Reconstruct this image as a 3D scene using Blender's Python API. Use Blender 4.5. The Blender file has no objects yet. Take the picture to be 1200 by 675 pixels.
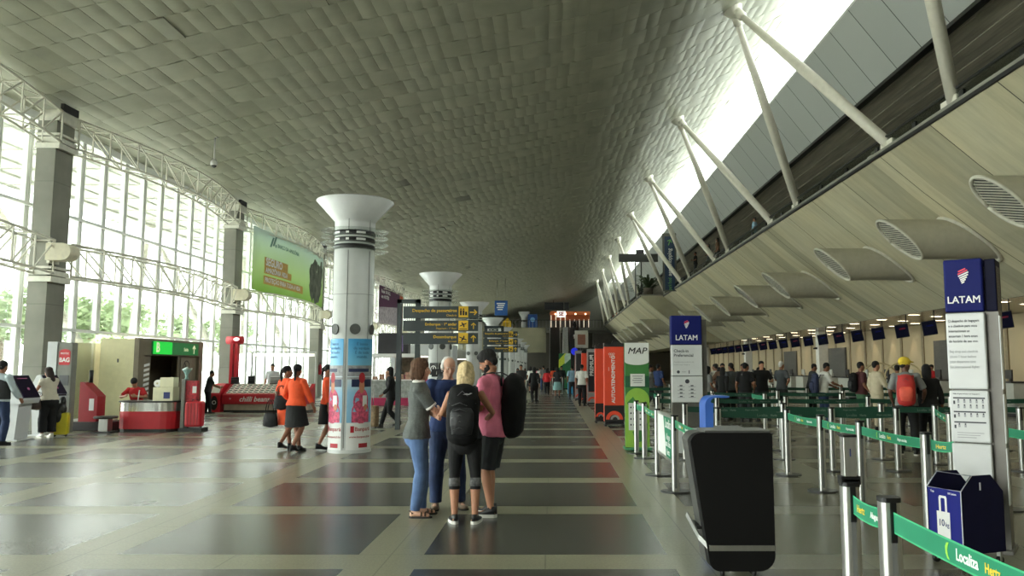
import bpy, bmesh, math, random
from mathutils import Vector, Matrix, noise as mnoise
rnd = random.Random(11)
scene = bpy.context.scene
COL = scene.collection
PI = math.pi
V = Vector
rad = math.radians

# ---------------------------------------------------------------- camera model (metres, eye height 1.56)
FOC, EYE = 930.0, 1.56
TH = math.atan(94.5 / 930)
cT, sT = math.cos(TH), math.sin(TH)
def P(px, py, Y):
    """point of the place seen at a photo position, at depth Y along the hall"""
    x = (px - 647) / FOC; u = (337.5 - py) / FOC
    t = Y / (cT - u * sT)
    return V((x * t, Y, EYE + (sT + u * cT) * t))

# ---------------------------------------------------------------- materials
_mats = {}
def rgb(r, g, b):
    f = lambda c: (c / 255 / 12.92) if c / 255 <= .04045 else ((c / 255 + .055) / 1.055) ** 2.4
    return (f(r), f(g), f(b), 1)
class NT:
    def __init__(s, m):
        s.m = m; s.t = m.node_tree; s.n = s.t.nodes; s.l = s.t.links
    def node(s, typ, **kw):
        n = s.n.new(typ)
        for k, v in kw.items():
            if k == 'inp':
                for kk, vv in v.items():
                    if isinstance(vv, bpy.types.NodeSocket): s.l.new(vv, n.inputs[kk])
                    else: n.inputs[kk].default_value = vv
            else: setattr(n, k, v)
        return n
    def math(s, op, a, b=None, c=None, clamp=False):
        n = s.n.new('ShaderNodeMath'); n.operation = op; n.use_clamp = clamp
        for i, x in enumerate((a, b, c)):
            if x is None: continue
            if isinstance(x, bpy.types.NodeSocket): s.l.new(x, n.inputs[i])
            else: n.inputs[i].default_value = x
        return n.outputs[0]
    def mix(s, f, a, b, blend='MIX'):
        n = s.n.new('ShaderNodeMix'); n.data_type = 'RGBA'; n.blend_type = blend
        for i, x in ((0, f), (6, a), (7, b)):
            if isinstance(x, bpy.types.NodeSocket): s.l.new(x, n.inputs[i])
            else: n.inputs[i].default_value = x
        return n.outputs[2]
def new_mat(name):
    m = bpy.data.materials.new(name); m.use_nodes = True
    return m, NT(m), m.node_tree.nodes['Principled BSDF']
def mat(name, col=(200, 200, 200), rough=.5, metal=0, var=.12, scale=6, bump=0, emit=0, spec=.5, coat=0, aniso=None):
    if name in _mats: return _mats[name]
    m, t, b = new_mat(name)
    c = rgb(*col)
    b.inputs['Roughness'].default_value = rough; b.inputs['Metallic'].default_value = metal
    b.inputs['Specular IOR Level'].default_value = spec
    if coat: b.inputs['Coat Weight'].default_value = coat; b.inputs['Coat Roughness'].default_value = .1
    tc = t.node('ShaderNodeTexCoord')
    mp = t.node('ShaderNodeMapping', inp={'Vector': tc.outputs['Object']})
    if aniso: mp.inputs['Scale'].default_value = aniso
    nz = t.node('ShaderNodeTexNoise', inp={'Vector': mp.outputs[0], 'Scale': scale, 'Detail': 4})
    k = t.node('ShaderNodeMapRange', inp={'Value': nz.outputs[0], 'From Min': .3, 'From Max': .7, 'To Min': 1 - var, 'To Max': 1 + var})
    d = t.node('ShaderNodeVectorMath', operation='SCALE', inp={0: c[:3], 'Scale': k.outputs[0]})
    t.l.new(d.outputs[0], b.inputs['Base Color'])
    if bump:
        bp = t.node('ShaderNodeBump', inp={'Strength': bump, 'Distance': .02, 'Height': nz.outputs[0]})
        t.l.new(bp.outputs[0], b.inputs['Normal'])
    if emit:
        b.inputs['Emission Color'].default_value = c; b.inputs['Emission Strength'].default_value = emit
    _mats[name] = m
    return m
def glass_mat(name, tint=(.93, .96, .95), refl=.12):
    if name in _mats: return _mats[name]
    m, t, b = new_mat(name); t.n.remove(b)
    out = t.n['Material Output']
    tr = t.node('ShaderNodeBsdfTransparent', inp={'Color': (*tint, 1)})
    gl = t.node('ShaderNodeBsdfGlossy', inp={'Roughness': .02})
    fr = t.node('ShaderNodeFresnel', inp={'IOR': 1.45})
    f = t.math('MULTIPLY', fr.outputs[0], refl * 6, clamp=True)
    mx = t.node('ShaderNodeMixShader', inp={0: f, 1: tr.outputs[0], 2: gl.outputs[0]})
    t.l.new(mx.outputs[0], out.inputs['Surface'])
    _mats[name] = m
    return m

# ---------------------------------------------------------------- mesh builder
class MB:
    def __init__(s): s.v = []; s.f = []; s.m = []; s.s = []; s.M = Matrix.Identity(4)
    def add(s, vs, fs, mi=0, smooth=False):
        b = len(s.v); M = s.M
        s.v += [(M @ V(p))[:] for p in vs]
        for f in fs: s.f.append([b + i for i in f]); s.m.append(mi); s.s.append(smooth)
    def box(s, x0, x1, y0, y1, z0, z1, mi=0):
        vs = [(x, y, z) for z in (z0, z1) for y in (y0, y1) for x in (x0, x1)]
        s.add(vs, [(0, 2, 3, 1), (4, 5, 7, 6), (0, 1, 5, 4), (2, 6, 7, 3), (0, 4, 6, 2), (1, 3, 7, 5)], mi)
    def cbox(s, c, d, mi=0): s.box(c[0] - d[0] / 2, c[0] + d[0] / 2, c[1] - d[1] / 2, c[1] + d[1] / 2, c[2] - d[2] / 2, c[2] + d[2] / 2, mi)
    def bar(s, p, q, w, h=None, mi=0, up=V((0, 0, 1))):
        p, q = V(p), V(q); h = h or w; t = (q - p).normalized()
        a = t.cross(up)
        if a.length < 1e-4: a = t.cross(V((0, 1, 0)))
        a.normalize(); b = a.cross(t)
        vs = [c + a * i * w / 2 + b * j * h / 2 for c in (p, q) for i, j in ((-1, -1), (1, -1), (1, 1), (-1, 1))]
        s.add(vs, [(0, 3, 2, 1), (4, 5, 6, 7), (0, 1, 5, 4), (1, 2, 6, 5), (2, 3, 7, 6), (3, 0, 4, 7)], mi)
    def chain(s, pts, rads, side=V((1, 0, 0)), n=12, mi=0, cap=.55, smooth=True):
        pts = [V(p) for p in pts]; k = len(pts); base = []; vs = []
        prev = V(side)
        for i, c in enumerate(pts):
            t = (pts[min(i + 1, k - 1)] - pts[max(i - 1, 0)])
            if t.length < 1e-6: t = V((0, 0, 1))
            t.normalize(); a = prev - t * prev.dot(t)
            if a.length < 1e-3: a = V((0, 1, 0)) - t * t.y
            a.normalize(); u = t.cross(a)
            r = rads[i] if isinstance(rads, (list, tuple)) else rads
            ra, rb = r if isinstance(r, (list, tuple)) else (r, r)
            vs += [c + a * ra * math.cos(2 * PI * j / n) + u * rb * math.sin(2 * PI * j / n) for j in range(n)]
        fs = [(i * n + j, i * n + (j + 1) % n, (i + 1) * n + (j + 1) % n, (i + 1) * n + j) for i in range(k - 1) for j in range(n)]
        r0 = rads[0] if isinstance(rads, (list, tuple)) else rads; r1 = rads[-1] if isinstance(rads, (list, tuple)) else rads
        m0 = min(r0) if isinstance(r0, (list, tuple)) else r0; m1 = min(r1) if isinstance(r1, (list, tuple)) else r1
        t0 = (pts[1] - pts[0]).normalized(); t1 = (pts[-1] - pts[-2]).normalized()
        b0 = len(vs); vs += [pts[0] - t0 * m0 * cap, pts[-1] + t1 * m1 * cap]
        fs += [(b0, (j + 1) % n, j) for j in range(n)] + [(b0 + 1, (k - 1) * n + j, (k - 1) * n + (j + 1) % n) for j in range(n)]
        s.add(vs, fs, mi, smooth)
    def cyl(s, p, q, r, r2=None, n=16, mi=0, smooth=True):
        p, q = V(p), V(q); r2 = r if r2 is None else r2
        t = (q - p).normalized(); a = t.cross(V((0, 0, 1)))
        if a.length < 1e-4: a = V((1, 0, 0))
        a.normalize(); u = t.cross(a)
        vs = [c + a * rr * math.cos(2 * PI * j / n) + u * rr * math.sin(2 * PI * j / n) for c, rr in ((p, r), (q, r2)) for j in range(n)]
        s.add(vs, [(j, (j + 1) % n, n + (j + 1) % n, n + j) for j in range(n)], mi, smooth)
        b = len(s.v) - 2 * n
        s.f += [[b + j for j in range(n)][::-1], [b + n + j for j in range(n)]]; s.m += [mi, mi]; s.s += [False, False]
    def tube(s, pts, r, n=8, mi=0): s.chain(pts, r, n=n, mi=mi, cap=0.0)
    def lathe(s, prof, n=32, mi=0, c=(0, 0), smooth=True, a0=0, a1=2 * PI):
        full = abs(a1 - a0 - 2 * PI) < 1e-6; k = n if full else n + 1
        vs = [(c[0] + r * math.cos(a0 + (a1 - a0) * j / n), c[1] + r * math.sin(a0 + (a1 - a0) * j / n), z) for r, z in prof for j in range(k)]
        fs = [(i * k + j, i * k + (j + 1) % k, (i + 1) * k + (j + 1) % k, (i + 1) * k + j) for i in range(len(prof) - 1) for j in range(n)]
        s.add(vs, fs, mi, smooth)
    def prism(s, poly, a, b, axis='y', mi=0, side_mi=None):
        """poly: 2D outline; axis y: (x,z) outline swept along y, axis x: (y,z), axis z: (x,y)"""
        mk = {'y': lambda p, t: (p[0], t, p[1]), 'x': lambda p, t: (t, p[0], p[1]), 'z': lambda p, t: (p[0], p[1], t)}[axis]
        n = len(poly); vs = [mk(p, a) for p in poly] + [mk(p, b) for p in poly]
        s.add(vs, [list(range(n))[::-1], list(range(n, 2 * n))], mi)
        s.add(vs, [(i, (i + 1) % n, n + (i + 1) % n, n + i) for i in range(n)], mi if side_mi is None else side_mi)
    def ell(s, c, r, n=14, m=9, mi=0):
        vs = [(c[0], c[1], c[2] + r[2])]
        for i in range(1, m):
            a = PI * i / m
            vs += [(c[0] + r[0] * math.sin(a) * math.cos(2 * PI * j / n), c[1] + r[1] * math.sin(a) * math.sin(2 * PI * j / n), c[2] + r[2] * math.cos(a)) for j in range(n)]
        vs.append((c[0], c[1], c[2] - r[2])); L = len(vs) - 1
        fs = [(0, 1 + j, 1 + (j + 1) % n) for j in range(n)]
        fs += [(1 + i * n + j, 1 + (i + 1) * n + j, 1 + (i + 1) * n + (j + 1) % n, 1 + i * n + (j + 1) % n) for i in range(m - 2) for j in range(n)]
        fs += [(L, 1 + (m - 2) * n + (j + 1) % n, 1 + (m - 2) * n + j) for j in range(n)]
        s.add(vs, fs, mi, True)
    def grid(s, fn, nu, nv, mi=0, smooth=True):
        vs = [fn(i / nu, j / nv) for i in range(nu + 1) for j in range(nv + 1)]
        s.add(vs, [(i * (nv + 1) + j, (i + 1) * (nv + 1) + j, (i + 1) * (nv + 1) + j + 1, i * (nv + 1) + j + 1) for i in range(nu) for j in range(nv)], mi, smooth)
    def slab(s, fn, n, thick, mi=0, edge=None):
        """strip: fn(t)->(top point, bottom point, normal); closed band of a given thickness"""
        rows = []
        for i in range(n + 1):
            a, b, nn = fn(i / n); h = V(nn) * thick / 2
            rows += [V(a) + h, V(b) + h, V(b) - h, V(a) - h]
        fs = []
        for i in range(n):
            for j in range(4):
                fs.append((i * 4 + j, i * 4 + (j + 1) % 4, (i + 1) * 4 + (j + 1) % 4, (i + 1) * 4 + j))
        fs += [(0, 3, 2, 1), (n * 4, n * 4 + 1, n * 4 + 2, n * 4 + 3)]
        s.add(rows, fs, mi)
    def poly(s, pts, F, t=.003, mi=0):
        """flat outline (2D) laid on a frame F, given thickness t"""
        n = len(pts); vs = [F @ V((p[0], p[1], 0)) for p in pts] + [F @ V((p[0], p[1], t)) for p in pts]
        s.add(vs, [list(range(n))[::-1], list(range(n, 2 * n))] + [(i, (i + 1) % n, n + (i + 1) % n, n + i) for i in range(n)], mi)
    def rect(s, F, x0, x1, y0, y1, t=.003, mi=0): s.poly([(x0, y0), (x1, y0), (x1, y1), (x0, y1)], F, t, mi)
    def disc(s, F, c, r, t=.003, mi=0, n=20, a0=0, a1=2 * PI):
        s.poly([(c[0] + r * math.cos(a0 + (a1 - a0) * i / n), c[1] + r * math.sin(a0 + (a1 - a0) * i / n)) for i in range(n if abs(a1 - a0 - 2 * PI) < 1e-6 else n + 1)], F, t, mi)
    def ring(s, F, c, r, w, t=.003, mi=0, n=20, a0=0, a1=2 * PI):
        for i in range(n):
            a, b = a0 + (a1 - a0) * i / n, a0 + (a1 - a0) * (i + 1) / n
            s.poly([(c[0] + q * math.cos(x), c[1] + q * math.sin(x)) for q, x in ((r - w, a), (r, a), (r, b), (r - w, b))], F, t, mi)
    def text(s, txt, size, F, x=0, y=0, mi=0, align='CENTER', bold=0, t=.002, shear=0, sx=1, res=3):
        vs, fs = text_geo(txt, align, bold, shear, res)
        s.add([F @ V((x + p[0] * size * sx, y + p[1] * size, t * p[2] / .01 if p[2] > 0 else .0002)) for p in vs], fs, mi)
    def build(s, name, mats, parent=None, bevel=0, label=None):
        me = bpy.data.meshes.new(name)
        me.from_pydata(s.v, [], s.f)
        for m in (mats if isinstance(mats, (list, tuple)) else [mats]): me.materials.append(m)
        me.polygons.foreach_set('material_index', s.m); me.polygons.foreach_set('use_smooth', s.s)
        me.update()
        return link(name, me, parent, bevel, label)
def link(name, me, parent=None, bevel=0, label=None):
    o = bpy.data.objects.new(name, me); COL.objects.link(o)
    if parent is not None: o.parent = parent
    if bevel:
        b = o.modifiers.new('edge', 'BEVEL'); b.width = bevel; b.segments = 2; b.limit_method = 'ANGLE'; b.angle_limit = rad(40)
    if label: o['label'] = label
    return o
_tg = {}
def text_geo(txt, align, bold, shear, res):
    k = (txt, align, bold, shear, res)
    if k not in _tg:
        cu = bpy.data.curves.new('lettering', 'FONT'); cu.body = txt; cu.size = 1; cu.align_x = align; cu.align_y = 'CENTER'
        cu.offset = 0 if 'M' in txt else bold; cu.extrude = .01; cu.resolution_u = res; cu.shear = shear
        ob = bpy.data.objects.new('lettering', cu)
        me = bpy.data.meshes.new_from_object(ob)
        _tg[k] = ([tuple(v.co) for v in me.vertices], [list(p.vertices) for p in me.polygons])
        if 'M' in txt and bold:      # the letter M cannot take an outline offset: thicken by shifted strokes
            v0, f0 = _tg[k]; v, f = [], []
            for dx, dy in ((bold, bold), (-bold, bold), (bold, -bold), (-bold, -bold)):
                b0 = len(v); v += [(p[0] + dx, p[1] + dy, p[2] * (1 + .25 * (b0 // len(v0)))) for p in v0]; f += [[b0 + i for i in q] for q in f0]
            _tg[k] = (v, f)
        bpy.data.objects.remove(ob); bpy.data.curves.remove(cu); bpy.data.meshes.remove(me)
    return _tg[k]
def frame(o, r, u):
    r = V(r).normalized(); u = V(u); u = (u - r * u.dot(r)).normalized(); n = r.cross(u)
    M = Matrix((r, u, n)).transposed().to_4x4(); M.translation = V(o)
    return M

def tag(o, label=None, cat=None, group=None, kind=None):
    if label: o['label'] = label
    if cat: o['category'] = cat
    if group: o['group'] = group
    if kind: o['kind'] = kind
    return o
def thing(name, label, cat, loc=(0, 0, 0), rz=0, group=None):
    o = bpy.data.objects.new(name, None); COL.objects.link(o)
    o.location = loc; o.rotation_euler = (0, 0, rz); o.empty_display_size = .2
    return tag(o, label, cat, group)
def copy_tree(o, loc=None, rz=None, label=None, group=None, parent=None):
    c = o.copy(); COL.objects.link(c)
    if parent is not None: c.parent = parent
    if loc is not None: c.location = loc
    if rz is not None: c.rotation_euler = (0, 0, rz)
    if label: c['label'] = label
    if group: c['group'] = group
    for ch in list(o.children): copy_tree(ch, parent=c)
    return c
def struct(name, mb, mats, parent=None, bevel=0):
    o = mb.build(name, mats, parent, bevel)
    if parent is None: o['kind'] = 'structure'
    return o
ORD = ['first', 'second', 'third', 'fourth', 'fifth', 'sixth', 'seventh', 'eighth', 'ninth', 'tenth', 'eleventh', 'twelfth', 'thirteenth', 'fourteenth', 'fifteenth', 'sixteenth', 'seventeenth', 'eighteenth', 'nineteenth', 'twentieth']
# ================================================================ people
def remesh(mb, voxel, it=3, wr=0, wf=9, ws=(1, 1, 1), fac=.5):
    me = bpy.data.meshes.new('form'); me.from_pydata(mb.v, [], mb.f); me.update()
    o = bpy.data.objects.new('form', me); COL.objects.link(o)
    m = o.modifiers.new('r', 'REMESH'); m.mode = 'VOXEL'; m.voxel_size = voxel; m.use_smooth_shade = True
    if it:
        k = o.modifiers.new('s', 'SMOOTH'); k.factor = fac; k.iterations = it
    dg = bpy.context.evaluated_depsgraph_get()
    r = bpy.data.meshes.new_from_object(o.evaluated_get(dg))
    bpy.data.objects.remove(o); bpy.data.meshes.remove(me)
    if wr:
        nn = [(v.co.copy(), v.normal.copy()) for v in r.vertices]
        for v, (c, n) in zip(r.vertices, nn):
            q = V((c.x * wf * ws[0], c.y * wf * ws[1], c.z * wf * ws[2]))
            v.co = c + n * wr * (mnoise.noise(q) + .5 * mnoise.noise(q * 2.3))
    r.polygons.foreach_set('use_smooth', [True] * len(r.polygons)); r.update()
    return r
TM = [(.745, .085, .06, 0), (.80, .13, .10, 0), (.88, .168, .116, -.008), (.96, .163, .112, 0), (1.06, .147, .104, .005), (1.16, .150, .107, .006), (1.28, .166, .114, .005), (1.38, .170, .104, -.006), (1.44, .132, .084, -.014), (1.49, .068, .064, -.014)]
TF = [(.745, .095, .065, 0), (.80, .14, .11, 0), (.88, .176, .128, -.012), (.96, .166, .116, -.004), (1.06, .132, .096, .004), (1.16, .130, .097, .006), (1.28, .150, .112, .012), (1.38, .150, .098, 0), (1.44, .115, .078, -.010), (1.49, .060, .058, -.012)]
def torso_at(T, z):
    if z <= T[0][0]: return T[0][1:]
    for a, b in zip(T, T[1:]):
        if z <= b[0]:
            k = (z - a[0]) / (b[0] - a[0]); return tuple(a[i] + (b[i] - a[i]) * k for i in (1, 2, 3))
    return T[-1][1:]
def ik(a, w, l1, l2, pole):
    d = w - a; L = min(d.length, (l1 + l2) * .999); d.normalize(); w2 = a + d * L
    x = (l1 * l1 - l2 * l2 + L * L) / (2 * L); h = math.sqrt(max(l1 * l1 - x * x, 0))
    p = V(pole); p = p - d * p.dot(d)
    if p.length < 1e-4: p = V((0, -1, 0))
    return a + d * x + p.normalized() * h, w2
HAIR = {
 'short': [((0, -.020, .046), (.084, .100, .088)), ((0, -.065, -.005), (.068, .040, .06))],
 'thick': [((0, -.016, .052), (.088, .106, .092)), ((0, -.065, -.005), (.072, .044, .062)), ((0, .045, .088), (.06, .05, .032))],
 'bob': [((0, -.018, .046), (.088, .104, .090)), ((.064, -.012, -.03), (.030, .062, .095)), ((-.064, -.012, -.03), (.030, .062, .095)), ((0, -.072, -.035), (.08, .05, .105))],
 'long': [((0, -.018, .046), (.088, .104, .090)), ((.060, -.03, -.04), (.032, .055, .12)), ((-.060, -.03, -.04), (.032, .055, .12)), ((0, -.075, -.08), (.08, .045, .16)), ((0, -.085, -.2), (.07, .035, .10))],
 'halfup': [((0, -.018, .044), (.088, .104, .090)), ((.064, -.035, -.05), (.036, .052, .11)), ((-.064, -.035, -.05), (.036, .052, .11)), ((0, -.085, -.05), (.088, .05, .11)), ((-.01, -.112, -.11), (.080, .042, .075)), ((.045, -.10, -.12), (.04, .03, .05)), ((0, -.108, .070), (.042, .036, .034)), ((.0, -.135, .0), (.03, .024, .08)), ((-.062, -.07, -.13), (.035, .03, .07))],
 'pony': [((0, -.020, .046), (.085, .102, .089)), ((0, -.115, .03), (.03, .035, .035)), ((0, -.128, -.06), (.032, .028, .09)), ((0, -.122, -.15), (.024, .022, .07))],
 'receding': [((0, -.036, .034), (.082, .084, .090)), ((.072, -.02, -.0), (.016, .05, .045)), ((-.072, -.02, -.0), (.016, .05, .045)), ((0, -.07, -.01), (.07, .042, .05))],
 'bald': [((.072, -.026, .006), (.018, .058, .045)), ((-.072, -.026, .006), (.018, .058, .045)), ((0, -.088, -.008), (.066, .024, .045)), ((.05, -.07, -.005), (.03, .035, .042)), ((-.05, -.07, -.005), (.03, .035, .042))],
}
def hand(mb, w, d, nrm, side, curl, fine):
    d = V(d).normalized(); n = V(nrm); n = (n - d * n.dot(d)).normalized(); lat = d.cross(n) * side   # towards the thumb
    mb.chain([w - d * .01, w + d * .03, w + d * .065, w + d * .088], [(.026, .018), (.036, .017), (.041, .015), (.038, .012)], side=lat, n=10)
    fs = [(.030, .072, .0088), (.010, .080, .009), (-.010, .075, .0088), (-.029, .058, .0078)]
    for k, (o, L, r) in enumerate(fs):
        b = w + d * (.078 if k < 3 else .07) + lat * o; pts = [b]; a = .15 * curl
        for sg, lf in enumerate((.42, .32, .26)):
            a += curl * (.55, .7, .5)[sg]
            dd = d * math.cos(a) + n * math.sin(a) + lat * o * 1.5
            b = b + dd.normalized() * L * lf; pts.append(b)
        mb.chain(pts, [r, r, r * .92, r * .8], side=lat, n=8)
    b = w + d * .022 + lat * .026
    q = b + (d * .55 + lat * .75 + n * .35).normalized() * .038
    mb.chain([b, q, q + (d * .8 + lat * .25 + n * .45).normalized() * .03, q + (d * .85 + lat * .05 + n * .55).normalized() * .052], [.0135, .0115, .0105, .009], side=n, n=8)
def person_meshes(S):
    """all meshes of one figure in local metres: x right, y forward, z up, feet on z = 0"""
    s = S['H'] / 1.75; g = S.get('g', 1); fem = S.get('fem', 0); vx = S.get('vox', .02); fine = vx < .013
    T = TF if fem else TM
    drop = S.get('drop', 0); lean = rad(S.get('lean', 0)); twist = rad(S.get('twist', 0)); tilt = rad(S.get('tilt', 0))
    pel = V((S.get('pelx', 0), S.get('pely', 0), .93 - drop))
    def sp(x, y, z):
        k = max(0, min(1, (z - .92) / .28)); a = lean * k
        v = V((x, y, z - .93)); tw = twist * k; bb = tilt * k
        v = V((v.x * math.cos(tw) - v.y * math.sin(tw), v.x * math.sin(tw) + v.y * math.cos(tw), v.z))
        v = V((v.x, v.y * math.cos(a) + v.z * math.sin(a), v.z * math.cos(a) - v.y * math.sin(a)))
        v = V((v.x * math.cos(bb) + v.z * math.sin(bb), v.y, v.z * math.cos(bb) - v.x * math.sin(bb)))
        return pel + v
    Sx = Matrix.Scale(s, 4)
    out = {}
    up = (sp(0, 0, 1.45) - sp(0, 0, 1.35)).normalized(); rt = (sp(.1, 0, 1.4) - sp(-.1, 0, 1.4)).normalized()
    def rings(z0, z1, n, ease, flare=0, shrink=1):
        pts, rr = [], []
        for i in range(n + 1):
            z = z0 + (z1 - z0) * i / n; a, b, yo = torso_at(T, z)
            e = ease + flare * max(0, 1 - i / (n * .45))
            pts.append(sp(0, yo, z)); rr.append((a * g * shrink + e, b * g * shrink + e))
        return pts, rr
    # skeleton
    sw = (.158 if fem else .182) * (.6 + .4 * g)
    sh = {1: sp(sw, -.012, 1.405), -1: sp(-sw, -.012, 1.405)}
    hip = {q: pel + V((.088 * q, 0, -.03)) for q in (1, -1)}
    feet = S.get('feet', {1: (.10, 0, -8), -1: (-.10, .02, 8)})
    ank, knee = {}, {}
    for q in (1, -1):
        f = feet[q]; lift = f[3] if len(f) > 3 else 0
        ya = rad(f[2]); fw = V((-math.sin(ya), math.cos(ya), 0))
        ank[q] = V((f[0], f[1], .085 + lift))
        knee[q], _ = ik(hip[q], ank[q], .412, .410, fw + V((.15 * q, 0, 0)))
    arms = S.get('arms', {1: ((.25, .03, .86), (.3, -1, 0)), -1: ((-.25, .03, .86), (-.3, -1, 0))})
    elb, wri = {}, {}
    for q in (1, -1):
        w = V(arms[q][0]); w.z -= drop
        elb[q], wri[q] = ik(sh[q], w, .285, .255, V(arms[q][1]))
    ag = (.86 if fem else 1) * g
    legbare = S.get('bare_leg', 0)
    # body: one continuous skin
    mb = MB(); mb.M = Sx
    p, r = rings(.87, 1.49, 12, -.006, shrink=.93); mb.chain(p, r, n=18, cap=.15)
    hc = sp(0, .012, 1.625) + V((0, lean * .04, 0))
    hy, hp = rad(S.get('head', (0, 0))[0]), rad(S.get('head', (0, 0))[1])
    Hm = Matrix.Translation(hc) @ Matrix.Rotation(hy, 4, 'Z') @ Matrix.Rotation(hp, 4, 'X') @ Matrix.Rotation(rad(S.get('roll', 0)), 4, 'Y')
    mb.chain([sp(0, -.02, 1.44), sp(0, -.012, 1.50), Hm @ V((0, -.022, -.06))], [(.07, .06), (.054 * (.88 if fem else 1), .056 * (.9 if fem else 1)), (.054 * (.9 if fem else 1), .06)], n=14)
    mb.M = Sx @ Hm
    for c, rr in [((0, -.012, .03), (.075, .094, .087)), ((0, .02, -.035), (.060, .068, .078)), ((0, .055, -.094), (.03, .026, .022)), ((0, .070, .022), (.048, .018, .013)), ((.036, .056, -.028), (.024, .022, .024)), ((-.036, .056, -.028), (.024, .022, .024)), ((0, .084, -.058), (.021, .010, .006)), ((0, .083, -.069), (.019, .010, .007))]: mb.ell(c, rr)
    mb.chain([(0, .084, .012), (0, .098, -.012), (0, .106, -.03), (0, .094, -.038)], [(.008, .008), (.010, .010), (.014, .012), (.012, .008)], n=8)
    for q in (1, -1): mb.ell((.076 * q, -.008, -.012), (.010, .022, .031))
    mb.M = Sx
    for q in (1, -1):
        S0, E, W = sh[q], elb[q], wri[q]
        mb.chain([S0, S0.lerp(E, .45), E, E.lerp(W, .3), W], [.056 * ag, .047 * ag, .038 * ag, .040 * ag, .026 * ag], n=12)
        d = S.get('hand', {}).get(q, None) or (W - E)
        nr = S.get('palm', {}).get(q, (-q, .2, 0))
        hand(mb, W, d, nr, q, S.get('curl', .45), fine)
        K, A, Hh = knee[q], ank[q], hip[q]
        mb.chain([Hh, Hh.lerp(K, .45), K, K.lerp(A, .3), K.lerp(A, .6), A], [.080 * g, .070 * g, .052 * g, .056 * g, .045 * g, .034], n=12)
        f = feet[q]; ya = rad(f[2]); fw = V((-math.sin(ya), math.cos(ya), 0)); lift = f[3] if len(f) > 3 else 0; tp = f[4] if len(f) > 4 else 0
        heel = A - fw * .045 + V((0, 0, -.045)); toe = A + fw * .155 + V((0, 0, -.062 - tp))
        mb.chain([heel, A + fw * .04 + V((0, 0, -.035 - tp * .2)), toe], [(.032, .036), (.040, .036), (.038, .02)], side=fw.cross(V((0, 0, 1))), n=10)
    out['body'] = remesh(mb, vx * s, 3 if fine else 2, fac=.4)
    # eyes and brows where a face is near
    if S.get('eyes'):
        mb = MB(); mb.M = Sx @ Hm
        for q in (1, -1):
            mb.ell((.029 * q, .0755, .0), (.0115, .0075, .0055), 10, 6, 0); mb.ell((.029 * q, .0795, .0), (.0055, .0048, .0055), 8, 6, 1)
        out['eyes'] = mb
        mb = MB(); mb.M = Sx @ Hm
        for q in (1, -1): mb.chain([(.014 * q, .087, .0225), (.030 * q, .086, .0245), (.046 * q, .076, .018)], [.003, .004, .0025], n=6)
        out['eyebrows'] = mb
    if S.get('hair'):
        mb = MB(); mb.M = Sx @ Hm
        for c, rr in HAIR[S['hair']]: mb.ell(c, rr)
        out['hair'] = remesh(mb, max(vx, .006) * s, 2, wr=.006 if fine else 0, wf=60, ws=(1, 1, .12))
    if S.get('beard'):
        mb = MB(); mb.M = Sx @ Hm
        mb.ell((0, .024, -.080), (.0565, .063, .040)); [mb.ell((q * .060, .006, -.048), (.009, .018, .045)) for q in (1, -1)]; [mb.ell((q * .046, .036, -.070), (.016, .028, .030)) for q in (1, -1)]
        mb.chain([(.026, .083, -.062), (.014, .094, -.05), (-.014, .094, -.05), (-.026, .083, -.062)], .006, n=6)
        out['beard'] = remesh(mb, .006 * s, 2, wr=.002, wf=80)
    if S.get('cap'):
        mb = MB(); mb.M = Sx @ Hm
        mb.ell((0, -.014, .052), (.098, .118, .094)); mb.chain([(0, .05, .055), (0, .12, .05), (0, .17, .04)], [(.075, .014), (.075, .01), (.05, .008)], n=12)
        out['cap'] = remesh(mb, .01 * s, 2)
    # top
    t = S.get('top')
    if t:
        mb = MB(); mb.M = Sx
        e = t.get('ease', .016)
        p, r = rings(t.get('hem', .90), 1.475, 12, e, t.get('flare', .012)); mb.chain(p, r, n=20, cap=.08)
        if fem and not t.get('flat'):
            for q in (1, -1): mb.ell(sp(.068 * q, .085 * g, 1.255), (.062, .052, .06))
        sl = t.get('sleeve', .55)
        for q in (1, -1):
            S0, E, W = sh[q], elb[q], wri[q]
            if sl <= 0:
                mb.chain([sp(.07 * q, -.01, 1.45), sp(.115 * q, -.012, 1.425)], [(.05, .06), (.045, .06)], side=V((0, 0, 1)), n=10, cap=.2)
                continue
            se = t.get('sl_ease', .018)
            mb.ell(S0, (.066 * ag + se * .5, .066 * ag + se * .5, .068 * ag + se * .4))
            if sl <= 1: pts = [sp(.08 * q, -.01, 1.42), S0, S0.lerp(E, sl * .5), S0.lerp(E, sl)]; rr = [.06 * ag, .058 * ag + se * .7, .05 * ag + se, .045 * ag + se * 1.25]
            else: pts = [sp(.08 * q, -.01, 1.42), S0, S0.lerp(E, .5), E, E.lerp(W, (sl - 1) * .5), E.lerp(W, sl - 1)]; rr = [.06 * ag, .058 * ag + se * .7, .05 * ag + se, .041 * ag + se, .042 * ag + se, .032 * ag + se]
            mb.chain(pts, rr, n=14, cap=.1)
        mb.chain([sp(0, -.012, 1.455), sp(0, -.008, 1.492)], [(.085, .078), (.064, .066)], n=14, cap=.02)
        out['shirt'] = remesh(mb, vx * s, 2, wr=t.get('wr', .005) if vx < .018 else 0, wf=11, ws=(1, 1, .7))
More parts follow.
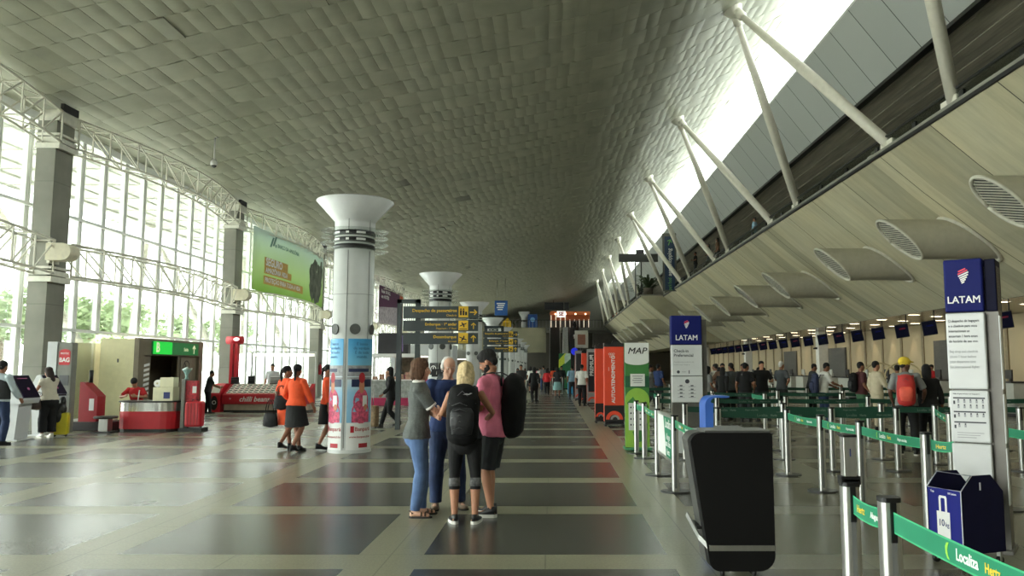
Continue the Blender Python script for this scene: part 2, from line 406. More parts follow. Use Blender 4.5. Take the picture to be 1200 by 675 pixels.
        if t.get('trim'):
            mb = MB(); mb.M = Sx
            mb.lathe([(.058, 0), (.074, 0), (.070, .03), (.060, .03), (.058, 0)], 20)
            mb.v = [tuple((Sx @ Matrix.Translation(sp(0, -.008, 1.478)) @ Matrix.Rotation(lean, 4, 'X').inverted()) @ (Sx.inverted() @ V(q))) for q in mb.v]
            out['collar'] = mb
            for q in (1, -1):
                m2 = MB(); m2.M = Sx; S0, E = sh[q], elb[q]; se = t.get('sl_ease', .018)
                c = S0.lerp(E, sl); d = (E - S0).normalized()
                m2.chain([c - d * .008, c + d * .018], .045 * ag + se * 1.32, n=16, cap=.02); out['cuff%d' % q] = m2
    b = S.get('bottom')
    if b:
        mb = MB(); mb.M = Sx; e = b.get('ease', .014)
        wz = b.get('waist', 1.0)
        if b['kind'] == 'skirt':
            lz = b['len']; n = 10; pts, rr = [], []
            for i in range(n + 1):
                z = lz + (wz - lz) * i / n; a, c, yo = torso_at(T, max(z, .88)); k = max(0, (.88 - z) / .5)
                mid = (knee[1] + knee[-1]) / 2; yy = yo + (mid.y * k * .8 if z < .88 else 0)
                pts.append(V((pel.x, yy + pel.y * (1 - k), z - drop)) if z < .92 else sp(0, yo, z)); rr.append((a * g + e + b.get('flare', .05) * k, c * g + e + (b.get('flare', .05) + .03) * k))
            mb.chain(pts, rr, n=22, cap=.03)
        else:
            p, r = rings(.75, wz, 8, e); mb.chain(p, r, n=20, cap=.1)
            for q in (1, -1):
                Hh, K, A = hip[q], knee[q], ank[q]; lo = b.get('len', 0)
                full = [(Hh, .097 if fem else .092), (Hh.lerp(K, .2), .092 if fem else .088), (Hh.lerp(K, .4), .081), (Hh.lerp(K, .8), .062), (K, .056), (K.lerp(A, .3), .057), (K.lerp(A, .65), .047), (A + V((0, 0, -.005)), .040)]
                if lo:   # cut at height lo
                    full = [x for x in full if x[0].z > lo + .02]
                    d0, d1 = (Hh, K) if lo > K.z else (K, A); k = (d0.z - lo) / (d0.z - d1.z); full.append((d0.lerp(d1, k), full[-1][1] * .97))
                m = b.get('loose', 0)
                mb.chain([x[0] for x in full], [x[1] * g + e + m * (i / len(full)) for i, x in enumerate(full)], n=14, cap=.08)
        out[b.get('name', 'trousers')] = remesh(mb, vx * s, 2, wr=b.get('wr', .005) if vx < .018 else 0, wf=9, ws=(1, 1, .8))
        if b.get('band'):
            for q in (1, -1):
                m2 = MB(); m2.M = Sx; K, A = knee[q], ank[q]
                m2.chain([K.lerp(A, .02), K.lerp(A, .12), K.lerp(A, .24)], [.057 * g + e, .059 * g + e, .06 * g + e], n=16, cap=.03); out['band%d' % q] = m2
    sh_ = S.get('shoes')
    if sh_:
        for q in (1, -1):
            A = ank[q]; f = feet[q]; ya = rad(f[2]); fw = V((-math.sin(ya), math.cos(ya), 0)); lt = fw.cross(V((0, 0, 1))); lift = f[3] if len(f) > 3 else 0; tp = f[4] if len(f) > 4 else 0
            m2 = MB(); m2.M = Sx; z0 = lift + .0
            def shp(t): # half widths heel..toe
                return .030 + .018 * math.sin(min(1, t * 1.25) * PI * .62)
            n = 10; sole = sh_.get('sole', .024)
            rows = [A - fw * .065 + fw * (.255 * i / n) + V((0, 0, -.085 - tp * max(0, (i / n - .3)))) for i in range(n + 1)]
            def sect(zf0, zf1, w, mi, topf=None):
                vs = []
                for i, c in enumerate(rows):
                    k = i / n; hw = shp(k) * w * (math.sqrt(max(0, 1 - ((k - .86) / .14) ** 2)) if k > .86 else 1) * (math.sqrt(max(0, 1 - ((.1 - k) / .1) ** 2)) * .9 + .1 if k < .1 else 1); hw = max(hw, .006)
                    zt = zf1 if topf is None else topf(k)
                    m = .75 if topf else 1
                    vs += [c + lt * hw + V((0, 0, zf0)), c - lt * hw + V((0, 0, zf0)), c - lt * hw * m + V((0, 0, zt)), c + lt * hw * m + V((0, 0, zt))]
                fs = [(i * 4 + j, i * 4 + (j + 1) % 4, i * 4 + 4 + (j + 1) % 4, i * 4 + 4 + j) for i in range(n) for j in range(4)] + [(0, 3, 2, 1), (n * 4, n * 4 + 1, n * 4 + 2, n * 4 + 3)]
                m2.add(vs, fs, mi, topf is not None)
            sect(.001, sole, 1.05, 1)
            if not sh_.get('sandal'):
                sect(sole, .07, 1.0, 0, lambda k: .05 + (.055 if k < .3 else .055 * max(0, 1 - (k - .3) / .35)) * sh_.get('high', 1) + .012 * (1 - k))
            else:
                for t0 in (.55, .72):
                    c = A - fw * .065 + fw * .255 * t0 + V((0, 0, -.085 + .028)); m2.chain([c + lt * .046, c + lt * .03 + V((0, 0, .033)), c - lt * .03 + V((0, 0, .033)), c - lt * .046], .010, n=8, mi=0)
                c = A - fw * .02 + V((0, 0, -.03)); m2.chain([c + lt * .038, c - fw * .045 + V((0, 0, .02)), c - lt * .038], .008, n=8, mi=0)
            out['shoe%d' % q] = m2
    out['_j'] = {k: v for k, v in (('sh', sh), ('elb', elb), ('wri', wri), ('hip', hip), ('knee', knee), ('s', s), ('sp', sp))}
    return out
def skin(k):
    return mat('skin_' + k, {'fair': (205, 160, 135), 'tan': (170, 120, 92), 'brown': (135, 90, 66), 'dark': (95, 62, 45)}[k], .55, var=.05, scale=30)
def dress_person(name, label, S, loc, rz, M, cat='person', group=None):
    """M: part -> material(s)"""
    root = thing(name, label, cat, loc, rz, group)
    out = person_meshes(S); j = out.pop('_j')
    for k, x in out.items():
        kk = k.rstrip('-0123456789'); mm = M.get(kk)
        if kk == 'eyes': mm = [mat('eye_white', (225, 220, 212), .3, var=.02), mat('iris_brown', (45, 28, 18), .3)]
        if kk == 'eyebrows': mm = M['hair']
        nm = {'band': 'knee_band', 'beard': 'beard'}.get(kk, kk)
        nm = S.get('names', {}).get(nm, nm)
        if isinstance(x, MB): o = x.build(nm, mm, root)
        else:
            for q in (mm if isinstance(mm, list) else [mm]): x.materials.append(q)
            o = link(nm, x, root)
    return root, j
# ================================================================ hall shell
BAY = 11.9
Y0, Y1 = -14.0, 142.0
CP = [(-14.0, 8.38), (-12.8, 8.68), (-9, 9.68), (-5, 10.62), (-1, 11.35), (2, 12.02), (4.4, 12.85), (6.14, 13.72), (7, 14.12), (8, 14.55), (8.8, 14.98), (9.3, 15.5), (9.56, 16.1)]
def ceil_z(x):
    if x <= CP[0][0]: return CP[0][1]
    for a, b in zip(CP, CP[1:]):
        if x <= b[0]: return a[1] + (b[1] - a[1]) * (x - a[0]) / (b[0] - a[0])
    return CP[-1][1]

# ---- floor: polished stone, dark fields framed by light granite bands
m, t, b = new_mat('floor_granite')
tc = t.node('ShaderNodeTexCoord'); sp_ = t.node('ShaderNodeSeparateXYZ', inp={0: tc.outputs['Object']})
X, Y = sp_.outputs[0], sp_.outputs[1]
def band(v, off, period, half):
    f = t.math('ABSOLUTE', t.math('SUBTRACT', t.math('MODULO', t.math('ADD', v, 100 * period - off + period / 2), period), period / 2))
    return t.math('LESS_THAN', f, half), f
bx, fx = band(X, -1.355, 2.6, .275); by, fy = band(Y, 6.64, 2.365, .245)
isb = t.math('MAXIMUM', bx, by)
jx, _ = band(X, -1.355, 1.3, .006); jy, _ = band(Y, 6.885, 1.1825, .005)
nz = t.node('ShaderNodeTexNoise', inp={'Vector': tc.outputs['Object'], 'Scale': 45, 'Detail': 5, 'Roughness': .7})
n2 = t.node('ShaderNodeTexNoise', inp={'Vector': tc.outputs['Object'], 'Scale': .9, 'Detail': 3})
sl = t.node('ShaderNodeVectorMath', operation='SNAP', inp={0: tc.outputs['Object'], 1: (1.3, 2.365, 10)})
wn = t.node('ShaderNodeTexWhiteNoise', inp={0: sl.outputs[0]})
hall = t.math('LESS_THAN', X, 1.75)
fade = t.math('MULTIPLY_ADD', hall, .62, .38)
isb2 = t.math('MULTIPLY', isb, fade)
base_d = t.mix(hall, rgb(92, 88, 74), rgb(68, 68, 64))
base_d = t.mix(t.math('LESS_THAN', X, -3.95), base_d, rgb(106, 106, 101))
c = t.mix(isb2, base_d, rgb(137, 135, 114))
gr = t.node('ShaderNodeMapRange', inp={'Value': nz.outputs[0], 'From Min': .3, 'From Max': .7, 'To Min': .72, 'To Max': 1.28})
gw = t.node('ShaderNodeMapRange', inp={'Value': wn.outputs[0], 'To Min': .93, 'To Max': 1.07})
g2 = t.node('ShaderNodeMapRange', inp={'Value': n2.outputs[0], 'From Min': .3, 'From Max': .7, 'To Min': .92, 'To Max': 1.08})
k = t.math('MULTIPLY', t.math('MULTIPLY', gr.outputs[0], gw.outputs[0]), g2.outputs[0])
kj = t.math('MULTIPLY', k, t.math('SUBTRACT', 1, t.math('MULTIPLY', t.math('MAXIMUM', jx, jy), .45)))
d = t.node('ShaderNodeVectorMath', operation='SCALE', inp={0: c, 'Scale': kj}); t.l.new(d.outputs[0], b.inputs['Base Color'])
ro = t.math('ADD', t.math('MULTIPLY_ADD', isb, .04, .245), t.math('MULTIPLY', n2.outputs[0], .04)); t.l.new(ro, b.inputs['Roughness']); b.inputs['Specular IOR Level'].default_value = .78
bp = t.node('ShaderNodeBump', inp={'Strength': .02, 'Distance': .005, 'Height': nz.outputs[0]}); t.l.new(bp.outputs[0], b.inputs['Normal'])
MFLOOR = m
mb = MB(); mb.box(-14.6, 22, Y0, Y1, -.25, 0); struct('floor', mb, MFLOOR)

# ---- ceiling: rows of pillowed metal planks, each a little out of true
m, t, b = new_mat('ceiling_plank')
tc = t.node('ShaderNodeTexCoord')
at_ = t.node('ShaderNodeAttribute', attribute_name='tone')
nz = t.node('ShaderNodeTexNoise', inp={'Vector': tc.outputs['Object'], 'Scale': 1.3, 'Detail': 5})
k = t.node('ShaderNodeMapRange', inp={'Value': nz.outputs[0], 'From Min': .3, 'From Max': .7, 'To Min': .9, 'To Max': 1.1})
kk = t.math('MULTIPLY', k.outputs[0], at_.outputs['Fac'])
d = t.node('ShaderNodeVectorMath', operation='SCALE', inp={0: rgb(166, 166, 148)[:3], 'Scale': kk}); t.l.new(d.outputs[0], b.inputs['Base Color'])
b.inputs['Roughness'].default_value = .42; b.inputs['Metallic'].default_value = .25
MCEIL = m
mb = MB(); tone = []
# arc positions
xs = []; x = -14.0
while x < 9.53:
    xs.append(x); sl_ = (ceil_z(x + .1) - ceil_z(x)) / .1; x += .40 / math.sqrt(1 + sl_ * sl_)
xs.append(9.56); xs0 = xs
row = 0; y = Y0
while y < Y1:
    y2 = min(y + 1.13, Y1); i = 0; sh_x = rnd.uniform(0, .38)
    xs = [-14.0] + [x + sh_x for x in xs0[:-1] if .03 < sh_x and x + sh_x < 9.45] + [9.56] if sh_x > .03 else xs0
    while i < len(xs) - 1:
        w = 2 if rnd.random() < .12 else 1
        j = min(i + w, len(xs) - 1); xa, xb = xs[i], xs[j]; za, zb = ceil_z(xa), ceil_z(xb)
        nx, nzv = -(zb - za), (xb - xa); L = math.hypot(nx, nzv); nx /= L; nzv /= L
        r = rnd.random(); tl = 1 + rnd.uniform(-.06, .06)
        tilt = rnd.uniform(-.004, .008); dip = rnd.uniform(.008, .019) * (w if w == 1 else 1.3)
        if r < .004: tilt = rnd.uniform(.03, .05); tl *= .85
        if r > .9985: tl *= .5
        elif r > .990: tl *= .85
        n = 4; vs = []
        for q in range(n + 1):
            u = q / n
            off = -tilt * (u ** 1.6) - dip * math.sin(PI * u)      # hangs lower at its right edge
            xx = xa + (xb - xa) * u; zz = za + (zb - za) * u
            for yy in (y + .008, y2 - .008): vs.append((xx + nx * off, yy, zz + nzv * off))
        fs = [(q * 2, q * 2 + 1, q * 2 + 3, q * 2 + 2) for q in range(n)]
        mb.add(vs, fs, 0, True); tone += [tl] * n
        if r <= .9985:      # turned-up plank ends
            for e in (0, 1):
                lo = [vs[q * 2 + e] for q in range(n + 1)]; up = [(xa + (xb - xa) * q / n + nx * .03, lo[q][1], za + (zb - za) * q / n + nzv * .03) for q in range(n + 1)]
                mb.add(lo + up, [(q, q + 1, n + 2 + q, n + 1 + q) for q in range(n)], 0); tone += [tl] * n
        off = -tilt; e_ = [(xb + nx * off, y + .004, zb + nzv * off), (xb + nx * off, y2 - .004, zb + nzv * off), (xb + nx * .02, y2 - .004, zb + nzv * .02), (xb + nx * .02, y + .004, zb + nzv * .02)]
        if r <= .9985: mb.add(e_, [(0, 1, 2, 3)], 0); tone += [tl]
        i = j
    y = y2; row += 1
o = struct('ceiling', mb, MCEIL)
a = o.data.attributes.new('tone', 'FLOAT', 'FACE'); a.data.foreach_set('value', tone)
# roof deck above the planks
mdark = mat('roof_deck_dark', (70, 69, 64), .9)
mb = MB()
pts = [(x, z + .12) for x, z in CP] + [(x, z + .5) for x, z in CP[::-1]]
mb.prism(pts, Y0, Y1, 'y'); struct('roof', mb, mdark)

# ---- right: clerestory glazing, sloping panels, mezzanine
mpanel = None
m, t, b = new_mat('panel_grey')
tc = t.node('ShaderNodeTexCoord'); sx = t.node('ShaderNodeSeparateXYZ', inp={0: tc.outputs['Object']})
f = t.math('ABSOLUTE', t.math('SUBTRACT', t.math('MODULO', t.math('ADD', sx.outputs[1], 100.3), 1.7), .85))
ln = t.math('LESS_THAN', f, .02)
wn = t.node('ShaderNodeTexWhiteNoise', noise_dimensions='1D', inp={'W': t.math('FLOOR', t.math('DIVIDE', t.math('ADD', sx.outputs[1], 101.15), 1.7))})
kk = t.node('ShaderNodeMapRange', inp={'Value': wn.outputs[0], 'To Min': .92, 'To Max': 1.06})
d = t.node('ShaderNodeVectorMath', operation='SCALE', inp={0: rgb(170, 174, 172)[:3], 'Scale': kk.outputs[0]})
t.l.new(t.mix(ln, d.outputs[0], rgb(70, 72, 70)), b.inputs['Base Color']); b.inputs['Roughness'].default_value = .6
mb = MB(); mb.prism([(9.55, 13.15), (11.1, 11.12), (11.35, 11.12), (11.35, 13.15)], Y0, Y1, 'y'); struct('wall_clerestory', mb, m)
mb = MB(); mb.box(11.04, 11.3, Y0, Y1, 11.0, 11.12); struct('trim_1', mb, mat('black_trim', (18, 18, 18), .5))
MGL = glass_mat('window_glass')
fm = mat('white_frame', (214, 216, 214), .4, var=.03)
mb = MB()
for q in range(14):
    yy = -9 + q * 11.9 - .2
    if yy < Y1 and q > 6: mb.bar((9.62, yy, 16.1), (9.62, yy, 13.1), .06, .12)
mb.bar((9.62, Y0, 16.12), (9.62, Y1, 16.12), .1, .1); mb.bar((9.6, Y0, 13.15), (9.6, Y1, 13.15), .08, .08)
wr = struct('window_1', mb, fm)
mb = MB(); mb.box(9.61, 9.63, Y0, Y1, 13.19, 16.08); struct('pane', mb, MGL, wr)
# mezzanine ceiling of dark metal strips
m, t, b = new_mat('mezzanine_ceiling_metal')
tc = t.node('ShaderNodeTexCoord'); mp = t.node('ShaderNodeMapping', inp={'Vector': tc.outputs['Object'], 'Scale': (5, .35, 1)})
nz = t.node('ShaderNodeTexNoise', inp={'Vector': mp.outputs[0], 'Scale': 1.5, 'Detail': 4})
k = t.node('ShaderNodeMapRange', inp={'Value': nz.outputs[0], 'From Min': .3, 'From Max': .7, 'To Min': .7, 'To Max': 1.3})
d = t.node('ShaderNodeVectorMath', operation='SCALE', inp={0: rgb(158, 152, 136)[:3], 'Scale': k.outputs[0]}); t.l.new(d.outputs[0], b.inputs['Base Color'])
b.inputs['Roughness'].default_value = .4
mb = MB()
for q in range(22): mb.box(11.15 + q * .4, 11.53 + q * .4, Y0, Y1, 11.12 - .012 * (q % 2), 11.3)
struct('ceiling_mezzanine', mb, m)
mcon = mat('mezzanine_wall_grey', (150, 146, 132), .8, scale=1.2, var=.2)
mb = MB(); mb.box(19.6, 20.0, Y0, Y1, 7.7, 11.2); struct('wall_mezzanine', mb, mcon)
# ---- soffit: exposed concrete panels, slightly hollow section
SF = [(9.3, 7.54), (10.5, 6.50), (12.2, 5.16), (13.3, 4.40), (14.3, 3.76)]
m, t, b = new_mat('soffit_concrete')
tc = t.node('ShaderNodeTexCoord'); sx = t.node('ShaderNodeSeparateXYZ', inp={0: tc.outputs['Object']})
PW = BAY / 4; Yv = sx.outputs[1]
f = t.math('ABSOLUTE', t.math('SUBTRACT', t.math('MODULO', t.math('ADD', Yv, 100 * PW - 19.05 + PW / 2), PW), PW / 2))
ln = t.math('LESS_THAN', f, .016)
wid = t.math('FLOOR', t.math('DIVIDE', t.math('ADD', Yv, 200 * PW - 19.05), PW / 2.5))
wn = t.node('ShaderNodeTexWhiteNoise', noise_dimensions='1D', inp={'W': wid})
mp = t.node('ShaderNodeMapping', inp={'Vector': tc.outputs['Object'], 'Scale': (.35, 2.2, .35)})
nz = t.node('ShaderNodeTexNoise', inp={'Vector': mp.outputs[0], 'Scale': 1.6, 'Detail': 6, 'Roughness': .65})
nb = t.node('ShaderNodeTexNoise', inp={'Vector': tc.outputs['Object'], 'Scale': .7, 'Detail': 4})
k1 = t.node('ShaderNodeMapRange', inp={'Value': wn.outputs[0], 'To Min': .74, 'To Max': 1.14})
k2 = t.node('ShaderNodeMapRange', inp={'Value': nz.outputs[0], 'From Min': .3, 'From Max': .7, 'To Min': .86, 'To Max': 1.12})
cc = t.mix(nb.outputs[0], rgb(190, 180, 146), rgb(178, 176, 154))
d = t.node('ShaderNodeVectorMath', operation='SCALE', inp={0: cc, 'Scale': t.math('MULTIPLY', k1.outputs[0], k2.outputs[0])})
t.l.new(t.mix(ln, d.outputs[0], rgb(52, 50, 42)), b.inputs['Base Color']); b.inputs['Roughness'].default_value = .75
bp = t.node('ShaderNodeBump', inp={'Strength': .25, 'Distance': .02, 'Height': nz.outputs[0]}); t.l.new(bp.outputs[0], b.inputs['Normal'])
MSOF = m
YS = 66.0      # beyond here the gallery steps out towards the hall
def soffit(name, ya, yb, dx):
    mb = MB()
    lo = [(x + dx, z) for x, z in SF]
    xr = lo[-1][0] + .4 if dx == 0 else 20
    poly = lo + [(xr, lo[-1][1]), (xr, 7.62), (lo[0][0], 7.62)]
    mb.prism(poly, ya, yb, 'y'); return struct(name, mb, MSOF)
soffit('wall_soffit', Y0, YS, 0); soffit('wall_soffit_far', YS, 112, -1.9)
mslab = mat('slab_grey', (128, 127, 118), .7, scale=2)
mb = MB(); mb.box(9.28, 20, Y0, YS, 7.62, 7.72); mb.box(7.38, 20, YS, 112, 7.62, 7.72); struct('floor_mezzanine', mb, mslab)
mb = MB(); mb.box(9.25, 9.3, Y0, YS, 7.52, 7.62); mb.box(7.35, 7.4, YS, 112, 7.52, 7.62); struct('trim_2', mb, mat('black_trim'))
# ---- check-in bay: low reflective ceiling, cream back wall
m = mat('low_ceiling_metal', (120, 112, 96), .22, .75, var=.1, scale=3)
mb = MB(); 
for q in range(30): mb.box(14.31 + q * .2, 14.505 + q * .2, Y0, 112, 3.745, 3.9)
struct('ceiling_check_in', mb, m)
mcream = mat('cream_wall', (196, 178, 142), .5, var=.04, scale=.5)
mb = MB(); mb.box(18.6, 18.9, Y0, 112, 0, 3.9); struct('wall_right', mb, mcream)
mb = MB()
for q in range(40):
    yy = 8 + q * 2.45
    mb.box(18.55, 18.6, yy - .11, yy + .11, 0, 3.76)
struct('trim_3', mb, mat('wall_joint_tan', (150, 132, 100), .4))
mb = MB(); mb.box(9.6, 20.2, 112, 112.3, 0, 3.9); mb.box(7.4, 20.2, 112, 112.3, 7.62, 11.2); struct('wall_bay_end', mb, mat('bay_end_grey', (120, 114, 98), .7))
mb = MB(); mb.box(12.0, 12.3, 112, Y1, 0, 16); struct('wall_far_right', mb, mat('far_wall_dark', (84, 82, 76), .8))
mb = MB(); mb.box(-14.6, 22, Y0 - .3, Y0, 0, 16.5); struct('wall_back', mb, mat('wall_plaster', (176, 174, 164), .8))

# ---- left: glazed wall, one window per bay
XG = -13.9
mg = mat('mullion_grey', (232, 234, 232), .4, 0, var=.02)
wn_ = 2
for k in range(-2, 10):
    ya, yb = 20.2 + BAY * k, 20.2 + BAY * (k + 1)
    yc = min(yb, Y1)
    if ya > Y1 - 2: break
    mb = MB()
    for q in range(11):
        yy = ya + (q + .33) * BAY / 10
        if yy > yc: break
        if k == 0 and 23.9 < yy < 28.9: zlo = 2.6
        else: zlo = 0
        for dy in (-.075, .075): mb.box(XG - .06, XG + .06, yy + dy - .025, yy + dy + .025, zlo, 8.3)
        mb.box(XG - .04, XG + .04, yy - .05, yy + .05, zlo, 8.3)
    for z in (2.66, 5.88): mb.box(XG - .05, XG + .14, ya, yc, z - .04, z + .04)
    mb.box(XG - .05, XG + .1, ya, yc, 8.2, 8.42)
    if k != 0: mb.box(XG - .05, XG + .08, ya, yc, 0, .1)
    else: mb.box(XG - .05, XG + .08, ya, 24.2, 0, .1); mb.box(XG - .05, XG + .08, 28.75, yc, 0, .1)
    w = struct('window_%d' % wn_, mb, mg); wn_ += 1
    mb = MB()
    if k == 0: mb.box(XG - .01, XG + .01, ya, yc, 2.6, 8.3); mb.box(XG - .01, XG + .01, ya, 24.2, 0, 2.6); mb.box(XG - .01, XG + .01, 28.75, yc, 0, 2.6)
    else: mb.box(XG - .01, XG + .01, ya, yc, 0, 8.3)
    struct('pane', mb, MGL, w)
# end wall
mend = mat('end_wall_grey', (128, 127, 114), .7, scale=.4, var=.08)
mb = MB(); mb.box(-14.6, 22, Y1, Y1 + .3, 0, 17); struct('wall_end', mb, mend)

# ---- concrete pillars along the glass with their brackets
mcc = mat('pillar_concrete', (128, 127, 117), .75, scale=1.5, var=.14, bump=.15)
mjoint = mat('pillar_joint', (96, 94, 86), .8)
mwp = mat('bracket_white', (212, 210, 198), .5)
def pillar_label(k):
    return ['concrete pillar beside the self check-in kiosks at the far left', 'concrete pillar left of the green bank banner', 'concrete pillar between the green banner and the first white column', 'concrete pillar glimpsed beyond the first white round column'][k] if k < 4 else 'concrete pillar by the glass wall, %s from the camera' % ORD[k]
for k in range(0, 9):
    yy = 20.2 + BAY * k
    p = thing('concrete_pillar', pillar_label(k), 'pillar', (-13.18, yy + .38, 0), 0, 'concrete pillars along the glass wall')
    mb = MB(); mb.box(-.25, .25, -.38, .38, 0, 8.3)
    for z in (1.6, 3.2, 4.8, 6.4): mb.box(-.252, .252, -.382, .382, z, z + .012, 1)
    mb.build('shaft', [mcc, mjoint], p, bevel=.0)
    for z in (3.78, 7.28):
        mb = MB(); mb.box(-.27, .36, -.42, .42, z, z + .14); mb.box(-.27, .32, -.40, .40, z + .18, z + .3); mb.box(-.27, .36, -.42, .42, z + .34, z + .40); mb.build('bracket_collar', mwp, p)
    mb = MB(); mb.box(-.2, .33, -.42, .42, 8.02, 8.3); mb.build('cap_block', mwp, p)
    mb = MB(); mb.box(.26, .36, -.30, .34, 8.3, 8.5); mb.build('vent_grate', mat('black_trim'), p)
# ---- bowed lattice trusses between the pillars
mtr = mat('truss_white', (214, 211, 198), .45, var=.06)
def truss(k, z0, z1, label):
    ya, yb = 20.2 + BAY * k + .76, 20.2 + BAY * (k + 1)
    r = thing('lattice_truss', label, 'truss', (-12.9, (ya + yb) / 2, z0), 0, 'lattice trusses across the glass wall')
    n = 10; L = yb - ya; h = z1 - z0
    def pt(t, side, top):
        bow = .75 * math.sin(PI * t)
        return V((.10 + bow + (.0 if side else -.5), -L / 2 + L * t, h if top else 0))
    mb = MB()
    for side in (0, 1):
        for top in (0, 1): mb.tube([pt(i / n, side, top) for i in range(n + 1)], .032, 8)
    mb.build('chord', mtr, r)
    mb = MB()
    for i in range(n + 1):
        a = i / n
        for s_ in (0, 1): mb.bar(pt(a, s_, 0), pt(a, s_, 1), .035)
        for tp in (0, 1): mb.bar(pt(a, 0, tp), pt(a, 1, tp), .03)
        if i < n:
            bb = (i + 1) / n; fl = i % 2 if i else 0
            for s_ in (0, 1): mb.bar(pt(a if i < n / 2 else bb, s_, 1), pt(bb if i < n / 2 else a, s_, 0), .032)
            for tp in (0, 1): mb.bar(pt(a, fl, tp), pt(bb, 1 - fl, tp), .026)
    mb.build('lacing', mtr, r)
bayn = ['left of the nearest concrete pillar', 'between the first two concrete pillars', 'at the green bank banner', 'at the purple banner', 'in the fifth bay', 'in the sixth bay', 'in the seventh bay', 'in the eighth bay']
for i, k in enumerate(range(-1, 7)):
    truss(k, 4.0, 4.85, 'lower white lattice truss ' + bayn[i])
    truss(k, 7.45, 8.25, 'upper white lattice truss ' + bayn[i])
# floodlights on the pillars
mfl = mat('floodlight_beige', (206, 199, 176), .45)
for k in range(0, 5):
    o = thing('floodlight', ['rounded beige floodlight on the nearest concrete pillar', 'rounded beige floodlight on the pillar left of the green banner', 'rounded beige floodlight on the pillar right of the green banner'][k] if k < 3 else 'beige floodlight on the %s pillar from the camera' % ORD[k], 'floodlight', (-12.9, 20.2 + BAY * k + .1, 4.55), 0, 'floodlights on the pillars')
    mb = MB(); n = 10
    pr = [(.0, -.24), (.0, .2)] + [(.62 * 1 - .2 + .22 * math.sin(PI * i / n), .2 - .44 * (1 - math.cos(PI * i / n)) / 2) for i in range(n + 1)]
    mb.prism(pr, -.3, .1, 'y'); mb.build('housing', mfl, o, bevel=.02)
    mb = MB(); mb.box(-.02, .06, -.2, .2, -.3, .25); mb.build('mount', mwp, o)

# ---- exterior seen through the glass
mb = MB(); mb.box(-140, -14.4, -60, 230, -.3, -.05); o = struct('ground_outside', mb, mat('pavement_pale', (222, 221, 214), .8, scale=.4))
mb = MB(); tn = []
mb.prism([(-20.6, 8.5), (-14.05, 8.42), (-14.05, 8.7), (-20.6, 9.1)], Y0 - 10, Y1, 'y')
struct('roof_canopy', mb, mat('canopy_soffit', (238, 238, 230), .6, var=.04))
mb = MB()
for q in range(64): mb.box(-20.6, -14.2, Y0 + q * 2.4, Y0 + q * 2.4 + .03, 8.40, 8.44)
for q in range(5): mb.box(-20.6 + q * 1.3, -20.57 + q * 1.3, Y0, Y1, 8.40, 8.50)
struct('trim_4', mb, mat('canopy_joint', (190, 190, 180), .7))
ms = mat('strut_white', (216, 212, 198), .4, var=.05)
for k in range(-1, 6):
    o = thing('canopy_strut', 'pale canopy strut outside the glass, %s along' % ORD[k + 1], 'strut', (-19.4, 25.83 + BAY * k, 8.4), 0, 'canopy struts outside')
    for sgn in (-1, 1):
        mb = MB(); mb.chain([(0, 0, 0), (1.6, sgn * 4.1, -5.9)], [.13, .17], n=12); mb.build('leg', ms, o)
    mb = MB(); mb.ell((0, 0, .0), (.25, .25, .22)); mb.build('joint', ms, o)
mleaf = mat('leaf_green', (146, 164, 122), .6, var=.35, scale=1.5); mbark = mat('bark_brown', (110, 95, 78), .9)
def crown(seed, n=1500, r=(3.2, 3.2, 2.4)):
    q = random.Random(seed); mb = MB(); cl = [(q.uniform(-1, 1) * r[0] * .6, q.uniform(-1, 1) * r[1] * .6, q.uniform(-.7, .9) * r[2] * .6, q.uniform(.9, 1.7)) for _ in range(14)]
    for i in range(n):
        c = q.choice(cl); d = V((q.gauss(0, 1), q.gauss(0, 1), q.gauss(0, 1))).normalized() * c[3] * q.uniform(.55, 1)
        p = V(c[:3]) + d; u = V((q.gauss(0, 1), q.gauss(0, 1), q.gauss(0, .6))).normalized(); w = u.cross(V((q.gauss(0, 1), q.gauss(0, 1), 1))).normalized()
        s_ = q.uniform(.16, .34); mb.add([p - u * s_, p + w * s_ * .5, p + u * s_, p - w * s_ * .5], [(0, 1, 2, 3)])
    return mb
trees = [(-34, 49, 4.6, 1.0), (-41, 56, 5.2, 1.2), (-36, 62, 5.0, 1.1), (-40, 72, 5.2, 1.2), (-48, 84, 5.5, 1.3), (-31, 40, 3.0, .75), (-38, 94, 5, 1.2), (-33, 33, 2.6, .7), (-46, 46, 3.6, 1.1), (-52, 108, 6, 1.5)]
tl = ['tallest bushy tree outside beyond the glass wall', 'broad tree outside behind the tallest one', 'leafy tree outside left of the second pillar', 'leafy tree outside above the green entrance sign', 'tree outside behind the glasses kiosk', 'low shrubby tree outside above the bag wrapping pillar', 'tree outside seen under the green banner', 'low yellow-green bush outside beside the nearest pillar', 'round tree outside behind the low bushes', 'far tree outside seen past the banner']
c0 = None
for i, (x, y, z, s_) in enumerate(trees):
    o = thing('tree', tl[i], 'tree', (x, y, -.05), i * 1.3, 'trees outside the glass')
    if c0 is None: c0 = [crown(q).build('crown', mleaf, o) for q in (1,)][0]; a = c0
    else: a = c0.copy(); COL.objects.link(a); a.parent = o
    a.location = (0, 0, z); a.scale = (s_, s_, s_)
    mb = MB(); mb.chain([(0, 0, 0), (.1, 0, z * .6), (.0, .1, z)], [.22, .16, .09], n=8); mb.build('trunk', mbark, o)

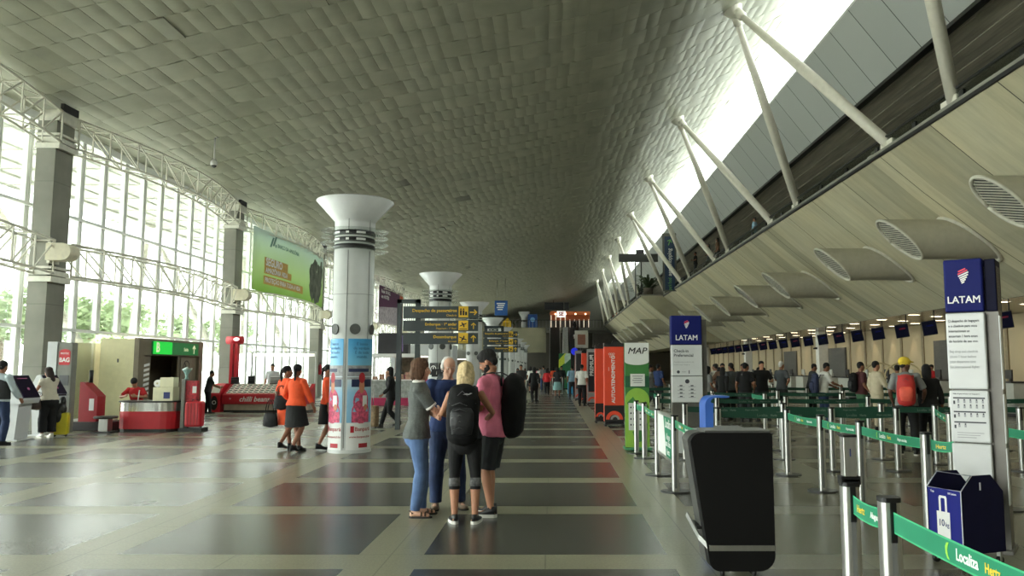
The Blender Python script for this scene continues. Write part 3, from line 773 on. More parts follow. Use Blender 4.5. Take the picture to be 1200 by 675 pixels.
# ---- roof struts: V pairs from a ball joint down to the gallery edge
for k in range(-1, 8):
    yc = 25.83 + BAY * k
    lab = ['roof strut pair mostly above the frame, its leg crossing the top right corner', 'nearest complete white V strut pair under the roof light'][k + 1] if k < 1 else '%s white V strut pair along the roof light, counting the nearest complete pair as first' % ORD[k]
    off = 0 if yc < YS - 4 else -1.9
    o = thing('roof_strut', lab, 'strut', (6.14, yc, 13.72), 0, 'white V struts under the roof light')
    mb = MB(); mb.chain([(-.12, 0, .18), (0, 0, -.05), (.10, 0, -.25)], [.26, .34, .22], n=16); mb.build('joint_cap', ms, o)
    for sgn in (-1, 1):
        ft = V((9.46 + off - 6.14, sgn * 4.2, 7.74 - 13.72)); d = ft.normalized()
        mb = MB(); mb.chain([d * .2, d * .6], [.17, .15], n=16, cap=.2); mb.chain([d * .55, ft * .5, ft], [.105, .165, .155], n=16); mb.build('leg', ms, o)
        mb = MB(); mb.cbox((ft.x, ft.y, ft.z + .06), (.3, .75, .16)); mb.build('foot_plate', ms, o, bevel=.02)
# gallery edge: glass strip with handrail and clamps
mst = mat('steel_brushed', (176, 176, 172), .3, .9, var=.06, scale=30, aniso=(1, 1, .05))
mblk = mat('black_plastic', (16, 16, 17), .45, var=.1)
mgg = glass_mat('rail_glass', (.72, .75, .72), .1)
for nm, ya, yb, dx, lab in (('a', Y0, YS, 0, 'long low glass balustrade with dark handrail on the near gallery edge'), ('b', YS, 112, -1.9, 'glass balustrade on the stepped-out far gallery edge')):
    o = thing('gallery_railing', lab, 'railing', (9.34 + dx, (ya + yb) / 2, 7.72)); L = (yb - ya) / 2
    mb = MB(); mb.box(-.008, .008, -L, L, 0, .28); mb.build('glass_panel', mgg, o)
    mb = MB(); mb.box(-.03, .03, -L, L, .27, .32); mb.build('handrail', mblk, o)
    mb = MB(); q = -L + .6
    while q < L: mb.box(-.03, .03, q - .1, q + .1, .02, .16); q += 2.38
    mb.build('clamp', mblk, o)
# low domed lights on the gallery edge
for k in range(0, 6):
    o = thing('edge_uplight', 'white domed uplight on the gallery edge near the %s strut foot' % ORD[k], 'lamp', (9.75, 22.9 + BAY * k - .1, 7.73), 0, 'uplights on the gallery edge')
    mb = MB(); mb.lathe([(.0, 0), (.42, 0), (.36, .16), (.18, .27), (0, .3)], 18); mb.build('dome', ms, o)
    mb = MB(); mb.lathe([(0, -.01), (.46, -.01), (.46, .03), (.0, .03)], 18); mb.build('base_ring', mst, o)
# ---- big air nozzles through the soffit
mnz = mat('nozzle_grey', (176, 172, 154), .5, var=.06); mrim = mat('nozzle_rim', (196, 193, 178), .5)
def soff_x(z):
    for a, b in zip(SF, SF[1:]):
        if z >= b[1]: return a[0] + (b[0] - a[0]) * (z - a[1]) / (b[1] - a[1])
    return SF[-1][0]
vy = [17.45, 22.7, 28.2, 35.4, 40.9, 47.3, 53.2, 59.2] + [69 + 6 * i for i in range(6)]
for i, yy in enumerate(vy):
    dx = 0 if yy < YS else -1.9
    R_, zc, xc = .575, 5.28, 10.06 + dx
    lab = 'air nozzle with slatted oval grille cut off by the right edge of the photo' if i == 0 else 'air nozzle with slatted oval grille on the concrete slope, %s from the right' % ORD[i]
    o = thing('air_nozzle', lab, 'air vent', (xc, yy, zc), 0, 'air nozzles on the concrete slope')
    n = 36; sl_ = .62 / .575
    def cut(a, r=R_): return V((-math.sin(a) * r * sl_, math.cos(a) * r, math.sin(a) * r))
    mb = MB(); vs = []
    for j in range(n):
        a = 2 * PI * j / n; p = cut(a); zz = zc + p.z
        vs += [p, V((soff_x(zz) + dx - xc + .05, p.y, p.z))]
    mb.add(vs, [(2 * j, 2 * ((j + 1) % n), 2 * ((j + 1) % n) + 1, 2 * j + 1) for j in range(n)], 0, True)
    vi = [V((v.x + .002, v.y * .96, v.z * .96)) for v in vs]
    mb.add(vi, [(2 * j, 2 * j + 1, 2 * ((j + 1) % n) + 1, 2 * ((j + 1) % n)) for j in range(n)], 0, True)
    mb.build('duct', mnz, o)
    mb = MB(); mb.chain([cut(2 * PI * j / n, R_ * .96) + V((-.01, 0, -.01)) for j in range(n + 1)], .045, n=8, cap=0); mb.build('grille_rim', mrim, o)
    mb = MB(); mb.chain([V((soff_x(zc + 1.06 * cut(2 * PI * j / n).z) + dx - xc - .03, 1.06 * cut(2 * PI * j / n).y, 1.06 * cut(2 * PI * j / n).z)) for j in range(n + 1)], .06, n=8, cap=0); mb.build('collar', mrim, o)
    mb = MB()
    for j in range(-8, 9):       # slats running across the oval
        a = math.asin(j / 9.0); p = cut(rad(14) + a, R_ * .95); q = cut(rad(14) + PI - a, R_ * .95)
        mb.bar(p, q, .05, .012, up=V((.5, 0, 1)))
    mb.build('grille', mrim, o)
    mb = MB(); vs = [cut(2 * PI * j / n, R_ * .95) + V((.07, 0, .0)) for j in range(n)]; mb.add(vs, [list(range(n))]); mb.build('duct_shade_sheet', mblk, o)  # black sheet behind the slats, painting the shade inside the duct
# ================================================================ white light columns
mcolw = mat('column_white', (192, 194, 193), .35, var=.03)
mseam = mat('seam_grey', (110, 112, 110), .6)
mclear = glass_mat('disc_glass', (.88, .90, .88), .03)
mspk = mat('speaker_grey', (92, 94, 92), .7)
msky = None
m, t, b = new_mat('advert_sky')
tc = t.node('ShaderNodeTexCoord'); sx = t.node('ShaderNodeSeparateXYZ', inp={0: tc.outputs['Object']})
cr = t.node('ShaderNodeValToRGB'); t.l.new(t.node('ShaderNodeMapRange', inp={'Value': sx.outputs[2], 'From Min': .3, 'From Max': 2.1}).outputs[0], cr.inputs[0])
e = cr.color_ramp.elements; e[0].position = 0; e[0].color = rgb(120, 170, 205); e[1].position = 1; e[1].color = rgb(70, 160, 215)
for p, c in ((.45, (140, 185, 215)), (.62, (205, 215, 220)), (.72, (120, 190, 225))): q = e.new(p); q.color = rgb(*c)
t.l.new(cr.outputs[0], b.inputs['Base Color']); b.inputs['Roughness'].default_value = .4
MADSKY = m
madw = mat('advert_white', (226, 226, 224), .4, var=.02); madr = mat('advert_red', (170, 26, 42), .45); madn = mat('advert_navy', (34, 46, 84), .4); madp = mat('advert_pink', (206, 84, 116), .5, var=.45, scale=22); madf = mat('advert_skin', (196, 130, 100), .5); madg = mat('advert_grey', (150, 152, 156), .45, var=.3, scale=14)
RC = .385
def cyl_strip(mb, a0, a1, z0, z1, r, mi=0, n=10):
    mb.grid(lambda u, v: (r * math.cos(a0 + (a1 - a0) * u), r * math.sin(a0 + (a1 - a0) * u), z0 + (z1 - z0) * v), n, 1, mi)
def cyl_blob(mb, ac, zc, ra, rz, r, mi, n=18):
    vs = [(r * math.cos(ac + ra * math.cos(2 * PI * j / n)), r * math.sin(ac + ra * math.cos(2 * PI * j / n)), zc + rz * math.sin(2 * PI * j / n)) for j in range(n)]
    vs.append((r * math.cos(ac), r * math.sin(ac), zc)); mb.add(vs, [(j, (j + 1) % n, n) for j in range(n)], mi, True)
def cyl_text(mb, txt, ac, z, size, r, mi, bold=0, align='CENTER'):
    vs, fs = text_geo(txt, align, bold, 0, 2)
    out = []
    for p in vs:
        a = ac + p[0] * size / r; rr = r + (.2 * p[2] if p[2] > 0 else 0)
        out.append((rr * math.cos(a), rr * math.sin(a), z + p[1] * size))
    mb.add(out, fs, mi)
def light_column(y, label, ad=False, info=False, z_top=4.79):
    r = thing('light_column', label, 'column', (-3.836, y, 0), 0, 'white round light columns down the hall')
    mb = MB(); mb.lathe([(RC + .02, 0), (RC + .02, .06), (RC, .07), (RC, 3.80), (RC - .01, 3.82), (RC - .01, 4.16)], 40); mb.lathe([(RC, 4.2), (RC, 4.36)], 40)
    mb.build('shaft', mcolw, r)
    mb = MB()
    for a in (-1.62, -2.7, -.5, .6, 1.8): mb.bar((RC * math.cos(a), RC * math.sin(a), .1), (RC * math.cos(a), RC * math.sin(a), 3.8), .012); mb.bar((RC * math.cos(a), RC * math.sin(a), 4.18), (RC * math.cos(a), RC * math.sin(a), 4.42), .012)
    mb.lathe([(RC + .002, 2.96), (RC + .002, 2.968)], 40); mb.build('seam', mseam, r)
    mb = MB(); mb.lathe([(RC, 4.34), (RC + .005, 4.40), (.74, z_top), (.73, z_top + .01), (.70, z_top - .01), (.34, 4.42)], 40); mb.build('cone_uplighter', mcolw, r)
    for z in (3.82, 3.95, 4.08, 4.2):
        mb = MB(); mb.lathe([(RC - .02, z), (.64, z + .0), (.64, z + .008), (RC - .02, z + .008)], 40); mb.build('glass_disc', mclear, r)
    mb = MB()
    for z in (3.84, 3.97, 4.10): mb.lathe([(RC - .005, z), (RC + .01, z + .02), (RC + .01, z + .07), (RC - .005, z + .09)], 40)
    lb = mb.build('lamp_band', mblk, r)
    mb = MB()
    for z in (3.98, 4.11):
        for a0, a1 in ((-2.5, -2.1), (-1.75, -1.6), (-1.25, -.8), (.3, .9), (1.6, 2.2)): cyl_strip(mb, a0, a1, z + .012, z + .055, RC + .016, 0, 4)
    mb.build('light_slot', madw, lb)
    for a in (-2.25, -1.2, -.2):
        mb = MB(); F = frame((RC * math.cos(a), RC * math.sin(a), 2.3), (-math.sin(a), math.cos(a), 0), (0, 0, 1))
        mb.disc(F, (0, 0), .085, .014); mb.ring(F, (0, 0), .10, .015, .02); mb.build('loudspeaker', mspk, r)
    if ad:
        for a0, a1 in ((-2.85, -1.72), (-1.50, -.12)):
            ac = (a0 + a1) / 2; rr = RC + .012
            mb = MB(); cyl_strip(mb, a0, a1, .06, 2.12, rr); o = mb.build('advert_panel', [MADSKY], r)
            mb = MB(); cyl_strip(mb, a0, a1, .06, .56, rr + .003, 0); mb.build('advert_footer', madw, o)
            mb = MB(); cyl_blob(mb, ac, .76, .46, .22, rr + .004, 0); cyl_blob(mb, ac, .95, .40, .24, rr + .005, 0); cyl_strip(mb, ac - .46, ac + .46, .565, .76, rr + .0045); mb.build('advert_dress', madp, o)
            mb = MB(); cyl_blob(mb, ac, 1.24, .14, .14, rr + .007, 0); cyl_blob(mb, ac + .22, .84, .10, .06, rr + .0095, 0); mb.build('advert_face', madf, o)
            mb = MB(); cyl_blob(mb, ac, 1.39, .16, .10, rr + .008, 0); mb.build('advert_headscarf', madr, o)
            mb = MB(); cyl_strip(mb, a0, a1, 1.42, 1.62, rr + .002); cyl_strip(mb, a0, a1, 1.36, 1.40, rr + .003); mb.build('advert_building', madg, o)
            mb = MB(); cyl_strip(mb, a0 + .05, a1 - .3, 1.5, 1.56, rr + .006); cyl_strip(mb, a0 + .2, a1 - .05, 1.22, 1.36, rr + .0025); mb.build('advert_facade_sign', madn, o)
            mb = MB(); cyl_strip(mb, ac + .05, ac + .3, .86, 1.06, rr + .009); mb.build('advert_card', madw, o)
            mb = MB()
            for i, tx in enumerate(('É banco', 'de verdade.', 'É de todo', 'mundo.')): cyl_text(mb, tx, ac, 2.02 - .08 * i, .075, rr + .003, 0)
            mb.build('advert_lettering', mat('advert_deep_blue', (36, 96, 156), .5), o)
            mb = MB(); cyl_text(mb, 'Banpará', ac + .12, .44, .105, rr + .005, 0, .008); cyl_text(mb, 'www.banpara.b.br', ac, .30, .06, rr + .005, 0); cyl_strip(mb, ac - .1, ac + .4, .10, .18, rr + .005, 0); cyl_strip(mb, ac - .50, ac - .33, .38, .50, rr + .004, 0); mb.build('advert_bank_name', madr, o)
    if info:
        for a in (-1.95, -1.1):
            F = frame((RC * math.cos(a) * 1.01, RC * math.sin(a) * 1.01, 1.55), (-math.sin(a), math.cos(a), 0), (0, 0, 1))
            mb = MB(); mb.rect(F, -.14, .14, -.2, .2, .02, 0); o = mb.build('information_panel', [mblk], r)
            mb = MB(); mb.ring(F, (0, 0), .11, .02, .024); mb.text('i', .2, F, 0, 0, 0, bold=.02, t=.026); mb.build('information_symbol', madw, o)
    return r
cl = ['nearest white round column wrapped in blue bank adverts', 'second white round column with two information panels', 'third white round column from the camera', 'fourth white round column from the camera', 'fifth white round column from the camera', 'sixth white round column from the camera', 'seventh white round column from the camera', 'eighth white round column from the camera', 'farthest white round column']
for k in range(9): light_column(15.25 + BAY * k, cl[k], ad=(k == 0), info=(k == 1))

# ================================================================ queue posts with belts
mpost = mat('post_aluminium', (196, 196, 192), .28, .85, var=.08, scale=40, aniso=(1, 1, .03))
mbase = mat('post_base_dark', (62, 62, 62), .35, .6)
mgreen = mat('belt_green', (24, 128, 92), .6, var=.05); mletter_shaded = mat('lettering_shaded', (112, 128, 116), .6); mgreen_shaded = mat('belt_green_shaded', (14, 66, 48), .6, var=.05); mgreen2 = mat('belt_edge_green', (60, 170, 118), .6)  # cross-row belts and their print: same belt, backlit shade put into the colour
mwhite = mat('lettering_white', (238, 240, 236), .5, var=.02); myel = mat('lettering_yellow', (228, 196, 60), .5, var=.03); mlime = mat('leaf_mark_lime', (150, 205, 70), .5)
HP = .97
pb = MB()
pb.prism([(.19 * math.cos(a) * 1.0, .17 * math.sin(a)) for a in [2 * PI * i / 28 for i in range(28)]], 0, .018, 'z')
base_me = pb.build('base', mbase); 
pm = MB(); R2 = .045
prof = []
for i in range(32):
    a = 2 * PI * i / 32; c_, s_ = math.cos(a), math.sin(a); k_ = (abs(c_) ** 4 + abs(s_) ** 4) ** -.25
    prof.append((R2 * k_ * c_ * .98, R2 * k_ * s_))
pm.prism(prof, .018, HP - .02, 'z', 0); 
for i in range(len(pm.s)): pm.s[i] = i > 1
post_me = pm.build('upright', mpost)
gm = MB(); gm.box(-.012, .012, -R2 * 1.02, -R2 * .9, .05, HP - .13); gm.box(-.012, .012, R2 * .9, R2 * 1.02, .05, HP - .13); groove_me = gm.build('groove', mseam)
hm = MB(); hm.prism([(p[0] * 1.06, p[1] * 1.06) for p in prof], HP - .022, HP, 'z'); hm.box(-.014, .014, -R2 * 1.12, R2 * 1.12, HP - .20, HP - .02); cap_me = hm.build('cassette_cap', mblk)
PROTO = [base_me, post_me, groove_me, cap_me]
def put_post(r, rz=0):
    for p in PROTO:
        c = p.copy(); COL.objects.link(c); c.parent = r; c.rotation_euler = (0, 0, rz)
def belt(r, a, b, text=2, sag=.015, z=.86, dark=False):
    """belt from post a (its thing r, local) to point b, both on the floor plan"""
    a, b = V((*a, 0)), V((*b, 0)); d = (b - a); L = d.length; u = d.normalized(); o = V((r.location.x, r.location.y, 0))
    nrm = V((-u.y, u.x, 0)); mid = (a + b) / 2
    if nrm.dot(-mid) < 0: nrm = -nrm
    p0, p1 = a + u * .05 - o, b - u * .05 - o
    def zz(t): return z - sag * 4 * t * (1 - t)
    def fn(t, h0=-.047, h1=.047):
        p = p0.lerp(p1, t); return p + V((0, 0, zz(t) + h1)), p + V((0, 0, zz(t) + h0)), nrm
    mb = MB(); mb.slab(lambda t: fn(t, -.04, .04), 8, .002, 0); mb.slab(lambda t: fn(t, .04, .0475), 8, .0024, 1); mb.slab(lambda t: fn(t, -.0475, -.04), 8, .0024, 1)
    bo = mb.build('belt', [mgreen_shaded, mgreen_shaded] if dark else [mgreen, mgreen2], r)
    if text:
        right = u if u.cross(V((0, 0, 1))).dot(nrm) > 0 else -u      # reading direction seen from the camera side
        mb = MB(); st = .98; n = max(1, int((L - .1) / st)); s0 = (L - .1) / 2 - (n * st) / 2
        if L < .6:
            pts_ = [('Hertz', .052, .10, 1), ('Alugue', .042, .27, 0)]
            for tx, sz, xc, mi_ in pts_:
                dd = xc if right.dot(u) > 0 else (L - .1) - xc; p = p0.lerp(p1, dd / (L - .1)); mb.text(tx, sz, frame(p + V((0, 0, zz(dd / (L - .1)))) + nrm * .0014, right, V((0, 0, 1))), 0, 0, mi_, bold=.015, res=2, t=.0015, sx=.82)
        for i in range(n if L > .9 else 0):
            def F(xc):
                dd = (xc if right.dot(u) > 0 else (L - .1) - xc); t = dd / (L - .1)
                p = p0.lerp(p1, t); return frame(p + V((0, 0, zz(t))) + nrm * .0014, right, V((0, 0, 1)))
            xb = s0 + i * st
            mb.text('Localiza', .062, F(xb + .30), 0, 0, 0, bold=.018 if text > 1 else .0, res=2 if text > 1 else 1, t=.0015, sx=.82)
            mb.text('Hertz', .052, F(xb + .475), 0, 0, 1, bold=.018, res=2 if text > 1 else 1, t=.0015, sx=.82)
            mb.text('Alugue essa ideia.', .042, F(xb + .80), 0, 0, 0, bold=.012, res=2 if text > 1 else 1, t=.0015, sx=.78)
            if text > 1:
                f = F(xb + .155); mb.poly([(.012, .033), (-.006, .03), (-.018, .014), (-.016, -.012), (-.004, -.03), (.012, -.034), (.0, -.018), (-.004, .0), (.002, .018)], f, .0015, 2)
        mb.build('belt_lettering', [mletter_shaded, mletter_shaded, mlime] if dark else [mwhite, myel, mlime], bo)
POSTN = [0]
def post(x, y, label, to=None, text=2, rz=0, dark=False, group='queue posts with green belts'):
    r = thing('queue_post', label, 'queue barrier post', (x, y, 0), 0, group)
    put_post(r, rz)
    if to: belt(r, (x, y), to, text, dark=dark)
    return r
NEAR = []
# row nearest the camera, bottom right
r = post(1.56, 4.25, 'queue post carrying an upright sign holder at the bottom right', (1.56, 3.76), 2)
mb = MB(); mb.box(-.045, .045, -.03, .03, 0, .02); mb.box(-.032, .032, -.03, .03, .02, .235); sh_ = mb.build('sign_holder', mpost, r, bevel=.004); sh_.location = (0, 0, HP)
mb = MB(); mb.box(-.05, .05, -.03, .03, -.012, .03); mb.box(-.036, .036, -.034, .034, .232, .245); c_ = mb.build('holder_clip', mblk, r); c_.location = (0, 0, HP)
mb = MB(); F = frame((-.0, -.0315, .15), (1, 0, 0), (0, 0, 1)); mb.text('1', .06, F, 0, 0, 0); mb.build('holder_mark', mat('ink_blue', (40, 52, 110), .5), sh_)
post(1.56, 3.76, 'nearest queue post, its belt running off the bottom right corner', (1.56, 2.0), 2)
post(1.56, 2.0, 'queue post just outside the photo where the bottom right belt ends')
post(5.04, 6.4, 'queue post beyond the right edge where the belt right of the near pylon ends')
post(1.57, 7.1, 'queue post hidden behind the black kiosk, ending the left row')
# row on the hall side
post(1.57, 14.96, 'far queue post of the left row, beside the green map banner', (1.62, 14.1), 2)
post(1.62, 14.1, 'second queue post of the left row, just right of the map banner', (1.56, 11.95), 2)
r = post(1.56, 11.9, 'queue post at the far end of the framed green notice')
post(1.57, 10.3, 'queue post at the near end of the framed green notice', (1.57, 7.1), 2)
o = thing('notice_frame', 'framed green and white notice held between two queue posts', 'notice', (1.565, 11.1, 0))
mb = MB()
for z in (.36, .93): mb.box(-.015, .015, -.74, .74, z - .02, z + .02)
for y in (-.73, .73): mb.box(-.015, .015, y - .02, y + .02, .36, .93)
mb.build('frame', mpost, o)
mb = MB(); mb.box(-.008, .008, -.72, .72, .37, .92); pn = mb.build('panel', mwhite, o)
mb = MB(); F = frame((-.009, 0, .645), (0, -1, 0), (0, 0, 1)); mb.poly([(-.12, .27), (.70, .27), (.70, -.27), (.12, -.27), (.02, 0)], F, .003); mb.build('green_field', mgreen, pn)
mb = MB(); F = frame((-.013, 0, .645), (0, -1, 0), (0, 0, 1))
for z, tx, s_ in ((.17, 'Localiza', .17), (.0, 'Alugue', .12), (-.09, 'essa ideia.', .12), (-.2, 'Hertz', .11)): mb.text(tx, s_, F, .33, z, 0, bold=.015)
mb.build('notice_lettering', mwhite, pn)
# long row on the right of the black kiosk
ROW = [(3.48, 11.9), (3.46, 10.35), (3.52, 9.19), (3.49, 7.52)]
nm = ['far post where the long bright belt begins, right of the black kiosk', 'second post along the long bright belt', 'third post along the long bright belt', 'nearest post along the long bright belt, left of the blue sizer bin']
for i, p in enumerate(ROW): post(*p, nm[i], ROW[i + 1] if i < 3 else (3.66, 7.24), 2)
post(5.04, 9.0, 'queue post just right of the near pylon', (5.04, 6.4), 2)
post(5.4, 10.9, 'queue post partly hidden behind the near pylon', (5.04, 9.0), 2)
post(6.3, 13.2, 'queue post behind the near pylon, its bright belt coming forward', (5.4, 10.9), 1)
# cross rows of the maze
rows = [(12.35, [2.55, 4.3, 5.3, 7.2, 9.0]), (13.9, [2.3, 4.0, 5.7, 7.5, 9.3]), (15.4, [2.4, 4.4, 6.65, 8.6, 10.4]), (17.5, [2.3, 3.6, 5.1, 6.9, 8.7, 10.5]), (19.4, [2.6, 3.9, 5.15, 7.0, 8.8, 10.6]), (22.0, [2.6, 4.4, 6.2, 8.0, 9.8, 11.6]), (24.8, [2.5, 4.3, 6.1, 7.9, 9.7, 11.5]), (28.0, [2.5, 4.4, 6.3, 8.2, 10.1, 11.9]), (31.2, [2.6, 4.6, 6.6, 8.6, 10.6, 12.3])]
for ri, (yy, xs_) in enumerate(rows):
    for i, x in enumerate(xs_):
        lab = '%s post from the left in the %s cross row of the queue maze' % (ORD[i].capitalize(), 'nearest' if ri == 0 else ORD[ri] + ' nearest')
        to = (xs_[i + 1], yy) if i < len(xs_) - 1 else ((x + .0, rows[ri + 1][0]) if ri < len(rows) - 1 else None)
        if ri == 0 and i == 2: to = None
        if ri in (2, 4, 6, 8):        # lanes here run towards the counters' ends: belts along the hall, only on some posts
            if i % 2 == 0 and ri < 8 and ri != 2: post(x, yy, lab, (x + .05, yy + 1.5), 0)
            else: post(x, yy, lab)
            continue
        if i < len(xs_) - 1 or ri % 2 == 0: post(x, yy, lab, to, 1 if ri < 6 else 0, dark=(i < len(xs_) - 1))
        else: post(x, yy, lab)
for p in PROTO: bpy.data.objects.remove(p)

# ================================================================ airline pylons
mnavy = mat('pylon_navy', (21, 28, 92), .6, var=.04, spec=.15); mnavyd = mat('pylon_navy_dark', (12, 14, 40), .6, spec=.15)
mpw = mat('pylon_white', (200, 202, 202), .35, var=.03); mpg = mat('pylon_grey', (104, 102, 96), .4, .3); mink = mat('ink_dark', (60, 62, 70), .6); minkl = mat('ink_light', (150, 152, 156), .6); mcoral = mat('mark_coral', (226, 62, 86), .5)
def latam(mb_w, mb_r, F, s, x, y):
    # slanted bars stacked into a narrowing mark
    bars = [(.58, .30, -.04, 1), (.40, .40, .02, 1), (.22, .42, .08, 0), (.02, .36, .10, 0), (-.18, .28, .08, 0), (-.36, .20, .05, 0), (-.54, .12, .02, 0)]
    for yy, w, dx, red in bars:
        (mb_r if red else mb_w).poly([(x + s * (dx - w), y + s * (yy - .5 * w)), (x + s * (dx + w), y + s * (yy + .35 * w)), (x + s * (dx + w * .9), y + s * (yy + .35 * w + .11)), (x + s * (dx - w * 1.05), y + s * (yy - .5 * w + .11))], F, .004)
def pylon(loc, rz, label, kind):
    r = thing('airline_pylon', label, 'sign pylon', loc, rz)
    W = .31 if kind == 1 else .56      # width of the lettered face
    D = .16
    mb = MB(); mb.box(-W / 2 + .02, W / 2 + .1, .02, D + .08, 0, 2.46); mb.build('post', mpg, r)
    mb = MB(); mb.box(-W / 2 - .02, W / 2 + .12, -.06, D + .14, 0, .03); mb.build('base_plate', mpg, r)
    z0 = 2.06 if kind == 1 else 2.0
    mb = MB(); mb.box(-W / 2, W / 2, -.06, D - .02, z0, 2.53); mb.build('blue_head', mnavy, r, bevel=.015)
    mb = MB(); mb.box(W / 2 + .01 if kind == 1 else -W / 2 + .02, W / 2 + .10 if kind == 1 else W / 2 - .02, -.02 if kind == 1 else D - .01, D + .12, z0, 2.52); mb.build('head_return', mnavyd, r, bevel=.01)
    F = frame((0, -.0605, 0), (1, 0, 0), (0, 0, 1))
    w_, r_ = MB(), MB(); s = .16 if kind == 1 else .17
    latam(w_, r_, F, s * .62, 0, z0 + (.31 if kind == 1 else .36)); w_.text('LATAM', .088 if kind == 1 else .135, F, 0, z0 + (.105 if kind == 1 else .12), 0, bold=.012, sx=.95)
    w_.build('airline_name', madw, r); r_.build('airline_mark', mcoral, r)
    if kind == 1:
        for i, (a, b_) in enumerate(((1.38, 2.05), (.92, 1.37), (.40, .91))):
            mb = MB(); mb.box(-W / 2, W / 2 + .0, -.06, 0, a, b_); pnl = mb.build('white_panel', mpw, r, bevel=.012)
            mb = MB(); mb.box(W / 2 + .10, W / 2 + .112, -.01, .07, a, b_ - .03); mb.build('side_flange', mpw, pnl, bevel=.008)
            mb = MB()
            if i == 0:
                for k, tx in enumerate(('O despacho de bagagem', 'e o check-in para voos', 'internacionais se', 'encerram 1 hora antes', 'do horário de seu voo.')): mb.text(tx, .032, F, -W / 2 + .02, 1.98 - k * .045, 0, 'LEFT', bold=.012, t=.002, sx=.78)
                for k, tx in enumerate(('Bag drop and check-in', 'closes 1 hour before', 'your departure time', 'for international flights.')): mb.text(tx, .032, F, -W / 2 + .02, 1.71 - k * .045, 1, 'LEFT', t=.002, sx=.78)
            elif i == 1:
                mb.text('Não é permitido na bagagem', .018, F, -W / 2 + .03, 1.34, 0, 'LEFT')
                for k, z in enumerate((1.31, 1.19, 1.10)):
                    mb.rect(F, -W / 2 + .03, W / 2 - .03, z - .012, z, .002, 0)
                    for q in range(5 if k < 2 else 2):
                        for yy in (0, .045) if k == 0 else (0,):
                            x = -.085 + q * .048; mb.rect(F, x - .008, x + .008, z - .05 - yy, z - .028 - yy, .002, 1); mb.disc(F, (x, z - .022 - yy), .007, .002, 0, 8)
                    mb.rect(F, -W / 2 + .03, -W / 2 + .045, z - .06, z - .03, .002, 0)
                for k in range(3): mb.rect(F, -W / 2 + .05, W / 2 - .05 - .03 * k, 1.0 - k * .02, 1.006 - k * .02, .002, 1)
            if mb.v: mb.build('panel_print', [mink, minkl], pnl)
    else:
        for i, (a, b_) in enumerate(((1.43, 1.99), (.95, 1.42))):
            mb = MB(); mb.box(-W / 2, W / 2, -.06, 0, a, b_); pnl = mb.build('white_panel', mpw, r, bevel=.012)
            mb = MB()
            if i == 0:
                mb.text('Check-in', .075, F, -W / 2 + .04, 1.88, 0, 'LEFT', bold=.02); mb.text('Preferencial', .075, F, -W / 2 + .04, 1.80, 0, 'LEFT', bold=.02)
                mb.text('Atendimento preferencial', .035, F, -W / 2 + .04, 1.68, 1, 'LEFT'); mb.text('Preferential check-in', .035, F, -W / 2 + .04, 1.63, 1, 'LEFT')
                mb.disc(F, (-.16, 1.50), .028, .002, 0); mb.rect(F, -.1, -.02, 1.495, 1.505, .002, 1); mb.rect(F, .03, .045, 1.47, 1.53, .002, 0)
            else:
                mb.disc(F, (0, 1.33), .04, .002, 0)
                for q in range(2):
                    for k in range(4): mb.rect(F, -.18 + q * .2, -.05 + q * .2, 1.23 - k * .065, 1.24 - k * .065, .002, 1); mb.rect(F, -.14 + q * .2, -.09 + q * .2, 1.243 - k * .065, 1.262 - k * .065, .002, 0)
            mb.build('panel_print', [mink, minkl], pnl)
        mb = MB(); mb.box(-W / 2, W / 2, -.05, 0, .5, .94); mb.build('grey_panel', mpg, r, bevel=.01)
        mb = MB(); mb.box(-W / 2, W / 2, -.05, 0, .04, .49); mb.build('lower_panel', mpw, r, bevel=.01)
    return r
pylon((3.68, 7.05, 0), rad(-36), 'tall blue and white airline pylon beside the blue sizer bin', 1)
pylon((2.46, 14.6, 0), 0, 'blue and white check-in pylon behind the black kiosk', 2)

# ================================================================ black self check-in kiosk seen from behind
r = thing('check_in_kiosk', 'black self check-in kiosk seen from behind in the middle foreground', 'kiosk', (1.365, 6.12, 0))
mkb = mat('kiosk_black', (5, 5, 6), .55, var=.1, spec=.3); mks = mat('kiosk_side_grey', (88, 88, 86), .45, .3)
# outline of the back: wide at the top, narrowing to the foot, big rounded corners
def kpoly(o=0):
    pts = []
    def arc(cx, cz, rr, a0, a1, n=7):
        for i in range(n + 1):
            a = rad(a0 + (a1 - a0) * i / n); pts.append((cx + (rr + o) * math.cos(a), cz + (rr + o) * math.sin(a)))
    arc(-.225, .985, .09, 165, 90); arc(.29, 1.055, .02, 90, 0, 3); arc(.19, .17, .12, 0, -90); arc(-.105, .13, .08, 270, 180 + 15)
    return pts
mb = MB(); mb.prism(kpoly(), .0, .10, 'y'); mb.build('back_cover', mkb, r, bevel=.006)
mb = MB(); kp = kpoly(-.004); mb.prism([(x - .012, z) for x, z in kp], .10, .36, 'y'); mb.build('side_shell', mks, r, bevel=.01)
mb = MB(); mb.box(-.185, .305, -.006, .0, .20, .24); mb.bar((-.18, 0, .22), (-.24, .12, .28), .012, .04); mb.bar((-.24, .12, .28), (-.30, .3, .42), .012, .04); mb.build('steel_band', mst, r)
mb = MB(); mb.prism([(-.26, .34), (-.26, .36), (-.20, .36), (-.20, .34)], .1, .36); mb.build('card_tray', mblk, r)
for x in (-.08, .16):
    mb = MB(); mb.cyl((x - .012, .06, .03), (x + .012, .06, .03), .03, n=12); mb.box(x - .014, x + .014, .05, .07, .03, .09); mb.build('caster', mblk, r)
mb = MB(); mb.box(-.22, .27, .32, .37, .60, 1.02); mb.build('screen', mat('screen_dark', (20, 22, 30), .15), r)
mb = MB(); mb.box(-.2, .3, .02, .35, 1.068, 1.09); mb.build('top_shelf', mks, r)
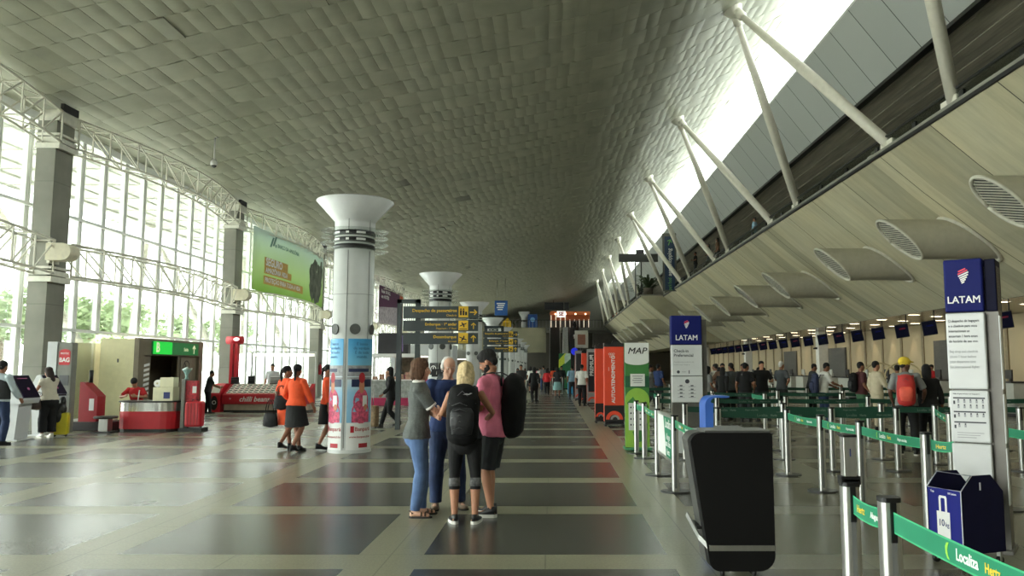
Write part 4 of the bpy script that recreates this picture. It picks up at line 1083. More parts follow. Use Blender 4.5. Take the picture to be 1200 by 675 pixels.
# blue-arched machine behind it
r = thing('blue_arch_kiosk', 'kiosk with a bright blue arched hood just behind the black kiosk', 'kiosk', (1.66, 7.75, 0))
mblue = mat('arch_blue', (52, 96, 180), .45)
mb = MB(); path = []
for i in range(9): a = PI - PI / 2 * i / 8; path.append((-.20 + .09 + .09 * math.cos(a), 1.21 + .09 * math.sin(a)))
path = [(-.20, .05)] + path + [(.03, 1.3)]
inn = [(x + .018, z - .018) for x, z in path]; inn = [(x + .075 if i < 4 else x + .06 - .006 * i, z - .018) for i, (x, z) in enumerate(path)]; inn[0] = (-.125, .05); inn[-1] = (.03, 1.284)
mb.prism(path + inn[::-1], -.11, .2, 'y'); mb.build('arched_hood', mblue, r)
mb = MB(); mb.box(-.178, .16, .02, .18, .05, .98); mb.build('cabinet', mkb, r); mb = MB(); mb.box(-.178, .18, -.1, .2, .985, 1.0); mb.build('counter_top', mks, r)
mb = MB(); mb.box(-.22, .2, -.12, .22, 0, .05); mb.build('plinth', mks, r)

# ================================================================ hand-luggage sizer bin
r = thing('luggage_sizer_bin', 'dark blue luggage sizer bin on wheels printed with a white suitcase', 'sizer bin', (3.14, 6.5, 0), rad(-68))
mbb = mat('bin_blue', (28, 34, 120), .6, var=.04, spec=.2); mbd = mat('bin_navy', (13, 15, 48), .6, spec=.2); mtrimw = mat('bin_edge_white', (205, 208, 220), .5)
Wd, Dp, H_ = .33, .46, .62
mb = MB(); zb = .11
mb.add([(-Wd/2, 0, zb), (Wd/2, 0, zb), (Wd/2, 0, .60), (-Wd/2, 0, .60)], [(0, 1, 2, 3)]); mb.add([(-Wd/2, .012, zb), (Wd/2, .012, zb), (Wd/2, .012, .60), (-Wd/2, .012, .60)], [(3, 2, 1, 0)]); mb.build('front_panel', mbb, r)
mb = MB()
for x in (-Wd/2, Wd/2 - .012): mb.prism([(0, zb), (Dp, zb), (Dp, .58), (Dp - .13, .715), (.12, .715), (0, .60)], x, x + .012, 'x')
mb.build('side_panel', mbd, r)
mb = MB(); mb.box(-Wd/2, Wd/2, Dp - .012, Dp, zb, .58); mb.box(-Wd/2, Wd/2, 0, Dp, zb, zb + .015); mb.build('tray', mbd, r)
mb = MB(); q = [(-Wd/2, 0, .60), (Wd/2, 0, .60), (Wd/2, .12, .715), (-Wd/2, .12, .715), (-Wd/2, 0, .60)]
mb.tube(q, .005, 6); mb.bar((Wd/2, -.002, zb), (Wd/2, -.002, .60), .006); mb.build('edge_trim', mtrimw, r)
F = frame((-.01, -.001, 0), (1, 0, 0), (0, 0, 1))
mb = MB(); mb.rect(F, -.062, .062, .20, .42, .003); mb.poly([(-.038, .42), (-.038, .53), (-.030, .545), (.030, .545), (.038, .53), (.038, .42), (.020, .42), (.020, .52), (.014, .527), (-.014, .527), (-.020, .52), (-.020, .42)], F, .003); mb.text('Top', .022, F, -.10, .57, 0, bold=.02); mb.text('10 Latam', .022, F, .09, .57, 0, bold=.02); mb.build('suitcase_print', madw, r)
F2 = frame((-.01, -.0045, 0), (1, 0, 0), (0, 0, 1)); mb = MB(); mb.text('10', .075, F2, -.018, .33, 0, bold=.01, sx=.8); mb.text('kg', .05, F2, .036, .32, 0, sx=.8); mb.build('weight_print', mat('ink_blue'), r)
mb = MB(); mb.box(Wd/2, Wd/2 + .003, .20, .215, .60, .66); mb.build('hand_slot', mtrimw, r)
for x in (-Wd/2 + .03, Wd/2 - .03):
    for y in (.04, Dp - .04):
        mb = MB(); mb.cyl((x - .012, y, .035), (x + .012, y, .035), .035, n=14); mb.build('wheel', mblk, r); mb = MB(); mb.box(x - .018, x + .018, y - .01, y + .01, .03, zb); mb.build('wheel_fork', mst, r)

# ================================================================ banners and self-service towers along the walkway
mgm = mat('banner_green', (58, 120, 56), .5, var=.06); mlg = mat('banner_lime', (142, 186, 72), .5, var=.06); mdg = mat('banner_deep_green', (22, 84, 54), .5); mbw = mat('banner_white', (214, 216, 210), .45, var=.02)
r = thing('map_banner', 'green and white airline banner tower headed MAP', 'banner', (1.645, 15.5, 0))
mb = MB(); mb.box(-.235, .235, -.02, .10, .06, 2.06); mb.build('tower', mgm, r, bevel=.01)
F = frame((0, -.0205, 0), (1, 0, 0), (0, 0, 1))
mb = MB(); mb.rect(F, -.235, .235, 1.70, 2.06, .003); mb.poly([(.235 * math.cos(PI + PI * i / 16), 1.70 + .07 * math.sin(PI + PI * i / 16)) for i in range(17)], F, .0034); mb.build('white_head', mbw, r)
mb = MB(); F2 = frame((0, -.026, 0), (1, 0, 0), (0, 0, 1)); mb.text('MAP', .17, F2, 0, 1.90, 0, bold=.008, shear=.25, sx=1.1); mb.build('airline_name', mat('ink_black', (18, 18, 18), .5), r)
mb = MB(); mb.rect(F, -.235, .235, .06, .95, .0035); mb.disc(F, (0, .95), .235, .0035, 0, 24, 0, PI); mb.build('lime_field', mlg, r)
mb = MB(); mb.rect(F, -.235, .235, 1.2, 1.42, .0032); mb.build('deep_green_field', mdg, r)
mb = MB(); mb.poly([(-.2, .9), (-.08, 1.02), (.02, .86), (-.1, .76)], F2, .002); mb.poly([(.06, .84), (.16, .94), (.22, .82), (.12, .74)], F2, .002); mb.poly([(-.1, .35), (.2, .52), (.18, .2), (-.02, .14)], F2, .002); mb.build('leaf_shapes', mgm, r)
for nm_, a in (('notice_sheet', (-.13, .15, 1.22, 1.46)), ('icon_sheet', (-.17, .17, .38, .90))):
    mb = MB(); F3 = frame((0, -.03, 0), (1, 0, 0), (0, 0, 1)); mb.rect(F3, *a, .004); pn = mb.build(nm_, mbw, r); mb = MB(); F4 = frame((0, -.0345, 0), (1, 0, 0), (0, 0, 1))
    if nm_ == 'notice_sheet':
        for k in range(4): mb.rect(F4, -.09 + .02 * (k % 2), .11 - .02 * (k % 2), 1.41 - k * .04, 1.42 - k * .04)
    else:
        for k in range(4):
            for q in range(5): mb.rect(F4, -.14 + q * .06, -.11 + q * .06, .80 - k * .11, .83 - k * .11)
    mb.build('sheet_print', mink, pn)
mb = MB(); mb.box(-.26, .26, -.22, .24, .02, .06); mb.build('foot', mat('foot_green', (70, 140, 100), .4), r, bevel=.008)
mor = mat('tower_orange', (226, 74, 44), .45, var=.04); mdk = mat('tower_black', (26, 24, 25), .5); mgy = mat('tower_grey', (150, 150, 150), .5)
def tower(loc, label, w, h, face, title, small, rz=0):
    r = thing('self_service_tower', label, 'banner', loc, rz)
    mb = MB(); mb.box(-w / 2, w / 2, 0, .36, .12, h - .10); mb.build('cabinet', mor, r, bevel=.01)
    mb = MB(); mb.box(-w / 2, w / 2, -.01, .37, h - .10, h); mb.prism([(-.06, h), (.1, h), (.06, h + .07), (-.02, h + .07)], .05, .3, 'y'); mb.build('black_cap', mdk, r)
    F = frame((0, -.002, 0), (1, 0, 0), (0, 0, 1)); pm_ = {'o': mor, 'd': mat('premium_black', (40, 38, 44), .45)}[face]
    mb = MB(); mb.rect(F, -w / 2 + .03, w / 2 - .02, .58, h - .14, .012); pn = mb.build('face_panel', pm_, r)
    if face == 'd':
        mb = MB(); mb.rect(F, -w / 2, w / 2, h - .14, h - .0, .014); mb.rect(F, -w / 2, -w / 2 + .05, .5, h, .013); mb.build('grey_border', mgy, r)
    mb = MB(); mb.rect(F, -w / 2, w / 2, .12, .56, .012); sk = mb.build('lower_panel', mdk if face == 'o' else mgy, r)
    F1 = frame((0, -.0145, 0), (1, 0, 0), (0, 0, 1))
    ra = min(.24, w * .43); mb = MB(); mb.ring(F1, (0, .18), ra, ra * .42, .003, 0, 18, 0, PI); mb.build('arc_stripe', mor, sk)
    mb = MB(); mb.ring(F1, (ra * .08, .18), ra * .54, ra * .25, .004, 0, 18, 0, PI); mb.build('inner_arc', mgy, sk)
    Fv = frame((0, -.0145, 0), (0, 0, 1), (-1, 0, 0)); L = h - .75
    mb = MB(); mb.box(-w / 2 + .02, w / 2, .0, .4, .04, .1)
    for x in (-w / 2 + .03, w / 2 - .03): mb.box(x - .03, x + .03, -.08, .42, 0, .04)
    mb.build('feet', mdk, r)
    if not title: return r
    tg = text_geo(title, 'CENTER', .02, 0, 3); wid = max(v[0] for v in tg[0]) - min(v[0] for v in tg[0])
    cap = min(L * (.86 if face == 'o' else .62) / wid, w * .5)
    mb = MB(); mb.text(title, cap, Fv, .58 + L * (.46 if face == 'o' else .68), .02, 0, bold=.02)
    for q, (tx, xx, zz) in enumerate(small): mb.text(tx, .05, Fv, zz, xx, 0)
    for q in range(3): mb.ring(F1, (-.12 + .055 * q, h - .30), .03, .008, .003, 0, 10)
    mb.ring(F1, (-.09, h - .37), .03, .008, .003, 0, 10); mb.ring(F1, (-.035, h - .37), .03, .008, .003, 0, 10)
    mb.build('lettering', madw, pn)
tower((1.70, 21.9, 0), 'orange tower lettered AUTOATENDIMENTO beside the walkway', .54, 2.26, 'o', 'AUTOATENDIMENTO', [('novo', .15, 1.55)])
tower((1.40, 23.2, 0), 'orange tower half hidden behind the AUTOATENDIMENTO one', .30, 2.24, 'o', '', [])
tower((1.72, 34.2, 0), 'black and grey tower lettered PREMIUM beyond the orange one', .44, 2.40, 'd', 'PREMIUM', [])
tower((1.45, 36.2, 0), 'narrow orange tower just left of the PREMIUM one', .22, 2.36, 'o', '', [])
tower((1.30, 39.2, 0), 'dark tower at the far end of the tower row', .34, 2.44, 'd', '', [])

# ================================================================ hanging and standing wayfinding signs
msg = mat('sign_slate', (50, 60, 62), .45, var=.04); msy = mat('sign_yellow', (222, 180, 42), .45, var=.03); mblk2 = mat('ink_black')
def arrow(mb, F, x, y, s, a, mi=0):
    c, n = math.cos(a), math.sin(a)
    def T(p): return (x + s * (p[0] * c - p[1] * n), y + s * (p[0] * n + p[1] * c))
    mb.poly([T(p) for p in [(-.5, -.07), (.32, -.07), (.32, .07), (-.5, .07)]], F, .004, mi)
    mb.poly([T(p) for p in [(.5, 0), (.12, .40), (.02, .30), (.32, 0)]], F, .0045, mi); mb.poly([T(p) for p in [(.5, 0), (.32, 0), (.02, -.30), (.12, -.40)]], F, .0042, mi)
def plane_icon(mb, F, x, y, s, down):
    k = -1 if down else 1
    def T(p): return (x + s * p[0], y + s * p[1] * k)
    for q in ([(-.42, -.16), (.34, .14), (.44, .24), (.36, .28), (-.40, -.04)], [(-.1, .04), (.12, .12), (-.14, .36), (-.24, .34)], [(-.02, -.02), (.14, .06), (.16, -.24), (.06, -.26)]):
        pts = [T(p) for p in q]; mb.poly(pts if k > 0 else pts[::-1], F, .004, 0)
    mb.rect(F, x - s * .45, x + s * .45, y - s * .5, y - s * .42, .004, 0)
def people_icon(mb, F, x, y, s):
    for dx in (-.28, .02): mb.disc(F, (x + s * dx, y + s * .28), s * .09, .004, 0, 10); mb.poly([(x + s * (dx - .1), y + s * .16), (x + s * (dx - .1), y - s * .4), (x + s * (dx + .1), y - s * .4), (x + s * (dx + .1), y + s * .16)], F, .004)
    mb.rect(F, x + s * .2, x + s * .42, y - s * .4, y + s * .0, .004)
def wayfinder(y, k, label, x0, x1, zs, fx, lines, dim=False):
    """k: z of top; boards from x0..x1"""
    r = thing('wayfinding_sign', label, 'sign', ((x0 + x1) / 2, y, 0)); c = (x0 + x1) / 2
    mb = MB(); zt = k
    for x in fx: mb.box(x - c - .06, x - c + .06, .03, .15, 0, zt)
    mb.box(fx[0] - c - .06, fx[1] - c + .06, .03, .15, zt - .1, zt); mb.build('post_frame', msg, r)
    w = x1 - x0; iw = w * .125; x_ic = x1 - c - w * .26; x_ar = x1 - c - w * .13
    for i, ((za, zb), (t1, t2, ic, ar)) in enumerate(zip(zs, lines)):
        mb = MB(); mb.box(x0 - c, x1 - c, -.05, .03, za, zb); bo = mb.build('board', msg, r)
        F = frame((0, -.0505, 0), (1, 0, 0), (0, 0, 1)); F2 = frame((0, -.0545, 0), (1, 0, 0), (0, 0, 1)); h = zb - za; zc = (za + zb) / 2
        mb = MB(); mb.rect(F, x_ic, x_ar - .005, za + h * .08, zb - .0, .004); mb.build('pictogram_field', msy, bo)
        mb = MB()
        if ic == 'p': people_icon(mb, F2, x_ic + w * .063, zc + h * .05, h * .75)
        else: plane_icon(mb, F2, x_ic + w * .063, zc + h * .05, h * .8, ic == 'd')
        mb.build('pictogram', mblk2, bo)
        mb = MB(); mb.text(t1, h * .36, F, x_ic - w * .025, zc + h * .14, 0, 'RIGHT', bold=.018, sx=1.02); mb.text(t2, h * .24, F, x_ic - w * .025, zc - h * .26, 0, 'RIGHT'); arrow(mb, F, x_ar + w * .07, zc, h * .62, 0 if ar == 'r' else PI / 2); mb.build('lettering', msy, bo)
ln = [('Despacho de passageiros', 'Check-in', 'p', 'r'), ('Embarque · 1º andar', 'Departure - 1º floor', 'u', 'u'), ('Desembarque', 'Arrivals', 'd', 'u')]
wayfinder(20.6, 3.36, 'dark three-board wayfinding sign with yellow lettering, the nearer one', -3.86, -1.92, [(2.86, 3.17), (2.53, 2.80), (2.19, 2.48)], (-3.98, -3.50), ln)
wayfinder(33.5, 3.36, 'smaller far wayfinding sign with three dark boards', -2.90, -1.45, [(2.86, 3.12), (2.55, 2.81), (2.24, 2.50)], (-2.80, -2.10), ln)
# wall banners hung between the trusses
def bow_x(t): return -12.62 + .22 * math.sin(PI * t) + .06
def wall_banner(name, label, ya, yb, k, z0, z1, base, fn):
    YA, YB = 20.2 + BAY * k + .76, 20.2 + BAY * (k + 1)
    r = thing(name, label, 'banner', (0, 0, 0)); r.location = (-12.5, (ya + yb) / 2, z0)
    def pt(u, v, off=0):
        y = ya + (yb - ya) * u; return V((bow_x((y - YA) / (YB - YA)) + .02 + off + 12.5, y - (ya + yb) / 2, (z1 - z0) * v))
    mb = MB(); mb.grid(lambda u, v: pt(u, v), 16, 6); mb.grid(lambda u, v: pt(1 - u, v, -.02), 16, 6); sheet = mb.build('banner_sheet', base, r)
    fn(pt, sheet)
def warp(mb, pt, txt, size, u0, v0, W, H, align='LEFT', bold=0, mi=0):
    vs, fs = text_geo(txt, align, bold, 0, 2)
    mb.add([pt(u0 + p[0] * size / W, v0 + p[1] * size / H, .008 + .4 * p[2] if p[2] > 0 else .008) for p in vs], fs, mi)
m, t, b = new_mat('banner_green_fade')      # printed colour of the banner: pale sky over a green field
tc = t.node('ShaderNodeTexCoord'); sx = t.node('ShaderNodeSeparateXYZ', inp={0: tc.outputs['Object']})
nz = t.node('ShaderNodeTexNoise', inp={'Vector': tc.outputs['Object'], 'Scale': .7, 'Detail': 4})
cr = t.node('ShaderNodeValToRGB'); t.l.new(t.node('ShaderNodeMapRange', inp={'Value': t.math('ADD', sx.outputs[2], t.math('MULTIPLY', nz.outputs[0], .7)), 'From Min': .2, 'From Max': 3.0}).outputs[0], cr.inputs[0])
e = cr.color_ramp.elements; e[0].color = rgb(150, 182, 92); e[1].color = rgb(200, 212, 208); q = e.new(.45); q.color = rgb(188, 204, 160)
t.l.new(cr.outputs[0], b.inputs['Base Color']); b.inputs['Roughness'].default_value = .7
tl_ = t.node('ShaderNodeBsdfTranslucent'); t.l.new(cr.outputs[0], tl_.inputs[0]); mx_ = t.node('ShaderNodeMixShader', inp={0: .5, 1: b.outputs[0], 2: tl_.outputs[0]}); t.l.new(mx_.outputs[0], t.n['Material Output'].inputs[0])
def green_art(pt, sheet):
    W, H = 9.9, 2.75
    mb = MB(); mb.grid(lambda u, v: pt(.115 + .27 * u, .42 + .15 * v, .006), 8, 2); mb.grid(lambda u, v: pt(.115 + .32 * u, .30 + .12 * v, .006), 8, 2); mb.grid(lambda u, v: pt(.11 + .50 * u, .13 + .14 * v, .006), 8, 2); mb.build('orange_caption', mat('caption_orange', (196, 158, 84), .7), sheet)
    mb = MB(); warp(mb, pt, 'SEGURO', .48, .13, .495, W, H, bold=.03); warp(mb, pt, 'AMAZÔNIA VIDA', .32, .13, .36, W, H, bold=.02); warp(mb, pt, 'PROTEÇÃO PARA TODA A VIDA', .30, .125, .20, W, H, bold=.02); mb.build('caption_lettering', madw, sheet)
    mb = MB(); warp(mb, pt, 'BANCO DA AMAZÔNIA', .26, .25, .82, W, H, bold=.01)
    for a in ((.165, .76), (.195, .79)): mb.grid(lambda u, v: pt(a[0] + .018 * u + .03 * v, a[1] + .17 * v, .008), 1, 1)
    mb.grid(lambda u, v: pt(.225 + .015 * u, .78 + .05 * v, .008), 1, 1); mb.build('bank_name', mat('ink_teal', (86, 120, 112), .6), sheet)
    mb = MB(); q = random.Random(3)
    for c, rr in (((.80, .42), (.085, .36)), ((.87, .30), (.085, .30)), ((.76, .62), (.05, .16)), ((.91, .5), (.06, .34)), ((.83, .76), (.06, .12)), ((.95, .7), (.035, .22))):
        vs = [pt(c[0], c[1], .008)] + [pt(min(.99, c[0] + rr[0] * math.cos(2 * PI * j / 24) * q.uniform(.75, 1.1)), max(.01, c[1] + rr[1] * math.sin(2 * PI * j / 24) * q.uniform(.8, 1.1)), .008) for j in range(24)]
        mb.add(vs, [(0, 1 + j, 1 + (j + 1) % 24) for j in range(24)])
    mb.build('tree_picture', mat('picture_dark_tree', (92, 98, 84), .7, var=.55, scale=2.5), sheet)
wall_banner('wall_banner', 'big green bank banner with orange captions hung between the trusses', 32.95, 42.9, 1, 4.86, 7.55, m, green_art)
def purple_art(pt, sheet):
    W, H = 7, 2.7
    mb = MB(); mb.grid(lambda u, v: pt(.0 + 1.0 * u, .0 + (.42 + .2 * u) * v, .006), 10, 2); mb.build('lower_picture', mat('picture_pale_pattern', (170, 160, 165), .7, var=.4, scale=5), sheet)
    mb = MB(); warp(mb, pt, 'Rede 104 ALL', .36, .06, .86, W, H, bold=.015); warp(mb, pt, 'em HOTÉIS', .36, .06, .72, W, H, bold=.015); mb.build('lettering', madw, sheet)
    mb = MB(); mb.grid(lambda u, v: pt(.78 + .2 * u, .3 + .68 * v, .007), 4, 2); mb.build('orange_corner', mat('picture_orange', (200, 110, 70), .7, var=.3, scale=3), sheet)
wall_banner('wall_banner', 'purple and white banner hung beyond the first white column', 57.2, 66.0, 3, 4.86, 7.6, mat('banner_purple', (84, 36, 72), .7, var=.1), purple_art)
# vertical shopping sign on the gallery edge
r = thing('shopping_sign', 'tall narrow dark blue sign lettered aeroshopping on the gallery edge', 'sign', (8.95, 60, 7.4))
mb = MB(); mb.box(-.52, .52, -.1, .1, 0, 4.45); mb.build('frame', mat('sign_frame_grey', (92, 92, 86), .5), r)
mb = MB(); mb.box(-.38, .38, -.12, -.1, .1, 4.2); mb.build('blue_panel', mat('sign_blue', (30, 52, 84), .45), r)
Fv = frame((0, -.121, 0), (0, 0, 1), (-1, 0, 0)); mb = MB(); mb.text('aeroshopping', .44, Fv, 2.22, 0, 0, bold=.012, sx=.88); mb.build('white_lettering', madw, r)
mb = MB(); mb.text('park food', .40, Fv, .55, 0, 0, sx=.6); arrow(mb, frame((0, -.121, 0), (1, 0, 0), (0, 0, 1)), 0, 3.75, .5, rad(70)); mb.build('green_lettering', mat('ink_green', (110, 170, 90), .5), r)

# ================================================================ ceiling camera
r = thing('security_camera', 'white dome security camera on a rod under the left of the ceiling', 'camera', (-11.1, 25.5, 8.24))
mb = MB(); mb.cyl((0, 0, .12), (0, 0, .88), .022); mb.build('rod', madw, r)
mb = MB(); mb.lathe([(0, .16), (.07, .15), (.11, .06), (.11, -.02), (.09, -.05)], 18); mb.build('housing', madw, r)
mb = MB(); mb.ell((0, 0, -.05), (.085, .085, .08)); mb.build('dome', mblk, r)
mb = MB(); mb.lathe([(0, .88), (.10, .88), (.10, .92), (0, .92)], 16); mb.build('ceiling_plate', madw, r)
# ================================================================ left side: kiosks, bag wrapping, desk, entrance, glasses stall
mkw = mat('kiosk_white', (192, 194, 196), .4, var=.03); mscr = mat('kiosk_screen', (26, 18, 44), .12); mlogo = mat('screen_glow', (150, 70, 110), .4, emit=.15)
def self_kiosk(loc, rz, label):
    r = thing('self_check_in_kiosk', label, 'kiosk', loc, rz, 'white self check-in kiosks')
    mb = MB(); mb.prism([(-.10, .03), (.2, .03), (.26, .80), (-.16, .80)], -.2, .2, 'x'); mb.build('pedestal', mkw, r, bevel=.01)
    mb = MB(); mb.prism([(-.26, .80), (.28, .80), (.30, 1.05), (.12, 1.40), (.04, 1.42), (-.30, .90)], -.27, .27, 'x'); mb.build('head', mkw, r, bevel=.015)
    F = frame((0, -.305 + .0, .905), (1, 0, 0), (0, .34, .52)); L = .62
    mb = MB(); mb.rect(F, -.25, .25, .02, L - .03, .022); sc = mb.build('screen', mscr, r)
    F = frame(F @ V((0, 0, .0225)), (1, 0, 0), (0, .34, .52)); mb = MB(); mb.disc(F, (.02, .24), .035, .002); mb.rect(F, -.15, .15, .50, .52, .002); mb.build('screen_logo', mlogo, sc)
    mb = MB(); mb.box(-.26, .26, -.22, .3, 0, .03); mb.build('foot', mkw, r, bevel=.008)
self_kiosk((-11.72, 17.6, 0), rad(86), 'white self check-in kiosk with slanted dark screen that the woman uses')
self_kiosk((-11.86, 18.85, 0), rad(86), 'white self check-in kiosk mostly hidden behind the woman')
mred = mat('stall_red', (190, 28, 42), .4, var=.05); mdred = mat('machine_red', (150, 26, 36), .45, var=.08); mgrp = mat('pillar_grey', (122, 122, 116), .5)
r = thing('bag_wrap_pillar', 'grey sign pillar with a red BAG sign behind the woman', 'sign pillar', (-12.0, 19.6, 0), rad(4))
mb = MB(); mb.box(-.16, .18, 0, .25, 0, 2.2); mb.build('grey_tower', mgrp, r, bevel=.01)
mb = MB(); mb.box(-.40, -.17, -.02, .06, 0, 2.22); mb.build('white_side_panel', mkw, r, bevel=.005)
F = frame((.01, -.001, 0), (1, 0, 0), (0, 0, 1)); mb = MB(); mb.poly([(-.13, 1.68), (-.11, 1.65), (.11, 1.65), (.13, 1.68), (.13, 1.98), (.09, 2.02), (0, 2.04), (-.09, 2.02), (-.13, 1.98)], F, .01); sg = mb.build('red_sign', mred, r)
F1 = frame((.01, -.0115, 0), (1, 0, 0), (0, 0, 1)); mb = MB(); mb.text('PROTEC', .06, F1, 0, 1.93, 0, sx=.9, bold=.02); mb.text('BAG', .15, F1, 0, 1.77, 0, bold=.03, sx=.85); mb.build('sign_lettering', madw, sg)
mb = MB(); mb.rect(F, -.10, .12, 1.15, 1.4, .01); mb.build('notice_plate', mat('plate_dark', (80, 82, 84), .4), r)
r = thing('bag_wrap_machine', 'red luggage wrapping machine on a low dark platform', 'wrapping machine', (-11.55, 20.55, 0))
mb = MB(); mb.box(-.62, .45, -.3, .3, 0, .22); mb.build('platform', mat('platform_dark', (54, 50, 50), .5, .3), r, bevel=.01)
mb = MB(); mb.prism([(-.48, .22), (-.02, .22), (-.02, .86), (-.12, .96), (-.40, 1.22), (-.48, 1.22)], -.18, .2, 'y'); mb.build('red_cabinet', mdred, r, bevel=.015)
mb = MB(); mb.cyl((-.34, .05, 1.2), (-.34, .05, 1.52), .05, n=14); mb.build('film_roll', mblk, r); mb = MB(); mb.cyl((.2, 0, .22), (.2, 0, .27), .2, n=24); mb.build('turntable', mst, r)
mb = MB(); mb.box(-.22, -.1, -.185, -.18, .5, .8); mb.build('control_panel', madw, r)
r = thing('steel_bag_stand', 'low steel bag stand left of the red desk', 'stand', (-10.98, 19.75, 0))
mb = MB(); mb.lathe([(0, .40), (.26, .40), (.28, .37), (.26, .34), (0, .34)], 20); mb.build('round_top', mat('stand_dark', (70, 68, 66), .4, .5), r)
mb = MB(); mb.box(-.11, .11, -.11, .11, .03, .34); mb.build('box_stem', mst, r); mb = MB(); mb.box(-.24, .24, -.2, .2, 0, .03); mb.build('foot', mblk, r)

# red information desk
r = thing('information_desk', 'curved red desk with a chrome band and dark top', 'desk', (-10.12, 20.1, 0))
def desk_out(o, n=14):
    pts = []
    for i in range(n + 1):
        a = PI + PI * i / n; k = lambda v, p: math.copysign(abs(v) ** p, v)
        pts.append((k(math.cos(a), .45) * (.78 + o), .35 + k(math.sin(a), .8) * (.55 + o)))
    return pts + [(.78 + o, .6 + o), (-.78 - o, .6 + o)]
for nm_, z0, z1, o_, mm in (('plinth', 0, .07, -.02, mblk), ('red_front', .07, .50, 0, mred), ('chrome_band', .50, .72, .004, mat('chrome_band', (190, 188, 182), .2, .9, var=.35, scale=14, aniso=(1, 1, .02))), ('desk_top', .72, .755, .03, mblk)):
    mb = MB(); mb.prism(desk_out(o_), z0, z1, 'z'); mb.build(nm_, mm, r)
mb = MB(); mb.box(-.08, .18, .1, .13, .755, .77); mb.bar((-.3, .05, .755), (-.3, .1, 1.02), .02); mb.build('microphone_stand', mst, r)
mcarton = mat('carton_cream', (226, 222, 190), .6, var=.05)
r = thing('cream_carton', 'larger cream carton with a dark square on the red desk', 'carton', (-9.72, 20.15, .756))
mb = MB(); mb.box(-.25, .25, -.17, .17, 0, .34); mb.build('box', mcarton, r, bevel=.006); mb = MB(); mb.box(.02, .18, -.173, -.17, .06, .22); mb.build('printed_square', mat('ink_blue'), r); mb = MB(); mb.box(-.03, .03, -.174, .174, .338, .342); mb.build('tape', mat('tape_tan', (190, 178, 140), .4), r)
r = thing('cream_carton', 'smaller cream carton stacked on top of the larger one', 'carton', (-9.66, 20.17, 1.10))
mb = MB(); mb.box(-.17, .17, -.14, .14, 0, .24); mb.build('box', mcarton, r, bevel=.006); mb = MB(); mb.box(-.02, .02, -.143, .143, .238, .242); mb.build('tape', mat('tape_tan'), r)
r = thing('paper_roll', 'white rounded paper roll leaning beside the smaller carton', 'roll', (-9.93, 20.22, 1.10))
mb = MB(); mb.cyl((0, -.12, .09), (0, .12, .09), .09, n=20); mb.build('roll', madw, r); mb = MB(); mb.cyl((0, -.125, .09), (0, .125, .09), .025, n=12); mb.build('core', mat('tape_tan'), r)
r = thing('display_stand', 'slim grey and red display stand at the right end of the red desk', 'display stand', (-9.13, 20.15, 0))
mb = MB(); mb.box(-.16, -.08, -.1, .14, 0, 1.30); mb.build('grey_upright', mgrp, r); mb = MB(); mb.box(-.08, .20, -.04, .1, .75, 1.26); mb.build('red_panel', mat('display_red_pattern', (168, 30, 44), .5, var=.5, scale=18), r)
mb = MB(); mb.box(-.15, .42, -.22, .2, 0, .09); mb.build('black_base', mblk, r); mb = MB(); F = frame((.13, -.041, 0), (1, 0, 0), (0, 0, 1)); mb.rect(F, -.04, .06, .95, 1.12, .003); mb.build('white_tag', madw, r)
r = thing('teal_ornament', 'pale teal cup-shaped ornament on top of the grey display stand', 'ornament', (-9.22, 20.15, 1.30))
mb = MB(); mb.lathe([(0, 0), (.05, 0), (.03, .06), (.04, .12), (.10, .22), (.12, .24), (.0, .2)], 16); mb.build('cup', mat('ornament_teal', (150, 186, 180), .4), r); mb = MB(); mb.chain([(-.1, 0, .22), (0, 0, .27), (.12, 0, .25)], [.03, .04, .03]); mb.build('ribbon', mat('ornament_pale', (206, 220, 214), .5), r)
r = thing('red_suitcase', 'big red suitcase displayed on the black base beside the red desk', 'suitcase', (-8.93, 20.05, .09))
mb = MB(); mb.box(-.21, .21, -.13, .13, .03, .66); mb.build('shell', mred, r, bevel=.05); mb = MB()
for x in (-.12, -.04, .04, .12): mb.box(x - .01, x + .01, -.137, .137, .08, .62)
mb.build('rib', mdred, r, bevel=.003); mb = MB(); mb.tube([(-.07, 0, .66), (-.07, 0, .70), (.07, 0, .70), (.07, 0, .66)], .012); mb.build('handle', mblk, r)
for x in (-.16, .16):
    mb = MB(); mb.cyl((x, -.02, .015), (x, .02, .015), .02, n=10); mb.box(x - .02, x + .02, -.02, .02, .02, .05); mb.build('wheel', mblk, r)

# glazed entrance marked B, standing through the glass wall
r = thing('entrance_lobby', 'brown and beige entrance lobby with a green sign lettered B', 'entrance', (-12.62, 24.26, 0))
mbe = mat('lobby_beige', (204, 198, 158), .5, var=.05); mbr = mat('lobby_brown', (112, 102, 84), .5, var=.08); mdk2 = mat('lobby_dark_glass', (44, 46, 50), .12, var=.2)
LY = 4.45; XF = 0
mb = MB(); mb.box(-1.15, -.12, 0, .12, .02, 2.47); mb.box(-1.15, -.12, .12, LY, 2.40, 2.47); mb.build('beige_side', mbe, r)
mb = MB(); mb.box(-.12, .03, 0, .34, 0, 2.5); mb.box(-.12, .03, LY - .3, LY, 0, 2.5); mb.box(-.12, .03, .34, LY - .3, 1.98, 2.5); mb.build('portal', mbr, r)
Fs = frame((.031, 0, 0), (0, 1, 0), (0, 0, 1))
msgn = mat('exit_sign_green', (20, 120, 60), .4, emit=.25); mbright = mat('exit_sign_bright', (20, 190, 60), .4, emit=.9)
mb = MB(); mb.rect(Fs, .75, LY - .5, 2.02, 2.42, .05); sg = mb.build('green_sign', msgn, r)
Fs2 = frame((.082, 0, 0), (0, 1, 0), (0, 0, 1)); mb = MB(); mb.rect(Fs2, .75, 2.0, 2.02, 2.42, .003); mb.build('lit_field', mbright, sg)
